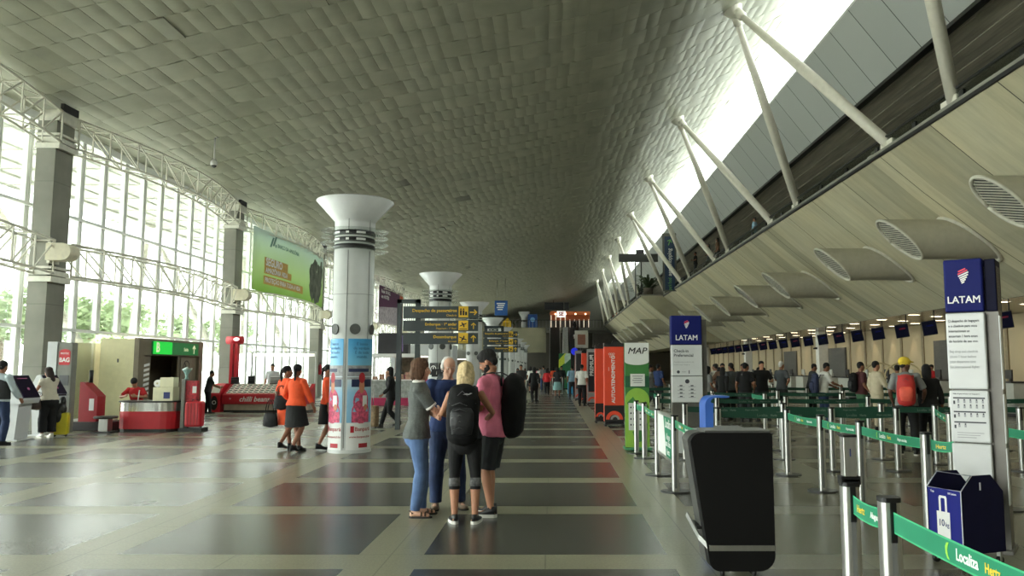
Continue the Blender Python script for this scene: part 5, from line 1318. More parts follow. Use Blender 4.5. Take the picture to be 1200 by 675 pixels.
mb = MB(); Fs3 = frame((.086, 0, 0), (0, 1, 0), (0, 0, 1)); mb.text('B', .42, Fs3, 1.05, 2.22, 0, bold=.03); mb.text('Saída', .16, Fs3, 3.0, 2.2, 0); arrow(mb, Fs3, 3.6, 2.22, .3, PI / 2); mb.build('sign_lettering', mat('sign_cream', (236, 240, 200), .4, emit=.5), sg)
mb = MB(); mb.box(-1.1, -1.04, .3, LY, 0, 2.4); mb.box(-1.15, -.12, LY - .1, LY, 0, 2.4); mb.build('inner_wall', mbr, r)
mb = MB(); mb.rect(frame((-1.03, 0, 0), (0, 1, 0), (0, 0, 1)), 1.0, 2.7, .5, 1.9, .02); mb.build('dark_window', mdk2, r)
mb = MB(); mb.box(-.10, -.06, .36, .9, .05, 1.95); ps = mb.build('striped_leaf', mbr, r)
mb = MB()
for z in range(7): mb.add([(-.055, .45, .7 + z * .15), (-.055, .85, .76 + z * .15), (-.055, .85, .84 + z * .15), (-.055, .45, .78 + z * .15)], [(0, 1, 2, 3)])
mb.build('stripe', madw, ps)
mb = MB(); mb.rect(frame((-.05, 0, 0), (0, 1, 0), (0, 0, 1)), 2.9, 3.75, 1.1, 1.9, .02); np_ = mb.build('sign_plate', mat('plate_taupe', (120, 112, 96), .5), r)
mb = MB(); Fn = frame((-.028, 0, 0), (0, 1, 0), (0, 0, 1)); mb.ring(Fn, (3.32, 1.6), .24, .035, .004, 0, 24); mb.poly([(3.16, 1.74), (3.19, 1.77), (3.48, 1.46), (3.45, 1.43)], Fn, .005); mb.rect(Fn, 3.2, 3.45, 1.58, 1.62, .003); mb.build('no_smoking_symbol', mblk2, np_)
mb = MB(); mb.box(-.10, -.06, 2.75, LY - .3, .05, 1.97); mb.build('taupe_leaf', mbr, r)
mb = MB(); mb.rect(frame((-.6, -.001, 0), (1, 0, 0), (0, 0, 1)), -.02, .03, 1.75, 1.86, .01); mb.build('door_bell_box', mat('plate_dark'), r)
# beige site panels outside, near glass
r = thing('outdoor_screen', 'pale beige screen panels outside the glass beside the nearest pillar', 'screen', (-14.5, 24.4, 0))
mb = MB(); mb.box(-.03, .03, -1.6, 1.8, 0, 2.35); mb.build('panel', mbe, r); mb = MB()
for y in (-1.6, -.5, .65, 1.8): mb.box(-.05, .05, y - .03, y + .03, 0, 2.42)
mb.build('post', fm, r)

# glasses stall
r = thing('glasses_stall', 'red chilli beans glasses stall with slanted display trays', 'stall', (-10.55, 28.9, 0))
x0, x1 = -1.35, 1.75
mb = MB(); mb.prism([(0, .28), (-.06, .30), (-.06, .62), (0, .64), (.75, 1.0), (.8, 1.0), (.8, .28)], x0, x1, 'x'); mb.build('red_counter', mred, r)
mb = MB(); mb.box(x0 + .05, x1, .04, .8, .07, .28); mb.build('beige_base', mat('stall_beige', (186, 170, 150), .5), r); mb = MB(); mb.box(x0 + .05, x1, .02, .8, 0, .07); mb.build('plinth', mblk, r)
n_ = 15
mtray = mat('tray_white', (232, 228, 216), .35, emit=0); mlens = mat('lens_dark', (40, 36, 40), .15, var=.3, scale=20)
for i in range(n_):
    xa = x0 + .12 + i * (x1 - x0 - .2) / n_; wdt = (x1 - x0 - .2) / n_ - .03
    F = frame((xa, .02, .655), (1, 0, 0), (0, .75, .36)); mb = MB(); mb.rect(F, 0, wdt, .02, .76, .02); ty = mb.build('display_tray', mtray, r)
    F2 = frame(F @ V((0, 0, .0205)), (1, 0, 0), (0, .75, .36)); mb = MB()
    for q in range(5): mb.rect(F2, .02, wdt - .03, .06 + q * .14, .10 + q * .14, .01)
    mb.build('sunglasses_row', mlens, ty)
F = frame((0, -.061, 0), (1, 0, 0), (0, 0, 1)); mb = MB(); mb.text('chilli beans', .25, F, -.18, .46, 0, bold=.016, shear=.25); mb.text('®', .09, F, -1.05, .48, 0); mb.build('stall_lettering', madw, r)
r2 = thing('stall_end_unit', 'rounded red end unit of the glasses stall with a black oval', 'display unit', (-12.15, 28.85, 0))
mb = MB(); mb.prism([(-.05, .0), (.8, .0), (.8, 1.0), (.5, 1.02), (.15, .9), (-.05, .62)], -.2, .2, 'x'); mb.build('red_body', mred, r2, bevel=.01)
mb = MB(); F = frame((0, -.051, .33), (1, 0, 0), (0, 0, 1)); mb.poly([(.13 * math.cos(2 * PI * i / 24), .26 * math.sin(2 * PI * i / 24)) for i in range(24)], F, .01); mb.build('black_oval', mblk, r2); mb = MB(); F = frame((0, -.062, .33), (1, 0, 0), (0, 0, 1)); mb.ring(F, (0, .02), .07, .018, .004); mb.build('oval_mark', madw, r2)
mb = MB(); F = frame((-.15, -.0, .665), (1, 0, 0), (0, .2, .28)); mb.rect(F, 0, .3, .02, .32, .015); mb.build('sample_tray', mtray, r2)
r = thing('red_lamp_pillar', 'red pillar with a red drum lamp over the glasses stall', 'pillar lamp', (-11.9, 29.85, 0))
mb = MB(); mb.box(-.14, -.03, -.1, .1, 0, 2.5); mb.box(.03, .14, -.1, .1, 0, 2.5); mb.build('red_upright', mred, r); mb = MB(); mb.cyl((-.3, 0, 2.62), (.28, 0, 2.62), .15, n=22); mb.build('drum', mred, r); mb = MB(); mb.ell((.1, -.13, 2.65), (.12, .05, .07)); mb.build('lit_logo', mat('lamp_lit', (255, 220, 220), .4, emit=1.5), r)
r = thing('stall_light_frame', 'slim white light bar on posts above the glasses stall', 'light frame', (-10.2, 30.0, 0))
mb = MB()
for x in (-1.1, 1.3): mb.box(x - .02, x + .02, -.02, .02, 0, 2.2)
mb.box(-1.1, 1.3, -.02, .02, 2.16, 2.2); mb.build('frame', mst, r); mb = MB(); mb.box(-1.05, 1.25, -.05, .05, 2.02, 2.12); mb.build('light_bar', mat('light_bar', (255, 250, 240), .4, emit=.8), r)
for i, (dx, w_, h_) in enumerate(((-1.2, .3, .25), (-.6, .25, .3), (.35, .5, .28), (1.0, .3, .2))):
    r = thing('stall_display_case', ['small case of glasses at the left on the stall counter', 'grey till screen on the stall counter', 'wire display rack on the stall counter', 'small case at the right on the stall counter'][i], 'display case', (-10.55 + dx, 29.62, 1.0))
    mb = MB(); mb.box(-w_ / 2, w_ / 2, -.06, .08, 0, .03); mb.build('foot', mblk, r); mb = MB(); mb.box(-w_ / 2, w_ / 2, -.02, .02, .03, h_); mb.build('panel', [mat('plate_dark'), madw][i == 2], r)
    mb = MB()
    for q in range(3): mb.box(-w_ / 2 + .02, w_ / 2 - .02, -.05, -.02, .06 + q * h_ / 4, .09 + q * h_ / 4)
    mb.build('glasses_row', mlens, r)
r = thing('fire_extinguisher', 'red fire extinguisher on the pillar right of the glasses stall', 'extinguisher', (-12.86, 44.2, 1.2))
mb = MB(); mb.chain([(0, 0, .06), (0, 0, .5), (0, 0, .6)], [.09, .09, .04]); mb.build('cylinder', mred, r); mb = MB(); mb.box(-.03, .03, -.06, .03, .62, .7); mb.build('valve', mblk, r); mb = MB(); mb.tube([(0, -.03, .64), (0, -.12, .5), (0, -.11, .2)], .015); mb.build('hose', mblk, r)
# snack kiosk beyond the first column
r = thing('snack_kiosk', 'white snack kiosk with magenta base behind the wayfinding sign', 'kiosk', (-7.2, 34.2, 0))
mmag = mat('kiosk_magenta', (170, 36, 84), .45)
mb = MB(); mb.box(-.6, 1.2, 0, 1.6, .0, .32); mb.build('magenta_base', mmag, r); mb = MB(); mb.box(-.6, 1.2, .02, .3, .32, 1.05); mb.build('display_counter', mat('counter_glass_grey', (150, 156, 152), .2, var=.3, scale=8), r); mb = MB(); mb.box(-.65, 1.25, -.02, .5, 1.05, 1.1); mb.build('worktop', madw, r)
mb = MB()
for x in (-.6, 1.2): mb.box(x - .05, x + .05, .7, .8, .32, 2.05)
mb.box(-.7, 1.3, 0, 1.6, 2.05, 2.2); mb.build('canopy', madw, r); mb = MB(); mb.box(-.35, .95, .3, .9, 2.2, 3.1); mb.build('dark_sign_box', mat('sign_box_dark', (44, 44, 48), .5), r); mb = MB(); mb.rect(frame((.62, .299, 2.65), (1, 0, 0), (0, 0, 1)), -.12, .12, -.35, .35, .01); mb.build('violet_panel', mat('panel_violet', (120, 100, 150), .5), r)
mb = MB()
for i in range(6): mb.box(-.5 + i * .28, -.3 + i * .28, .05, .2, 1.1, 1.1 + .12 + .1 * (i % 3))
mb.build('snack_jar', mat('jar_mixed', (170, 130, 110), .4, var=.5, scale=12), r)
r = thing('information_pole', 'slim white pole with two small black signs behind the group', 'sign pole', P(512, 487, 25.5))
r.location = (-3.7, 25.6, 0)
mb = MB(); mb.cyl((0, 0, .03), (0, 0, 1.35), .03); mb.build('pole', madw, r); mb = MB(); mb.box(-.16, .16, -.16, .16, 0, .03); mb.build('base', mkw, r); mb = MB(); mb.box(-.16, .15, -.05, -.03, 1.3, 1.55); mb.build('black_plate', mblk, r); mb = MB(); mb.text('i', .16, frame((0, -.051, 1.42), (1, 0, 0), (0, 0, 1))); mb.build('plate_symbol', madw, r)
# yellow suitcase with a jacket laid over it
r = thing('yellow_suitcase', 'yellow wheeled suitcase standing beside the woman at the kiosk', 'suitcase', (-11.33, 18.52, 0), rad(20))
mb = MB(); mb.box(-.15, .17, -.12, .12, .05, .55); mb.build('shell', mat('suitcase_yellow', (200, 186, 40), .4), r, bevel=.04); mb = MB(); mb.tube([(-.09, 0, .55), (-.09, 0, .98), (.09, 0, .98), (.09, 0, .55)], .012); mb.build('pull_handle', mst, r)
for x in (-.11, .12):
    mb = MB(); mb.cyl((x, -.02, .03), (x, .02, .03), .028, n=12); mb.build('wheel', mblk, r)
mb = MB(); mb.ell((-.02, -.03, .62), (.13, .10, .16)); mb.ell((-.06, -.09, .48), (.10, .06, .2)); mb.ell((.02, -.02, .8), (.07, .07, .12)); me = remesh(mb, .012, 3, wr=.01, wf=14); me.materials.append(mblk); o = link('draped_jacket', me, None); o.location = r.location; o.rotation_euler = r.rotation_euler; tag(o, 'black jacket draped over the yellow suitcase', 'jacket')
r = thing('brown_suitcase', 'brown patterned suitcase with raised handle right of the first column', 'suitcase', (-3.38, 15.9 + 5.2, 0), rad(-15))
r.location = (-4.75, 21.0, 0)
mb = MB(); mb.box(-.2, .2, -.12, .12, .05, .60); mb.build('shell', mat('suitcase_brown', (122, 100, 72), .6, var=.4, scale=20), r, bevel=.05); mb = MB(); mb.tube([(-.07, 0, .6), (-.07, 0, 1.02), (.07, 0, 1.02), (.07, 0, .6)], .012); mb.build('pull_handle', mst, r)
for x in (-.15, .15):
    mb = MB(); mb.cyl((x, -.02, .03), (x, .02, .03), .028, n=12); mb.build('wheel', mblk, r)

# ================================================================ check-in bay
mscrn = mat('monitor_screen', (14, 17, 40), .2, emit=.15); mmred = mat('monitor_red', (104, 22, 40), .4, emit=.1)
ml = ['first', 'second']
for k in range(20):
    yy = 25.8 + 2.45 * k + (.2 if k > 1 else 0)
    r = thing('counter_monitor', 'slanted flight monitor under the low ceiling, %s from the right' % ORD[k], 'monitor', (14.75, yy, 3.745), rad(-18), 'monitors over the counters')
    mb = MB(); mb.box(.10, .14, -.02, .02, -.35, 0); mb.box(-.02, .14, -.02, .02, -.37, -.33); mb.build('bracket', mblk, r)
    mb = MB(); mb.M = Matrix.Translation((-.05, -.02, -.62)) @ Matrix.Rotation(rad(-9), 4, 'Y') @ Matrix.Rotation(rad(12), 4, 'X'); mb.box(-.26, .26, -.04, .04, -.27, .29); mb.build('housing', mblk, r)
    m2 = MB(); m2.M = mb.M; m2.box(-.238, .238, -.046, -.04, -.24, .265); s_ = m2.build('screen', mscrn, r)
    m2 = MB(); m2.M = mb.M; m2.rect(frame((0, -.0465, 0), (1, 0, 0), (0, 0, 1)), -.10, .14, .08, .14, .003); m2.build('screen_caption', mmred if k % 3 == 0 else mnavy, s_)
mctr = mat('counter_white', (196, 196, 186), .4, var=.05); mctd = mat('counter_dark', (58, 56, 54), .5)
for k in range(16):
    yy = 24.6 + 2.45 * k
    if k in (2, 9): continue
    r = thing('check_in_counter', 'white check-in counter, %s along the row from the right' % ORD[k], 'counter', (15.2, yy, 0), 0, 'check-in counters')
    mb = MB(); mb.box(0, .7, -.7, .7, .1, 1.08); mb.build('body', mctr, r, bevel=.01); mb = MB(); mb.box(-.08, .72, -.74, .74, 1.08, 1.13); mb.build('top', mctd, r); mb = MB(); mb.box(.04, .66, -.68, .68, 0, .1); mb.build('kick_plate', mctd, r)
    mb = MB(); mb.box(.2, .26, -.28, .16, 1.22, 1.52); mb.box(.26, .36, -.1, 0, 1.13, 1.3); mb.build('screen_back', [mctr, mctd][k % 2], r, bevel=.008)
    mb = MB(); mb.box(-.4, .7, .78, 1.7, .12, .4); mb.build('baggage_scale', mst, r, bevel=.01)
mpil = mat('pillar_white', (236, 234, 226), .45, var=.04)
for k, yy in enumerate((29.4, 47.2, 65.0, 82.8)):
    r = thing('bay_pillar', ['white pillar in the check-in bay hidden behind the near pylon', 'white pillar standing among the check-in counters with a small camera', 'second visible white pillar of the check-in bay', 'farthest white pillar of the check-in bay'][k], 'pillar', (16.0, yy, 0), 0, 'pillars of the check-in bay')
    mb = MB(); mb.box(-.28, .28, -.28, .28, 0, 3.76); mb.build('shaft', mpil, r, bevel=.03); mb = MB(); mb.box(-.29, .29, -.29, .29, 0, .2); mb.build('skirting', mst, r); mb = MB(); mb.box(-.42, -.28, -.05, .05, 2.7, 2.82); mb.cyl((-.42, 0, 2.76), (-.5, 0, 2.74), .05); mb.build('small_camera', mblk, r)
mdl = mat('downlight_glow', (255, 236, 200), .4, emit=9)
n_ = 0
for row_, (xx, st) in enumerate(((14.75, 3.2), (16.1, 3.2), (17.6, 2.45))):
    for k in range(14 if row_ < 2 else 18):
        yy = 19.5 + st * k + row_ * .9
        r = thing('downlight', 'recessed oblong downlight, %s from the right in the %s ceiling row' % (ORD[k], ('outer', 'middle', 'inner')[row_]), 'downlight', (xx, yy, 3.744), 0, 'downlights of the check-in bay')
        mb = MB(); mb.box(-.24, .24, -.10, .10, -.012, 0); mb.build('trim_ring', madw, r); mb = MB(); mb.box(-.20, .20, -.07, .07, -.016, -.011); mb.build('lamp', mdl, r)
mdoor = mat('service_door_grey', (92, 90, 84), .5)
for k, (yy, w_) in enumerate(((37.6, 2.0), (52, 3.5), (62, 3.2))):
    mb = MB(); mb.box(18.5, 18.58, yy - w_ / 2, yy + w_ / 2, 0, 2.9)
    for q in range(12): mb.box(18.47, 18.5, yy - w_ / 2 + .1, yy + w_ / 2 - .1, 1.2 + q * .13, 1.27 + q * .13)
    struct('door_%d' % (k + 1), mb, mdoor)
# cream hoops of two luggage trolley bays
for k, yy in enumerate((33.2, 35.6)):
    r = thing('hoop_rail', ['cream hoop rail behind the man in the beige suit', 'cream hoop rail behind the man in maroon'][k], 'rail', (14.6, yy, 0))
    mb = MB(); mb.tube([(.75 * math.cos(PI - PI * i / 16), 0, 1.25 + .55 * math.sin(PI * i / 16)) for i in range(17)], .035); mb.build('hoop', mat('hoop_cream', (206, 190, 150), .4), r); mb = MB()
    for x in (-.75, .75): mb.cyl((x, 0, 0), (x, 0, 1.25), .035)
    mb.build('leg', mat('hoop_cream'), r)

# ================================================================ far end of the hall: bridge, escalators, upper cafe
mbri = mat('bridge_wall_beige', (128, 124, 102), .7, scale=.5)
mb = MB(); mb.box(-14, 9.2, 117.5, Y1, 7.2, 7.6); struct('floor_bridge', mb, mslab)
mb = MB(); mb.box(-14, -.9, 117.3, 117.6, 3.9, 7.6); struct('wall_bridge', mb, mbri)
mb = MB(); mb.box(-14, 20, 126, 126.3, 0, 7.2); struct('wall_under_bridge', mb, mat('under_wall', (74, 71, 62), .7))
r = thing('bridge_railing', 'metal railing along the edge of the far bridge', 'railing', (-2.4, 117.5, 7.6)); mb = MB()
for i in range(47): mb.box(-11.5 + i * .5, -11.46 + i * .5, -.02, .02, 0, 1.1)
mb.build('baluster', mst, r); mb = MB(); mb.box(-11.6, 11.6, -.04, .04, 1.08, 1.14); mb.build('handrail', mblk, r)
mesc = mat('escalator_dark', (52, 54, 54), .4, .3); mescs = mat('escalator_steel', (150, 152, 148), .3, .8)
for k, x in enumerate((.4, 3.2)):
    r = thing('escalator', ['left dark escalator rising to the far bridge', 'right escalator with people on it rising to the far bridge'][k], 'escalator', (x, 104, 0), 0, 'escalators at the far end')
    mb = MB(); mb.prism([(0, 0), (1.2, .05), (13.5, 7.4), (13.5, 7.6), (12.6, 7.6), (0, .3)], -.8, .8, 'x'); mb.build('truss_body', mesc, r)
    mb = MB(); 
    for i in range(30): yy = .8 + i * .41; zz = .3 + i * .246; mb.box(-.5, .5, yy, yy + .41, zz - .3, zz)
    mb.build('steps', mat('step_grey', (70, 70, 68), .5, .4), r)
    for s_ in (-.72, .72):
        mb = MB(); mb.prism([(-.3, .2), (1.0, .3), (13.3, 7.65), (13.3, 8.5), (12.6, 8.5), (.6, 1.2), (-.3, 1.1)], s_ - .04, s_ + .04, 'x'); mb.build('balustrade', mesc, r)
        mb = MB(); mb.tube([(s_, -.3, 1.12), (s_, .6, 1.24), (s_, 12.6, 8.55), (s_, 13.3, 8.55)], .06); mb.build('handrail', [mescs, mblk][k], r)
mb = MB(); mb.box(1.5, 2.1, 104.5, 118, 0, 7.0); o = mb.build('escalator_pier', mescs); tag(o, 'pale narrow pier between the two far escalators', 'pier')
r = thing('upper_cafe', 'orange-lit cafe counter on the upper level above the escalators', 'cafe', (2.3, 119, 7.6))
mor2 = mat('cafe_orange', (206, 110, 60), .5, emit=.05)
mb = MB(); mb.box(-2.6, 3.4, 1.2, 1.5, .2, 2.5); mb.box(-2.6, 3.4, -.3, 1.5, 2.0, 2.5); mb.build('orange_fascia', mor2, r); mb = MB(); mb.box(-2.6, 3.4, -.4, 0, 0, 1.1); mb.build('counter', mat('cafe_counter_dark', (60, 50, 44), .5), r)
for i in range(9):
    mb = MB(); mb.box(-2.5 + i * .7, -2.38 + i * .7, -.5, -.4, .1, 1.9 if i < 4 else 1.3); mb.build('light_strip', mat('cafe_light', (255, 236, 210), .4, emit=.6), r)
for i in range(4):
    mb = MB(); mb.ell((-1.8 + i * 1.5, -.3, 2.1), (.12, .12, .12)); mb.build('bulb', mat('cafe_bulb', (255, 225, 170), .4, emit=6), r)
r = thing('cafe_sign', 'black hanging sign with white characters above the upper cafe', 'sign', (1.2, 117.0, 9.3))
mb = MB(); mb.box(-2.3, .5, -.1, .1, .9, 2.0); mb.box(.6, 1.3, -.1, .1, .9, 2.0); mb.build('black_board', mblk, r); mb = MB(); mb.rect(frame((0, -.15, 0), (1, 0, 0), (0, 0, 1)), -.5, .8, -.2, .7, .08); lt = mb.build('lit_box', mat('lit_white', (255, 250, 245), .4, emit=.9), r); mb = MB(); mb.text('SE', .8, frame((.15, -.235, .25), (1, 0, 0), (0, 0, 1)), bold=.04); mb.build('lit_lettering', madr, lt); mb = MB(); mb.cyl((-1, 0, 2), (-1, 0, 3.6), .04); mb.build('hanger', mblk, r)
# things standing on the bridge
r = thing('blue_poster_board', 'blue poster board hung from the ceiling past the far wayfinding sign', 'poster', (-5.15, 80, 4.7)); mb = MB(); mb.box(-.65, .65, -.05, .05, 2.2, 3.7); bo = mb.build('poster', mat('poster_blue', (34, 84, 150), .5, var=.2), r); mb = MB(); F = frame((0, -.051, 3.1), (1, 0, 0), (0, 0, 1)); [mb.rect(F, -.45 + .1 * (i % 2), .4 - .08 * i, .25 - .2 * i, .36 - .2 * i) for i in range(4)]; mb.build('poster_lettering', madw, bo); mb = MB(); mb.cyl((-.4, 0, 3.7), (-.4, 0, 5.85), .02); mb.cyl((.4, 0, 3.7), (.4, 0, 6.1), .02); mb.build('hanger', mst, r)
r = thing('yellow_sign_board', 'yellow triangular sign board on the far bridge', 'sign', (-6.9, 118.0, 7.6)); mb = MB(); mb.prism([(-.8, 0), (.8, 0), (.8, .9), (.3, 1.5), (-.4, .9)], -.05, .05); bo = mb.build('board', msy, r); mb = MB(); [mb.rect(frame((.0, -.051, .5), (1, 0, 0), (0, 0, 1)), -.5, .5 - .1 * i, .1 - .25 * i, .2 - .25 * i) for i in range(3)]; mb.build('lettering', mblk2, bo)
r = thing('blue_sign_box', 'dark blue illuminated box on the far bridge right of the small column', 'sign', (-2.9, 118.0, 7.6)); mb = MB(); mb.box(-.7, .7, -.25, .25, .0, 2.0); mb.build('box', mat('box_blue', (26, 66, 130), .4), r); mb = MB(); mb.disc(frame((0, -.251, 1.2), (1, 0, 0), (0, 0, 1)), (0, 0), .35, .01); mb.build('disc', mat('disc_pale', (120, 170, 210), .4), r)
r = thing('bridge_light_column', 'small white flared column standing on the far bridge', 'column', (-4.2, 118.6, 7.6)); mb = MB(); mb.lathe([(.4, 0), (.4, 1.4), (.42, 1.5), (.9, 2.4), (0, 2.35)], 24); mb.build('shaft', mcolw, r); mb = MB(); mb.lathe([(.41, .9), (.43, .95), (.43, 1.15), (.41, 1.2)], 24); mb.build('lamp_band', mblk, r)
def plant(loc, label, s=1, seed=5, arch=True):
    q = random.Random(seed); r = thing('potted_palm', label, 'plant', loc)
    mb = MB(); mb.lathe([(0, 0), (.24 * s, 0), (.32 * s, .5 * s), (.28 * s, .5 * s), (0, .46 * s)], 16); mb.build('pot', mat('pot_grey', (110, 100, 88), .7), r)
    mb = MB()
    for i in range(26):
        a = q.uniform(0, 2 * PI); L = q.uniform(.7, 1.5) * s; up_ = q.uniform(.6, 1.5) * s; d = V((math.cos(a), math.sin(a), 0)); w = V((-d.y, d.x, 0))
        pts = [V((0, 0, .45 * s)) + d * L * t + V((0, 0, up_ * (t * 1.6 - t * t * 1.1))) for t in (0, .3, .6, .85, 1)]
        for t in range(4): wa, wb = (.02, .07, .08, .05, .005)[t] * s, (.02, .07, .08, .05, .005)[t + 1] * s; mb.add([pts[t] - w * wa, pts[t] + w * wa, pts[t + 1] + w * wb, pts[t + 1] - w * wb], [(0, 1, 2, 3)])
    mb.build('fronds', mat('palm_green', (58, 74, 44), .6, var=.3, scale=8), r)
plant((-5.7, 120.2, 7.6), 'potted palm on the far bridge beside the yellow sign', 1.0, 2)
for i, (x, y) in enumerate(((8.2, 67.4), (8.6, 70.6), (8.2, 74))): plant((x, y, 7.72), ['potted palm at the corner of the stepped-out gallery', 'potted palm beside the aeroshopping sign', 'potted palm just behind the corner palm on the gallery'][i], 1.35, 7 + i)
r = thing('gantry_sign', 'dark horizontal gantry sign on two thin posts at the gallery corner', 'sign', (7.7, 68.5, 4.5))
mb = MB(); mb.box(-1.9, 1.5, -.12, .12, 6.3, 7.0); mb.build('board', mat('gantry_dark', (48, 48, 44), .5), r); mb = MB()
for x in (-.45, .05): mb.cyl((x, 0, 3.1), (x, 0, 6.3), .05)
mb.build('post', mblk, r); mb = MB(); mb.box(-.4, .3, -.1, .1, 7.0, 7.35); mb.build('top_frame', mblk, r)
# floor things near the far crowd
r = thing('green_promo_board', 'green and yellow promotional board in the far crowd', 'board', (.95, 60, 0)); mb = MB(); mb.box(-.45, .45, -.04, .04, .1, 2.7); bo = mb.build('board', mat('promo_green', (34, 100, 62), .5), r); F = frame((0, -.041, 0), (1, 0, 0), (0, 0, 1)); mb = MB(); mb.poly([(-.45, 1.6), (.45, 2.35), (.45, 2.7), (-.0, 2.7), (-.45, 2.2)], F, .004); mb.build('yellow_field', mat('promo_lime', (190, 206, 60), .5), bo); mb = MB(); mb.poly([(.0, 1.9), (.45, 2.3), (.45, 2.7), (.1, 2.7), (-.02, 2.5)], frame((0, -.046, 0), (1, 0, 0), (0, 0, 1)), .003); mb.build('pale_field', mat('promo_pale', (176, 200, 186), .5), bo); mb = MB(); mb.box(-.4, .4, -.25, .25, 0, .1); mb.build('foot', mblk, r)
r = thing('blue_round_lamp', 'glowing blue round sign over the far crowd', 'sign', (1.75, 62, 2.6)); mb = MB(); mb.cyl((0, -.06, .3), (0, .06, .3), .28, n=24); mb.build('disc', mat('lamp_blue', (30, 46, 210), .4, emit=.5), r); mb = MB(); mb.cyl((0, 0, -2.6), (0, 0, .05), .03); mb.build('pole', mblk, r)
for k, (x, y, lab) in enumerate(((1.35, 45.5, 'cyan block seat nearest the guard in the white shirt'), (1.15, 48.5, 'cyan block seat behind the nearer cyan one'))):
    r = thing('cyan_block', lab, 'seat', (x, y, 0)); mb = MB(); mb.box(-.2, .2, -.2, .2, .05, .75); mb.build('body', mat('block_cyan', (40, 150, 200), .45), r, bevel=.02); mb = MB(); mb.box(-.18, .18, -.18, .18, 0, .05); mb.build('plinth', mblk, r)
for k, (x, y, lab) in enumerate(((-.9, 36.5, 'luggage trolley pushed by the person in dark clothes'), (.3, 44.5, 'luggage trolley near the woman in the pale skirt'))):
    r = thing('luggage_trolley', lab, 'trolley', (x, y, 0)); mb = MB()
    for s_ in (-.28, .28): mb.tube([(s_, 0, .15), (s_, .05, .9), (s_, 0, 1.05)], .02); mb.tube([(s_, 0, .15), (s_ * .7, .8, .15)], .02)
    mb.tube([(-.28, 0, 1.05), (.28, 0, 1.05)], .02); mb.box(-.26, .26, .0, .8, .14, .17); mb.build('frame', mst, r)
    for s_ in ((-.25, 0), (.25, 0), (0, .75)): m2 = MB(); m2.cyl((s_[0] - .02, s_[1], .07), (s_[0] + .02, s_[1], .07), .07, n=12); m2.build('wheel', mblk, r)
# shops on the left beyond the columns
for k, (x, y, w_, lab) in enumerate(((-9.5, 58, 4.5, 'white fronted shop stall beyond the snack kiosk'), (-9.5, 74, 5, 'grey fronted shop stall far down the left side'), (-8.8, 90, 6, 'pale shop front near the far bridge'), (-9.0, 106, 6, 'lit shop front under the far bridge'))):
    r = thing('shop_stall', lab, 'shop', (x, y, 0)); mb = MB(); mb.box(-w_ / 2, w_ / 2, 0, 3, 2.5, 3.3); mb.box(-w_ / 2, -w_ / 2 + .3, 0, 3, 0, 2.5); mb.box(w_ / 2 - .3, w_ / 2, 0, 3, 0, 2.5); mb.build('fascia', [mkw, mgrp, mkw, mcream][k], r); mb = MB(); mb.box(-w_ / 2 + .3, w_ / 2 - .3, .4, .9, 0, 1.1); mb.build('counter', [mmag, mctd, mctr, mctr][k], r); mb = MB(); mb.box(-w_ / 2 + .3, w_ / 2 - .3, 2.8, 2.95, 0, 2.5); mb.build('back_wall', mat('shop_back', (150, 140, 120), .5, var=.5, scale=3), r); mb = MB(); mb.box(-w_ / 2 + .5, w_ / 2 - .5, .5, .7, 2.38, 2.48); mb.build('light_strip', mat('shop_light', (255, 246, 225), .4, emit=2.5), r)
# dim shop under the far gallery and a framed poster
r = thing('dark_shop_front', 'dim shop front under the far gallery right of the escalators', 'shop', (7.0, 104, 0)); mb = MB(); mb.box(-1.6, 1.9, 0, 2, 0, 6.2); mb.build('dark_front', mat('dim_front', (46, 42, 38), .6, var=.4, scale=1.5), r); mb = MB(); mb.box(-1.2, 1.5, -.06, 0, 2.3, 3.0); mb.build('sign_band', mat('dim_sign', (90, 60, 50), .5), r)
r = thing('framed_poster', 'pale framed poster hung beside the far escalators', 'poster', (3.75, 101.5, 3.2)); mb = MB(); mb.box(-.85, .85, -.05, .05, 1.0, 3.2); bo = mb.build('frame', mat('poster_frame', (170, 166, 158), .5), r); mb = MB(); mb.rect(frame((0, -.051, 2.1), (1, 0, 0), (0, 0, 1)), -.5, .5, -.7, .6, .01); mb.build('picture', mat('poster_brown', (130, 84, 66), .5), bo); mb = MB(); mb.cyl((0, 0, -3.2), (0, 0, 1), .06); mb.build('post', mblk, r)
# ================================================================ people in the place
C = lambda n, c, v=.10, s=9: mat(n, c, .85, var=v, scale=s)
c_heather = C('cloth_grey_heather', (84, 88, 86), .18, 60); c_white = C('cloth_white', (214, 212, 206)); c_denim = C('denim_blue', (84, 110, 152), .16, 12); c_denimd = C('denim_dark', (34, 50, 84), .16, 14); c_navy = C('cloth_navy', (32, 52, 98)); c_black = C('cloth_black', (13, 13, 15)); c_char = C('cloth_charcoal', (44, 46, 48)); c_pink = C('cloth_pink', (226, 126, 152)); c_orange = C('cloth_orange', (228, 84, 40)); c_red = C('cloth_red', (186, 30, 36)); c_maroon = C('cloth_maroon', (72, 32, 34)); c_beige = C('cloth_beige', (186, 174, 148)); c_grey = C('cloth_grey', (118, 120, 118)); c_lblue = C('cloth_light_blue', (140, 176, 200)); c_teal = C('cloth_teal', (130, 170, 170)); c_green = C('cloth_green', (60, 100, 70)); c_pattern = C('knee_pattern', (92, 92, 92), .6, 30); c_brown = C('cloth_brown', (96, 72, 54)); c_yel = C('cloth_yellow', (206, 178, 50))
h_brown = C('hair_brown', (84, 58, 40), .25, 40); h_blond = C('hair_blond', (200, 178, 136), .22, 40); h_black = C('hair_black', (20, 18, 18), .2, 40); h_grey = C('hair_grey', (198, 195, 190), .15, 40); h_dark = C('hair_dark_brown', (44, 32, 26), .2, 40)
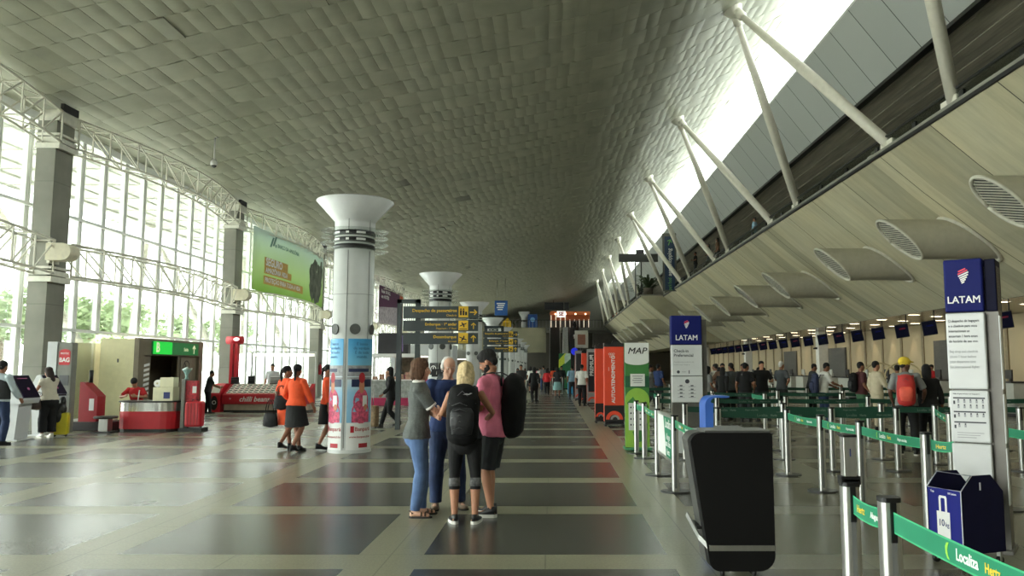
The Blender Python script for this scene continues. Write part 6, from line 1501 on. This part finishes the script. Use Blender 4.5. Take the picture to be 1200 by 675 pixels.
s_black = mat('shoe_black', (20, 20, 22), .5); s_sole = mat('sole_white', (216, 214, 206), .6); s_brown = mat('shoe_brown', (120, 102, 84), .55); s_tan = mat('sandal_brown', (78, 60, 46), .6); s_solek = mat('sole_dark', (40, 36, 34), .7)
def backpack(loc, rz, tiltx, label, size, mats, back_off=0, pocket=True):
    w, d, h = size; r = thing('backpack', label, 'backpack', loc, rz); r.rotation_euler = (rad(tiltx), 0, rz)
    mb = MB(); mb.chain([(0, 0, -h * .5), (0, -.01, -h * .42), (0, -.015, -h * .1), (0, -.01, h * .25), (0, .01, h * .44), (0, .03, h * .5)], [(w * .40, d * .34), (w * .48, d * .46), (w * .5, d * .5), (w * .48, d * .47), (w * .40, d * .38), (w * .25, d * .2)], n=24)
    me = remesh(mb, .012, 4, wr=.006, wf=10); me.materials.append(mats[0]); link('main_bag', me, r)
    if pocket:
        mb = MB(); mb.chain([(0, -d * .44, -h * .36), (0, -d * .5, -h * .2), (0, -d * .48, h * .02), (0, -d * .42, h * .1)], [(w * .30, .035), (w * .36, .05), (w * .36, .045), (w * .28, .025)], n=18)
        me = remesh(mb, .009, 3, wr=.004, wf=14); me.materials.append(mats[1]); link('front_pocket', me, r)
        mb = MB(); mb.tube([(-w * .3, -d * .52, h * .04), (0, -d * .56, h * .07), (w * .3, -d * .52, h * .04)], .005, 6); mb.tube([(-w * .40, -d * .30, h * .18), (0, -d * .50, h * .40), (w * .40, -d * .30, h * .18)], .005, 6); mb.build('zip', mats[2], r)
    return r
def straps(r, pts, mat_, w=.05):
    for p in pts:
        mb = MB(); mb.chain(p, [(w / 2, .008)] * len(p), n=10, side=V((1, 0, 0)), cap=.1); mb.build('shoulder_strap', mat_, r)

# ---- the group in the middle
A, jA = dress_person('person', 'woman in grey T-shirt and blue jeans standing with folded arms', dict(H=1.67, fem=1, g=1.04, vox=.008, hair='bob', eyes=1, head=(-6, -4), lean=1, curl=.5,
    feet={1: (.09, -.02, -12), -1: (-.09, .05, 6)}, arms={1: ((-.10, .25, 1.14), (.5, .6, -1)), -1: ((.12, .22, 1.09), (-.5, .3, -1))}, hand={1: (-1, .15, .1), -1: (1, .2, .1)}, palm={1: (0, -1, 0), -1: (0, -1, 0)},
    top=dict(hem=.86, sleeve=.80, ease=.016, flare=.012, sl_ease=.020, trim=1, wr=.007), bottom=dict(kind='pants', ease=.010, loose=.008, waist=.99, wr=.006), shoes=dict(sandal=1, sole=.02), names={'trousers': 'jeans', 'shirt': 't_shirt'}),
    (-1.44, 8.62, 0), rad(-78), dict(body=skin('fair'), hair=h_brown, shirt=c_heather, collar=c_white, cuff=c_white, trousers=c_denim, shoe=[s_tan, s_solek]))
B, jB = dress_person('person', 'grey-haired man in navy polo half hidden behind the blonde woman', dict(H=1.70, g=1.1, vox=.009, hair='receding', eyes=1, head=(8, -16), lean=5, curl=.6,
    feet={1: (.12, 0, -14), -1: (-.15, .03, 14)}, arms={1: ((.12, .30, 1.12), (.8, -.5, -1)), -1: ((-.10, .32, 1.14), (-.8, -.5, -1))}, hand={1: (-.6, .7, .2), -1: (.6, .7, .2)}, palm={1: (-.3, 0, -1), -1: (.3, 0, 1)},
    top=dict(hem=.90, sleeve=.72, ease=.022, flare=.02, sl_ease=.026), bottom=dict(kind='pants', ease=.014, loose=.014), shoes=dict(sole=.022), names={'trousers': 'jeans', 'shirt': 'polo_shirt'}),
    (-1.19, 9.10, 0), rad(196), dict(body=skin('fair'), hair=h_grey, shirt=c_navy, trousers=c_denimd, shoe=[s_brown, s_solek]))
Cw, jC = dress_person('person', 'blonde woman in black seen from behind wearing a black backpack', dict(H=1.63, fem=1, g=1.0, vox=.008, hair='halfup', head=(0, -14), lean=3, curl=.6,
    feet={1: (.115, .0, -10), -1: (-.105, .02, 14)}, arms={1: ((.20, .34, 1.08), (1, -.4, -.5)), -1: ((-.09, .30, 1.14), (-1, -.5, -.35))}, hand={1: (-.5, .8, .1), -1: (.6, .75, .1)}, palm={1: (-1, 0, .4), -1: (1, 0, .4)},
    top=dict(hem=.90, sleeve=0, ease=.012, flare=.01), bottom=dict(kind='pants', ease=.004, len=.36, band=1, wr=.0015), shoes=dict(sole=.034, high=.8), names={'trousers': 'capri_leggings', 'shirt': 'tank_top', 'shoe': 'sneaker'}),
    (-.89, 8.22, 0), rad(2), dict(body=skin('tan'), hair=h_blond, shirt=c_black, trousers=c_black, band=c_pattern, shoe=[s_black, s_sole]))
D, jD = dress_person('person', 'bearded man in pink T-shirt and dark shorts looking down', dict(H=1.76, g=1.02, vox=.008, hair='thick', eyes=1, beard=1, head=(4, -26), lean=4, curl=.7,
    feet={1: (.10, .05, -8), -1: (-.09, -.02, 6)}, arms={1: ((.10, .34, 1.12), (.6, -.6, -1)), -1: ((-.10, .30, 1.10), (-.5, -.6, -1))}, hand={1: (-.4, .8, .3), -1: (.4, .8, .2)}, palm={1: (-.5, 0, 1), -1: (.5, 0, 1)},
    top=dict(hem=.84, sleeve=.82, ease=.024, flare=.03, sl_ease=.03, wr=.008), bottom=dict(kind='pants', ease=.024, loose=.03, len=.50, waist=.98, wr=.008), shoes=dict(sole=.036, high=.95), names={'trousers': 'shorts', 'shirt': 't_shirt', 'shoe': 'sneaker'}),
    (-.64, 8.66, 0), rad(74), dict(body=skin('tan'), hair=h_black, beard=h_black, shirt=c_pink, trousers=c_char, shoe=[s_black, s_sole]))
bpk = [mat('backpack_black', (8, 8, 9), .8, var=.2, spec=.3), mat('backpack_pocket', (20, 21, 24), .6, var=.2), mat('zip_grey', (60, 60, 62), .5)]
r = backpack((-.89, 8.00, 1.11), rad(2), -3, 'black backpack with webbing worn by the blonde woman', (.33, .22, .56), bpk)
straps(r, [[(q * .10, .10, .16), (q * .105, .10, .24), (q * .11, .19, .27), (q * .115, .30, .18), (q * .12, .31, .0)] for q in (1, -1)], bpk[1])
mb = MB(); mb.poly([(-.045, 0), (-.01, .012), (.012, .006), (.03, .016), (.05, .012), (.015, -.004), (-.01, -.002)], frame((.05, -.112, .19), (1, 0, 0), (0, 0, 1)), .004); mb.build('printed_mark', mat('mark_pale', (150, 150, 152), .5), r)
mb = MB()
for q in range(5): mb.tube([(-.10, -.13, -.16 + q * .06), (-.02, -.155, -.13 + q * .06), (.05, -.135, -.16 + q * .06)], .004, 6)
mb.build('elastic_cord', mat('zip_grey'), r)
r = backpack((-.43, 8.69, 1.17), rad(74), 4, 'large plain black backpack worn by the man in pink', (.40, .26, .64), bpk, pocket=False)
straps(r, [[(q * .11, .10, .20), (q * .12, .11, .30), (q * .125, .20, .335), (q * .13, .30, .315), (q * .135, .365, .20), (q * .15, .365, .0), (q * .19, .22, -.14)] for q in (1, -1)], bpk[1], .055)

# ---- three women in orange uniforms by the first column
dress_person('person', 'woman in orange dress with black bags walking, the left one of the pair', dict(H=1.63, fem=1, vox=.012, drop=.02, hair='pony', head=(-40, 0), feet={1: (.08, -.22, 0, .06, .05), -1: (-.06, .2, 0)}, arms={1: ((.22, .08, .95), (.4, -1, 0)), -1: ((-.24, .10, .92), (-.4, -1, 0))},
    top=dict(hem=.86, sleeve=.7), bottom=dict(kind='skirt', len=.55, flare=.03, waist=1.02), shoes=dict(sole=.012)), (-5.18, 15.62, 0), rad(-26), dict(body=skin('brown'), hair=h_black, shirt=c_orange, trousers=c_orange, shoe=[s_black, s_black]))
dress_person('person', 'woman in orange shirt and black knee skirt walking, the right one of the pair', dict(H=1.66, fem=1, g=1.1, vox=.012, drop=.02, hair='pony', head=(15, 0), feet={1: (.08, -.18, 0, .05, .05), -1: (-.05, .2, 0)}, arms={1: ((.30, .16, .88), (.5, -1, 0)), -1: ((-.22, .18, 1.0), (-.5, -1, 0))},
    top=dict(hem=.93, sleeve=1.6, ease=.024), bottom=dict(kind='skirt', len=.54, flare=.06, waist=1.03), shoes=dict(sole=.012), names={'trousers': 'skirt'}), (-4.82, 15.1, 0), rad(-20), dict(body=skin('brown'), hair=h_black, shirt=c_orange, trousers=c_black, shoe=[s_black, s_black]))
dress_person('person', 'woman in orange and black mostly hidden behind the first column', dict(H=1.64, fem=1, vox=.014, hair='pony', feet={1: (.08, -.15, 0, .03, .03), -1: (-.06, .18, 0)}, top=dict(hem=.93, sleeve=1.6), bottom=dict(kind='skirt', len=.54, flare=.07, waist=1.03), shoes=dict(sole=.012), names={'trousers': 'skirt'}), (-4.36, 15.55, 0), rad(-75), dict(body=skin('brown'), hair=h_black, shirt=c_orange, trousers=c_black, shoe=[s_black, s_black]))
def handbag(loc, rz, label, m_, w=.34, h=.24, d=.13, H=.24):
    r = thing('handbag', label, 'bag', loc, rz); mb = MB(); mb.chain([(0, 0, 0), (0, 0, h * .5), (0, 0, h)], [(w * .5, d * .5), (w * .49, d * .48), (w * .40, d * .25)], n=20); me = remesh(mb, .01, 3, wr=.004, wf=14); me.materials.append(m_); link('pouch', me, r)
    for s_ in (-.03, .03): mb = MB(); mb.tube([(-w * .28, s_, h)] + [(w * .28 * math.cos(PI - PI * i / 8), s_, h + H * math.sin(PI * i / 8)) for i in range(9)] + [(w * .28, s_, h)], .008); mb.build('strap', m_, r)
mbag = mat('bag_black', (12, 11, 12), .75, spec=.3)
handbag((-5.44, 15.50, .46), rad(-20), 'black tote bag carried low by the left woman in orange', mbag, .34, .24, .14, .26)
handbag((-5.18, 15.30, .80), rad(-10), 'black handbag at the hip between the two women in orange', mbag, .30, .24, .12, .2)
# ---- far left: man and woman at the kiosks, desk clerk
VM, _ = dress_person('person', 'man in dark vest and jeans cut off by the left edge of the photo', dict(H=1.72, vox=.012, hair='short', head=(10, -4), arms={1: ((.26, .22, .95), (.5, -1, 0)), -1: ((-.24, .1, .9), (-.5, -1, 0))}, feet={1: (.1, 0, -10), -1: (-.1, .05, 5)},
    top=dict(hem=.90, sleeve=1.85), bottom=dict(kind='pants', loose=.01), shoes=dict(sole=.02)), (-11.36, 16.5, 0), rad(-12), dict(body=skin('brown'), hair=h_black, shirt=C('cloth_pale_blue', (170, 182, 188)), trousers=c_denimd, shoe=[s_black, s_black]))
mb = MB(); mb.chain([(0, .0, .93), (0, .0, 1.05), (0, .005, 1.25), (0, 0, 1.36)], [(.20, .145), (.19, .142), (.20, .145), (.165, .12)], n=20, cap=.05); me = remesh(mb, .014, 2); me.materials.append(c_char); wc = link('waistcoat', me, VM); mb = MB(); mb.box(-.11, .06, -.152, -.146, 1.16, 1.19); mb.build('back_stripe', mat('stripe_yellow', (190, 180, 90), .6), wc)
dress_person('person', 'long-haired woman in cream top and black trousers using the kiosk', dict(H=1.60, fem=1, g=1.12, vox=.012, hair='long', head=(15, -18), lean=9, feet={1: (.1, 0, -10), -1: (-.1, .06, 5)}, arms={1: ((.14, .42, 1.05), (.6, -.6, -1)), -1: ((-.22, .40, 1.08), (-.6, -.6, -1))},
    top=dict(hem=.92, sleeve=.4, ease=.02), bottom=dict(kind='pants', loose=.03, ease=.02, len=.14), shoes=dict(sole=.03), names={'shirt': 'cream_top'}), (-11.43, 18.22, 0), rad(62), dict(body=skin('tan'), hair=h_dark, shirt=C('cloth_cream', (200, 192, 176)), trousers=c_black, shoe=[s_sole, s_sole]))
handbag((-11.58, 18.02, .66), rad(60), 'brown leather handbag hanging from the arm of the woman at the kiosk', mat('bag_brown', (62, 46, 38), .6), .36, .22, .12, .16)
dress_person('person', 'clerk in red shirt leaning over the red desk', dict(H=1.68, vox=.013, hair='thick', head=(10, -40), lean=20, drop=.34, pely=0, feet={1: (.13, .36, 0), -1: (-.13, .34, 0)}, arms={1: ((.14, .46, 1.22), (1, -.2, -.6)), -1: ((-.16, .44, 1.22), (-1, -.2, -.6))}, curl=.3,
    top=dict(hem=.88, sleeve=.75), bottom=dict(kind='pants'), shoes=dict(sole=.02)), (-11.02, 21.3, 0), rad(182), dict(body=skin('tan'), hair=h_black, shirt=c_red, trousers=c_char, shoe=[s_black, s_black]))
r = thing('desk_stool', 'dark stool under the clerk in red behind the desk', 'stool', (-11.02, 21.36, 0)); mb = MB(); mb.lathe([(0, .39), (.19, .39), (.2, .42), (.19, .43), (0, .43)], 20); mb.build('seat', mblk, r); mb = MB(); mb.cyl((0, 0, .03), (0, 0, .39), .03); mb.build('stem', mst, r); mb = MB(); mb.cyl((0, 0, 0), (0, 0, .03), .22); mb.build('foot', mblk, r)
# ---- nearest travellers in the queue maze
dress_person('person', 'man in yellow cap and grey shirt standing in the queue', dict(H=1.76, vox=.012, hair='short', cap=1, head=(-50, 0), feet={1: (.12, 0, -8), -1: (-.12, .05, 8)}, arms={1: ((.28, .2, 1.0), (.5, -1, 0)), -1: ((-.24, .15, .95), (-.5, -1, 0))},
    top=dict(hem=.88, sleeve=.85, ease=.02), bottom=dict(kind='pants', loose=.015), shoes=dict(sole=.025)), (6.46, 14.6, 0), rad(-25), dict(body=skin('dark'), hair=h_black, cap=c_yel, shirt=c_grey, trousers=c_black, shoe=[s_black, s_sole]))
r = backpack((6.37, 14.39, 1.18), rad(-25), 0, 'red and black backpack on the man in the yellow cap', (.32, .22, .52), [mat('backpack_red', (176, 40, 36), .7, var=.15), mat('backpack_coral', (214, 84, 64), .7), mat('zip_grey')])
straps(r, [[(q * .10, .10, .16), (q * .11, .11, .24), (q * .115, .2, .27), (q * .12, .31, .18)] for q in (1, -1)], mat('backpack_red'))
dress_person('person', 'long-haired woman in black beside the man in the yellow cap', dict(H=1.64, fem=1, g=1.15, vox=.013, hair='long', head=(0, 0), feet={1: (.1, 0, -8), -1: (-.1, .03, 8)}, arms={1: ((.3, .1, .9), (.5, -1, 0)), -1: ((-.26, .2, 1.0), (-.5, -1, 0))},
    top=dict(hem=.85, sleeve=1.7, ease=.03), bottom=dict(kind='pants', loose=.012), shoes=dict(sole=.02)), (6.96, 14.85, 0), rad(-10), dict(body=skin('brown'), hair=h_black, shirt=c_black, trousers=c_black, shoe=[s_black, s_black]))

# ---- everyone further off: one form per pose, dressed individually
POOL = {}
def form(key):
    if key in POOL: return POOL[key]
    fem = key[0] == 'f'; pose = key[1:]
    S = dict(H=1.64 if fem else 1.74, fem=1 if fem else 0, g=1.03, vox=.022, hair='long' if fem else 'short')
    if pose == 'stand': S.update(feet={1: (.11, 0, -8), -1: (-.11, .04, 8)}, arms={1: ((.24, .12, .95), (.4, -1, 0)), -1: ((-.25, .05, .9), (-.4, -1, 0))})
    if pose == 'walk': S.update(feet={1: (.08, .26, 0), -1: (-.08, -.24, 0, .06, .05)}, arms={1: ((.24, -.16, .92), (.4, -1, 0)), -1: ((-.24, .24, .95), (-.4, -1, 0))}, lean=3, drop=.035)
    if pose == 'reach': S.update(feet={1: (.1, .1, -8), -1: (-.1, -.05, 8)}, arms={1: ((.14, .45, 1.08), (.5, -.6, -1)), -1: ((-.16, .42, 1.04), (-.5, -.6, -1))}, lean=10, head=(0, -12))
    if pose == 'suit': S.update(feet={1: (.11, 0, -8), -1: (-.11, .04, 8)}, arms={1: ((.22, .30, 1.02), (.4, -1, 0)), -1: ((-.25, .05, .9), (-.4, -1, 0))})
    if pose == 'hips': S.update(feet={1: (.14, 0, -8), -1: (-.14, .04, 8)}, arms={1: ((.17, .02, 1.0), (1, -.3, 0)), -1: ((-.16, .26, 1.15), (-1, -.3, -1))})
    S['top'] = dict(hem=.88, sleeve=.8 if pose not in ('walk', 'suit') else 1.8, ease=.022)
    S['bottom'] = dict(kind='skirt', len=.45, flare=.08, waist=1.03) if key == 'fstand' else dict(kind='pants', loose=.01)
    S['shoes'] = dict(sole=.02)
    out = person_meshes(S); out.pop('_j'); ms_ = {}
    for k, x in out.items():
        if isinstance(x, MB): o = x.build(k, [mat('x'), mat('x')]); me = o.data; bpy.data.objects.remove(o)
        else: me = x; me.materials.append(mat('x'))
        ms_[k] = me
    POOL[key] = ms_; return ms_
def far_person(key, x, y, face, label, top, bottom, hair=None, sk='brown', sc=1.0, shoe=None, group=None):
    hair = hair or h_black; r = thing('person', label, 'person', (x, y, 0), rad(face), group); r.scale = (sc, sc, sc)
    mm = {'body': skin(sk), 'shirt': top, 'trousers': bottom, 'hair': hair}
    for k, me in form(key).items():
        kk = k.rstrip('-0123456789'); o = link(kk, me, r)
        for s_ in o.material_slots: s_.link = 'OBJECT'; s_.material = mm.get(kk, s_black)
    return r
# check-in side (heading: 0 looks down the hall, -90 towards the counters)
far_person('mstand', 8.2, 21.2, -85, 'man in maroon shirt wearing a dark backpack, facing the counters', c_maroon, c_green)
far_person('msuit', 8.32, 20.5, -80, 'man in pale beige suit standing right of the man in maroon', c_beige, c_beige, sk='tan', sc=1.01)
far_person('mstand', 9.9, 22.9, -20, 'dark haired person in black seen between the beige suit and the yellow cap', c_black, c_char, sc=.96)
far_person('mreach', 7.75, 22.9, -85, 'man in white T-shirt leaning forward with a navy backpack', c_white, c_denimd)
far_person('mhips', 7.3, 25.4, -60, 'stocky man in grey jacket standing in the middle of the queue', C('cloth_slate', (74, 78, 82)), c_char, h_grey, sc=1.03)
far_person('mhips', 6.35, 24.2, 185, 'man in black T-shirt facing the camera with one hand on his hip', c_black, c_char, sk='tan', sc=1.03)
far_person('mstand', 5.7, 23.6, -20, 'man in black polo seen from behind in the queue', c_black, c_char)
far_person('fwalk', 5.6, 26.8, -60, 'woman in maroon top with long hair in the queue', c_maroon, c_black)
far_person('mstand', 5.4, 28.6, 160, 'man in beige shirt behind the maroon woman', c_beige, c_char, sk='tan')
far_person('mreach', 4.95, 27.2, -70, 'man in blue T-shirt at the left end of the queue', C('cloth_royal', (60, 92, 160)), c_denimd)
far_person('fwalk', 4.5, 26.5, 20, 'woman in dark jacket at the far left of the queue', c_char, c_black)
far_person('mhips', 6.9, 28.9, 170, 'man in charcoal shirt behind the man with hand on hip', c_char, c_black)
far_person('fstand', 7.2, 29.9, -40, 'woman in yellow top in the middle of the queue', c_yel, c_black)
far_person('mstand', 6.2, 30.4, 60, 'man in green shirt far back in the queue', c_green, c_char)
far_person('fwalk', 7.75, 30.0, -30, 'dark haired woman far back in the queue near the counters', c_brown, c_black)
far_person('mstand', 4.2, 31.5, -50, 'man in navy shirt far back at the left of the queue', c_navy, c_char)
far_person('fstand', 5.2, 33.0, -80, 'woman in pale top far back in the queue', c_lblue, c_black, h_dark, 'tan')
far_person('mwalk', 3.6, 29.5, -90, 'man in grey walking into the queue behind the blue pylon', c_grey, c_char)
far_person('fwalk', 7.6, 33.8, -90, 'woman in teal top near the far counters', c_teal, c_black)
far_person('fstand', 16.4, 50.0, 88, 'first of two clerks in red behind the counters', c_red, c_black, group='clerks in red')
far_person('fwalk', 16.4, 48.4, 92, 'second of two clerks in red, nearer the white pillar', c_red, c_black, h_dark, group='clerks in red')
far_person('mstand', 16.4, 34.5, 85, 'clerk in red behind the counter near the beige suit', c_red, c_black)
for args in (((8.0, 21.2, 1.2), -85, 'dark backpack worn by the man in maroon', (.30, .2, .48), [mat('backpack_black')] + bpk[1:]), ((7.5, 22.78, 1.14), -85, 'navy backpack worn by the man in the white T-shirt', (.32, .22, .56), [mat('backpack_navy', (34, 42, 74), .7), mat('backpack_navy'), mat('zip_grey')])):
    loc, fz, lab, sz, mm = args; r = backpack(loc, rad(fz), 0, lab, sz, mm); straps(r, [[(q * .09, .08, .15), (q * .1, .12, .25), (q * .1, .22, .24)] for q in (1, -1)], mm[0])
for k, x, y, f_, lab, tp in (('mstand', 5.62, 25.1, 30, 'man in slate shirt in the packed left half of the queue', C('cloth_slate', (74, 78, 82))), ('fwalk', 5.2, 24.4, -40, 'woman in black top at the front of the packed left half of the queue', c_black), ('mhips', 5.68, 26.6, 170, 'man in brown facing the camera in the packed left half of the queue', c_brown), ('fstand', 4.92, 25.2, -70, 'woman in dark skirt and grey top next to the check-in pylon', c_grey),
    ('mstand', 6.62, 27.2, -70, 'man in navy shirt in the middle of the packed queue', c_navy), ('fwalk', 7.02, 26.7, -90, 'dark haired woman in charcoal just left of the grey jacket man', c_char), ('mstand', 5.9, 28.7, -10, 'man in white shirt deep in the packed left half of the queue', c_white), ('mreach', 8.9, 27.5, -90, 'man in dark shirt at the counters left of the white T-shirt man', c_char)): far_person(k, x, y, f_, lab, tp, c_black)
# walkway crowd
W = [('fwalk', -.80, 36.0, 0, 'person in dark clothes pushing a trolley down the walkway', c_black, c_black), ('fstand', .28, 43.0, 0, 'woman in pale blue skirt and dark top on the walkway', c_char, c_teal), ('mstand', 1.05, 42.0, 10, 'man in light blue shirt and dark trousers on the walkway', c_lblue, c_char),
 ('mstand', 1.25, 33.6, -20, 'guard in white shirt and black trousers beside the towers', c_white, c_black), ('mwalk', -1.55, 40, 170, 'man in dark jacket at the left of the distant crowd', c_char, c_brown), ('fwalk', -1.9, 44, 180, 'woman in pink at the left of the distant crowd', c_pink, c_denim),
 ('fwalk', -.3, 47, 0, 'woman in red top in the distant crowd', c_red, c_black), ('mwalk', .6, 52, 180, 'man in black shirt in the distant crowd', c_black, c_char), ('mstand', -.6, 55, 20, 'man in grey shirt in the distant crowd', c_grey, c_denimd), ('fstand', -1.4, 52, -30, 'woman in white top in the distant crowd', c_white, c_black),
 ('mwalk', 1.7, 54, 0, 'man in dark blue at the right of the distant crowd', c_navy, c_black), ('mhips', 2.2, 58, 150, 'man in brown at the right of the distant crowd', c_brown, c_char), ('fwalk', .1, 64, 10, 'woman in orange top deep in the crowd', c_orange, c_black), ('mwalk', -1.0, 66, 180, 'man in white deep in the crowd', c_white, c_char), ('fwalk', -2.1, 62, 160, 'woman in black at the left of the deep crowd', c_black, c_black),
 ('mstand', 1.3, 70, 0, 'man in teal deep in the crowd', c_teal, c_char), ('fstand', -.4, 74, 30, 'woman in maroon deep in the crowd', c_maroon, c_black), ('mwalk', .7, 80, 180, 'man in grey deepest in the crowd', c_grey, c_black), ('fwalk', -1.6, 84, 0, 'woman in pink deepest in the crowd', c_pink, c_black), ('mstand', 2.4, 76, -20, 'man in black near the far escalators', c_black, c_char), ('mwalk', 1.5, 92, 0, 'man in navy near the escalator foot', c_navy, c_black), ('fwalk', -.9, 95, 0, 'woman in white near the escalator foot', c_white, c_denim)]
for k, x, y, f_, lab, tp, bt in W: far_person(k, x, y, f_, lab, tp, bt, sk='tan' if rnd.random() < .5 else 'brown', sc=rnd.uniform(.96, 1.04))
# left side bystanders
far_person('mreach', -12.05, 28.0, -60, 'person in dark clothes sitting against the green entrance lobby', c_char, c_black, sc=.86)
far_person('mstand', -10.65, 30.4, 180, 'clerk in pale shirt inside the glasses stall', C('cloth_pale', (190, 196, 196)), c_char, sk='tan')
far_person('fwalk', -4.35, 21.6, 100, 'person in dark clothes just right of the first column', c_black, c_black)
far_person('fstand', -6.9, 36.0, 180, 'person standing behind the snack kiosk counter', c_char, c_black, sk='tan')
far_person('mstand', -6.2, 36.2, 180, 'second person behind the snack kiosk counter', c_white, c_black)
far_person('fwalk', -3.3, 24.6, 200, 'dark haired person in slate top behind the folded-arms woman', C('cloth_slate', (74, 78, 82)), c_denim, sc=1.05)
# people on the gallery
for k, x, y, f_, lab, tp in (('mstand', 10.6, 41, 60, 'man in grey shirt standing at the gallery railing', c_lblue), ('mhips', 9.75, 53.5, 90, 'person in black leaning on the gallery near the shopping sign', c_black), ('fwalk', 9.8, 49, 90, 'dark haired person on the gallery between the strut feet', c_char), ('fstand', 9.9, 47, 80, 'second dark haired person on the gallery between the strut feet', c_brown)):
    r = far_person(k, x, y, f_, lab, tp, c_char); r.location.z = 7.72
for i, (yy, zz) in enumerate(((109.8, 4.8), (113.0, 6.7))):
    r = far_person(('mstand', 'fwalk')[i], 3.2, yy, 0, ['person in white riding the right escalator', 'person in black higher on the right escalator'][i], (c_white, c_black)[i], c_char); r.location.z = zz
# ================================================================ light and camera
w = bpy.data.worlds.new('overcast'); scene.world = w; w.use_nodes = True
bg = w.node_tree.nodes['Background']; bg.inputs[0].default_value = (.97, 1, .95, 1); bg.inputs[1].default_value = 13.2
def area(name, loc, rot, sx, sy):
    L = bpy.data.lights.new(name, 'AREA'); L.shape = 'RECTANGLE'; L.size = sx; L.size_y = sy; L.cycles.is_portal = True
    o = bpy.data.objects.new(name, L); COL.objects.link(o); o.location = loc; o.rotation_euler = rot; o['kind'] = 'helper'
area('window_portal', (-13.8, 64, 4.2), (0, rad(-90), 0), 8.4, 156)
area('roof_light_portal', (9.68, 64, 14.65), (0, rad(90), 0), 2.85, 156)
warm = (1, .84, .62)
for k in range(18):
    L = bpy.data.lights.new('counter_spot', 'SPOT'); L.energy = 60; L.color = warm; L.spot_size = rad(64); L.spot_blend = .6; L.shadow_soft_size = .08
    o = bpy.data.objects.new('counter_spot', L); COL.objects.link(o); o.location = (18.2, 21.3 + 2.45 * k, 3.72); o['kind'] = 'helper'
cam = bpy.data.cameras.new('camera'); cam.lens = FOC / 1200 * 36; cam.sensor_width = 36; cam.sensor_fit = 'HORIZONTAL'; cam.shift_x = -47 / 1200; cam.clip_end = 500; cam.clip_start = .05
co = bpy.data.objects.new('camera', cam); COL.objects.link(co); co.location = (0, 0, EYE); co.rotation_euler = (PI / 2 + TH, 0, 0)
scene.camera = co
vs = scene.view_settings; scene.display_settings.display_device = 'sRGB'; vs.view_transform = 'Standard'; vs.look = 'None'; vs.exposure = 0; vs.gamma = 1; vs.use_curve_mapping = False
scene.cycles.use_denoising = True
scene.cycles.max_bounces = 10; scene.cycles.diffuse_bounces = 5; scene.cycles.transparent_max_bounces = 24; scene.cycles.sample_clamp_indirect = 8
for k in ('x',):
    if k in _mats and _mats[k].users == 0: bpy.data.materials.remove(_mats[k])
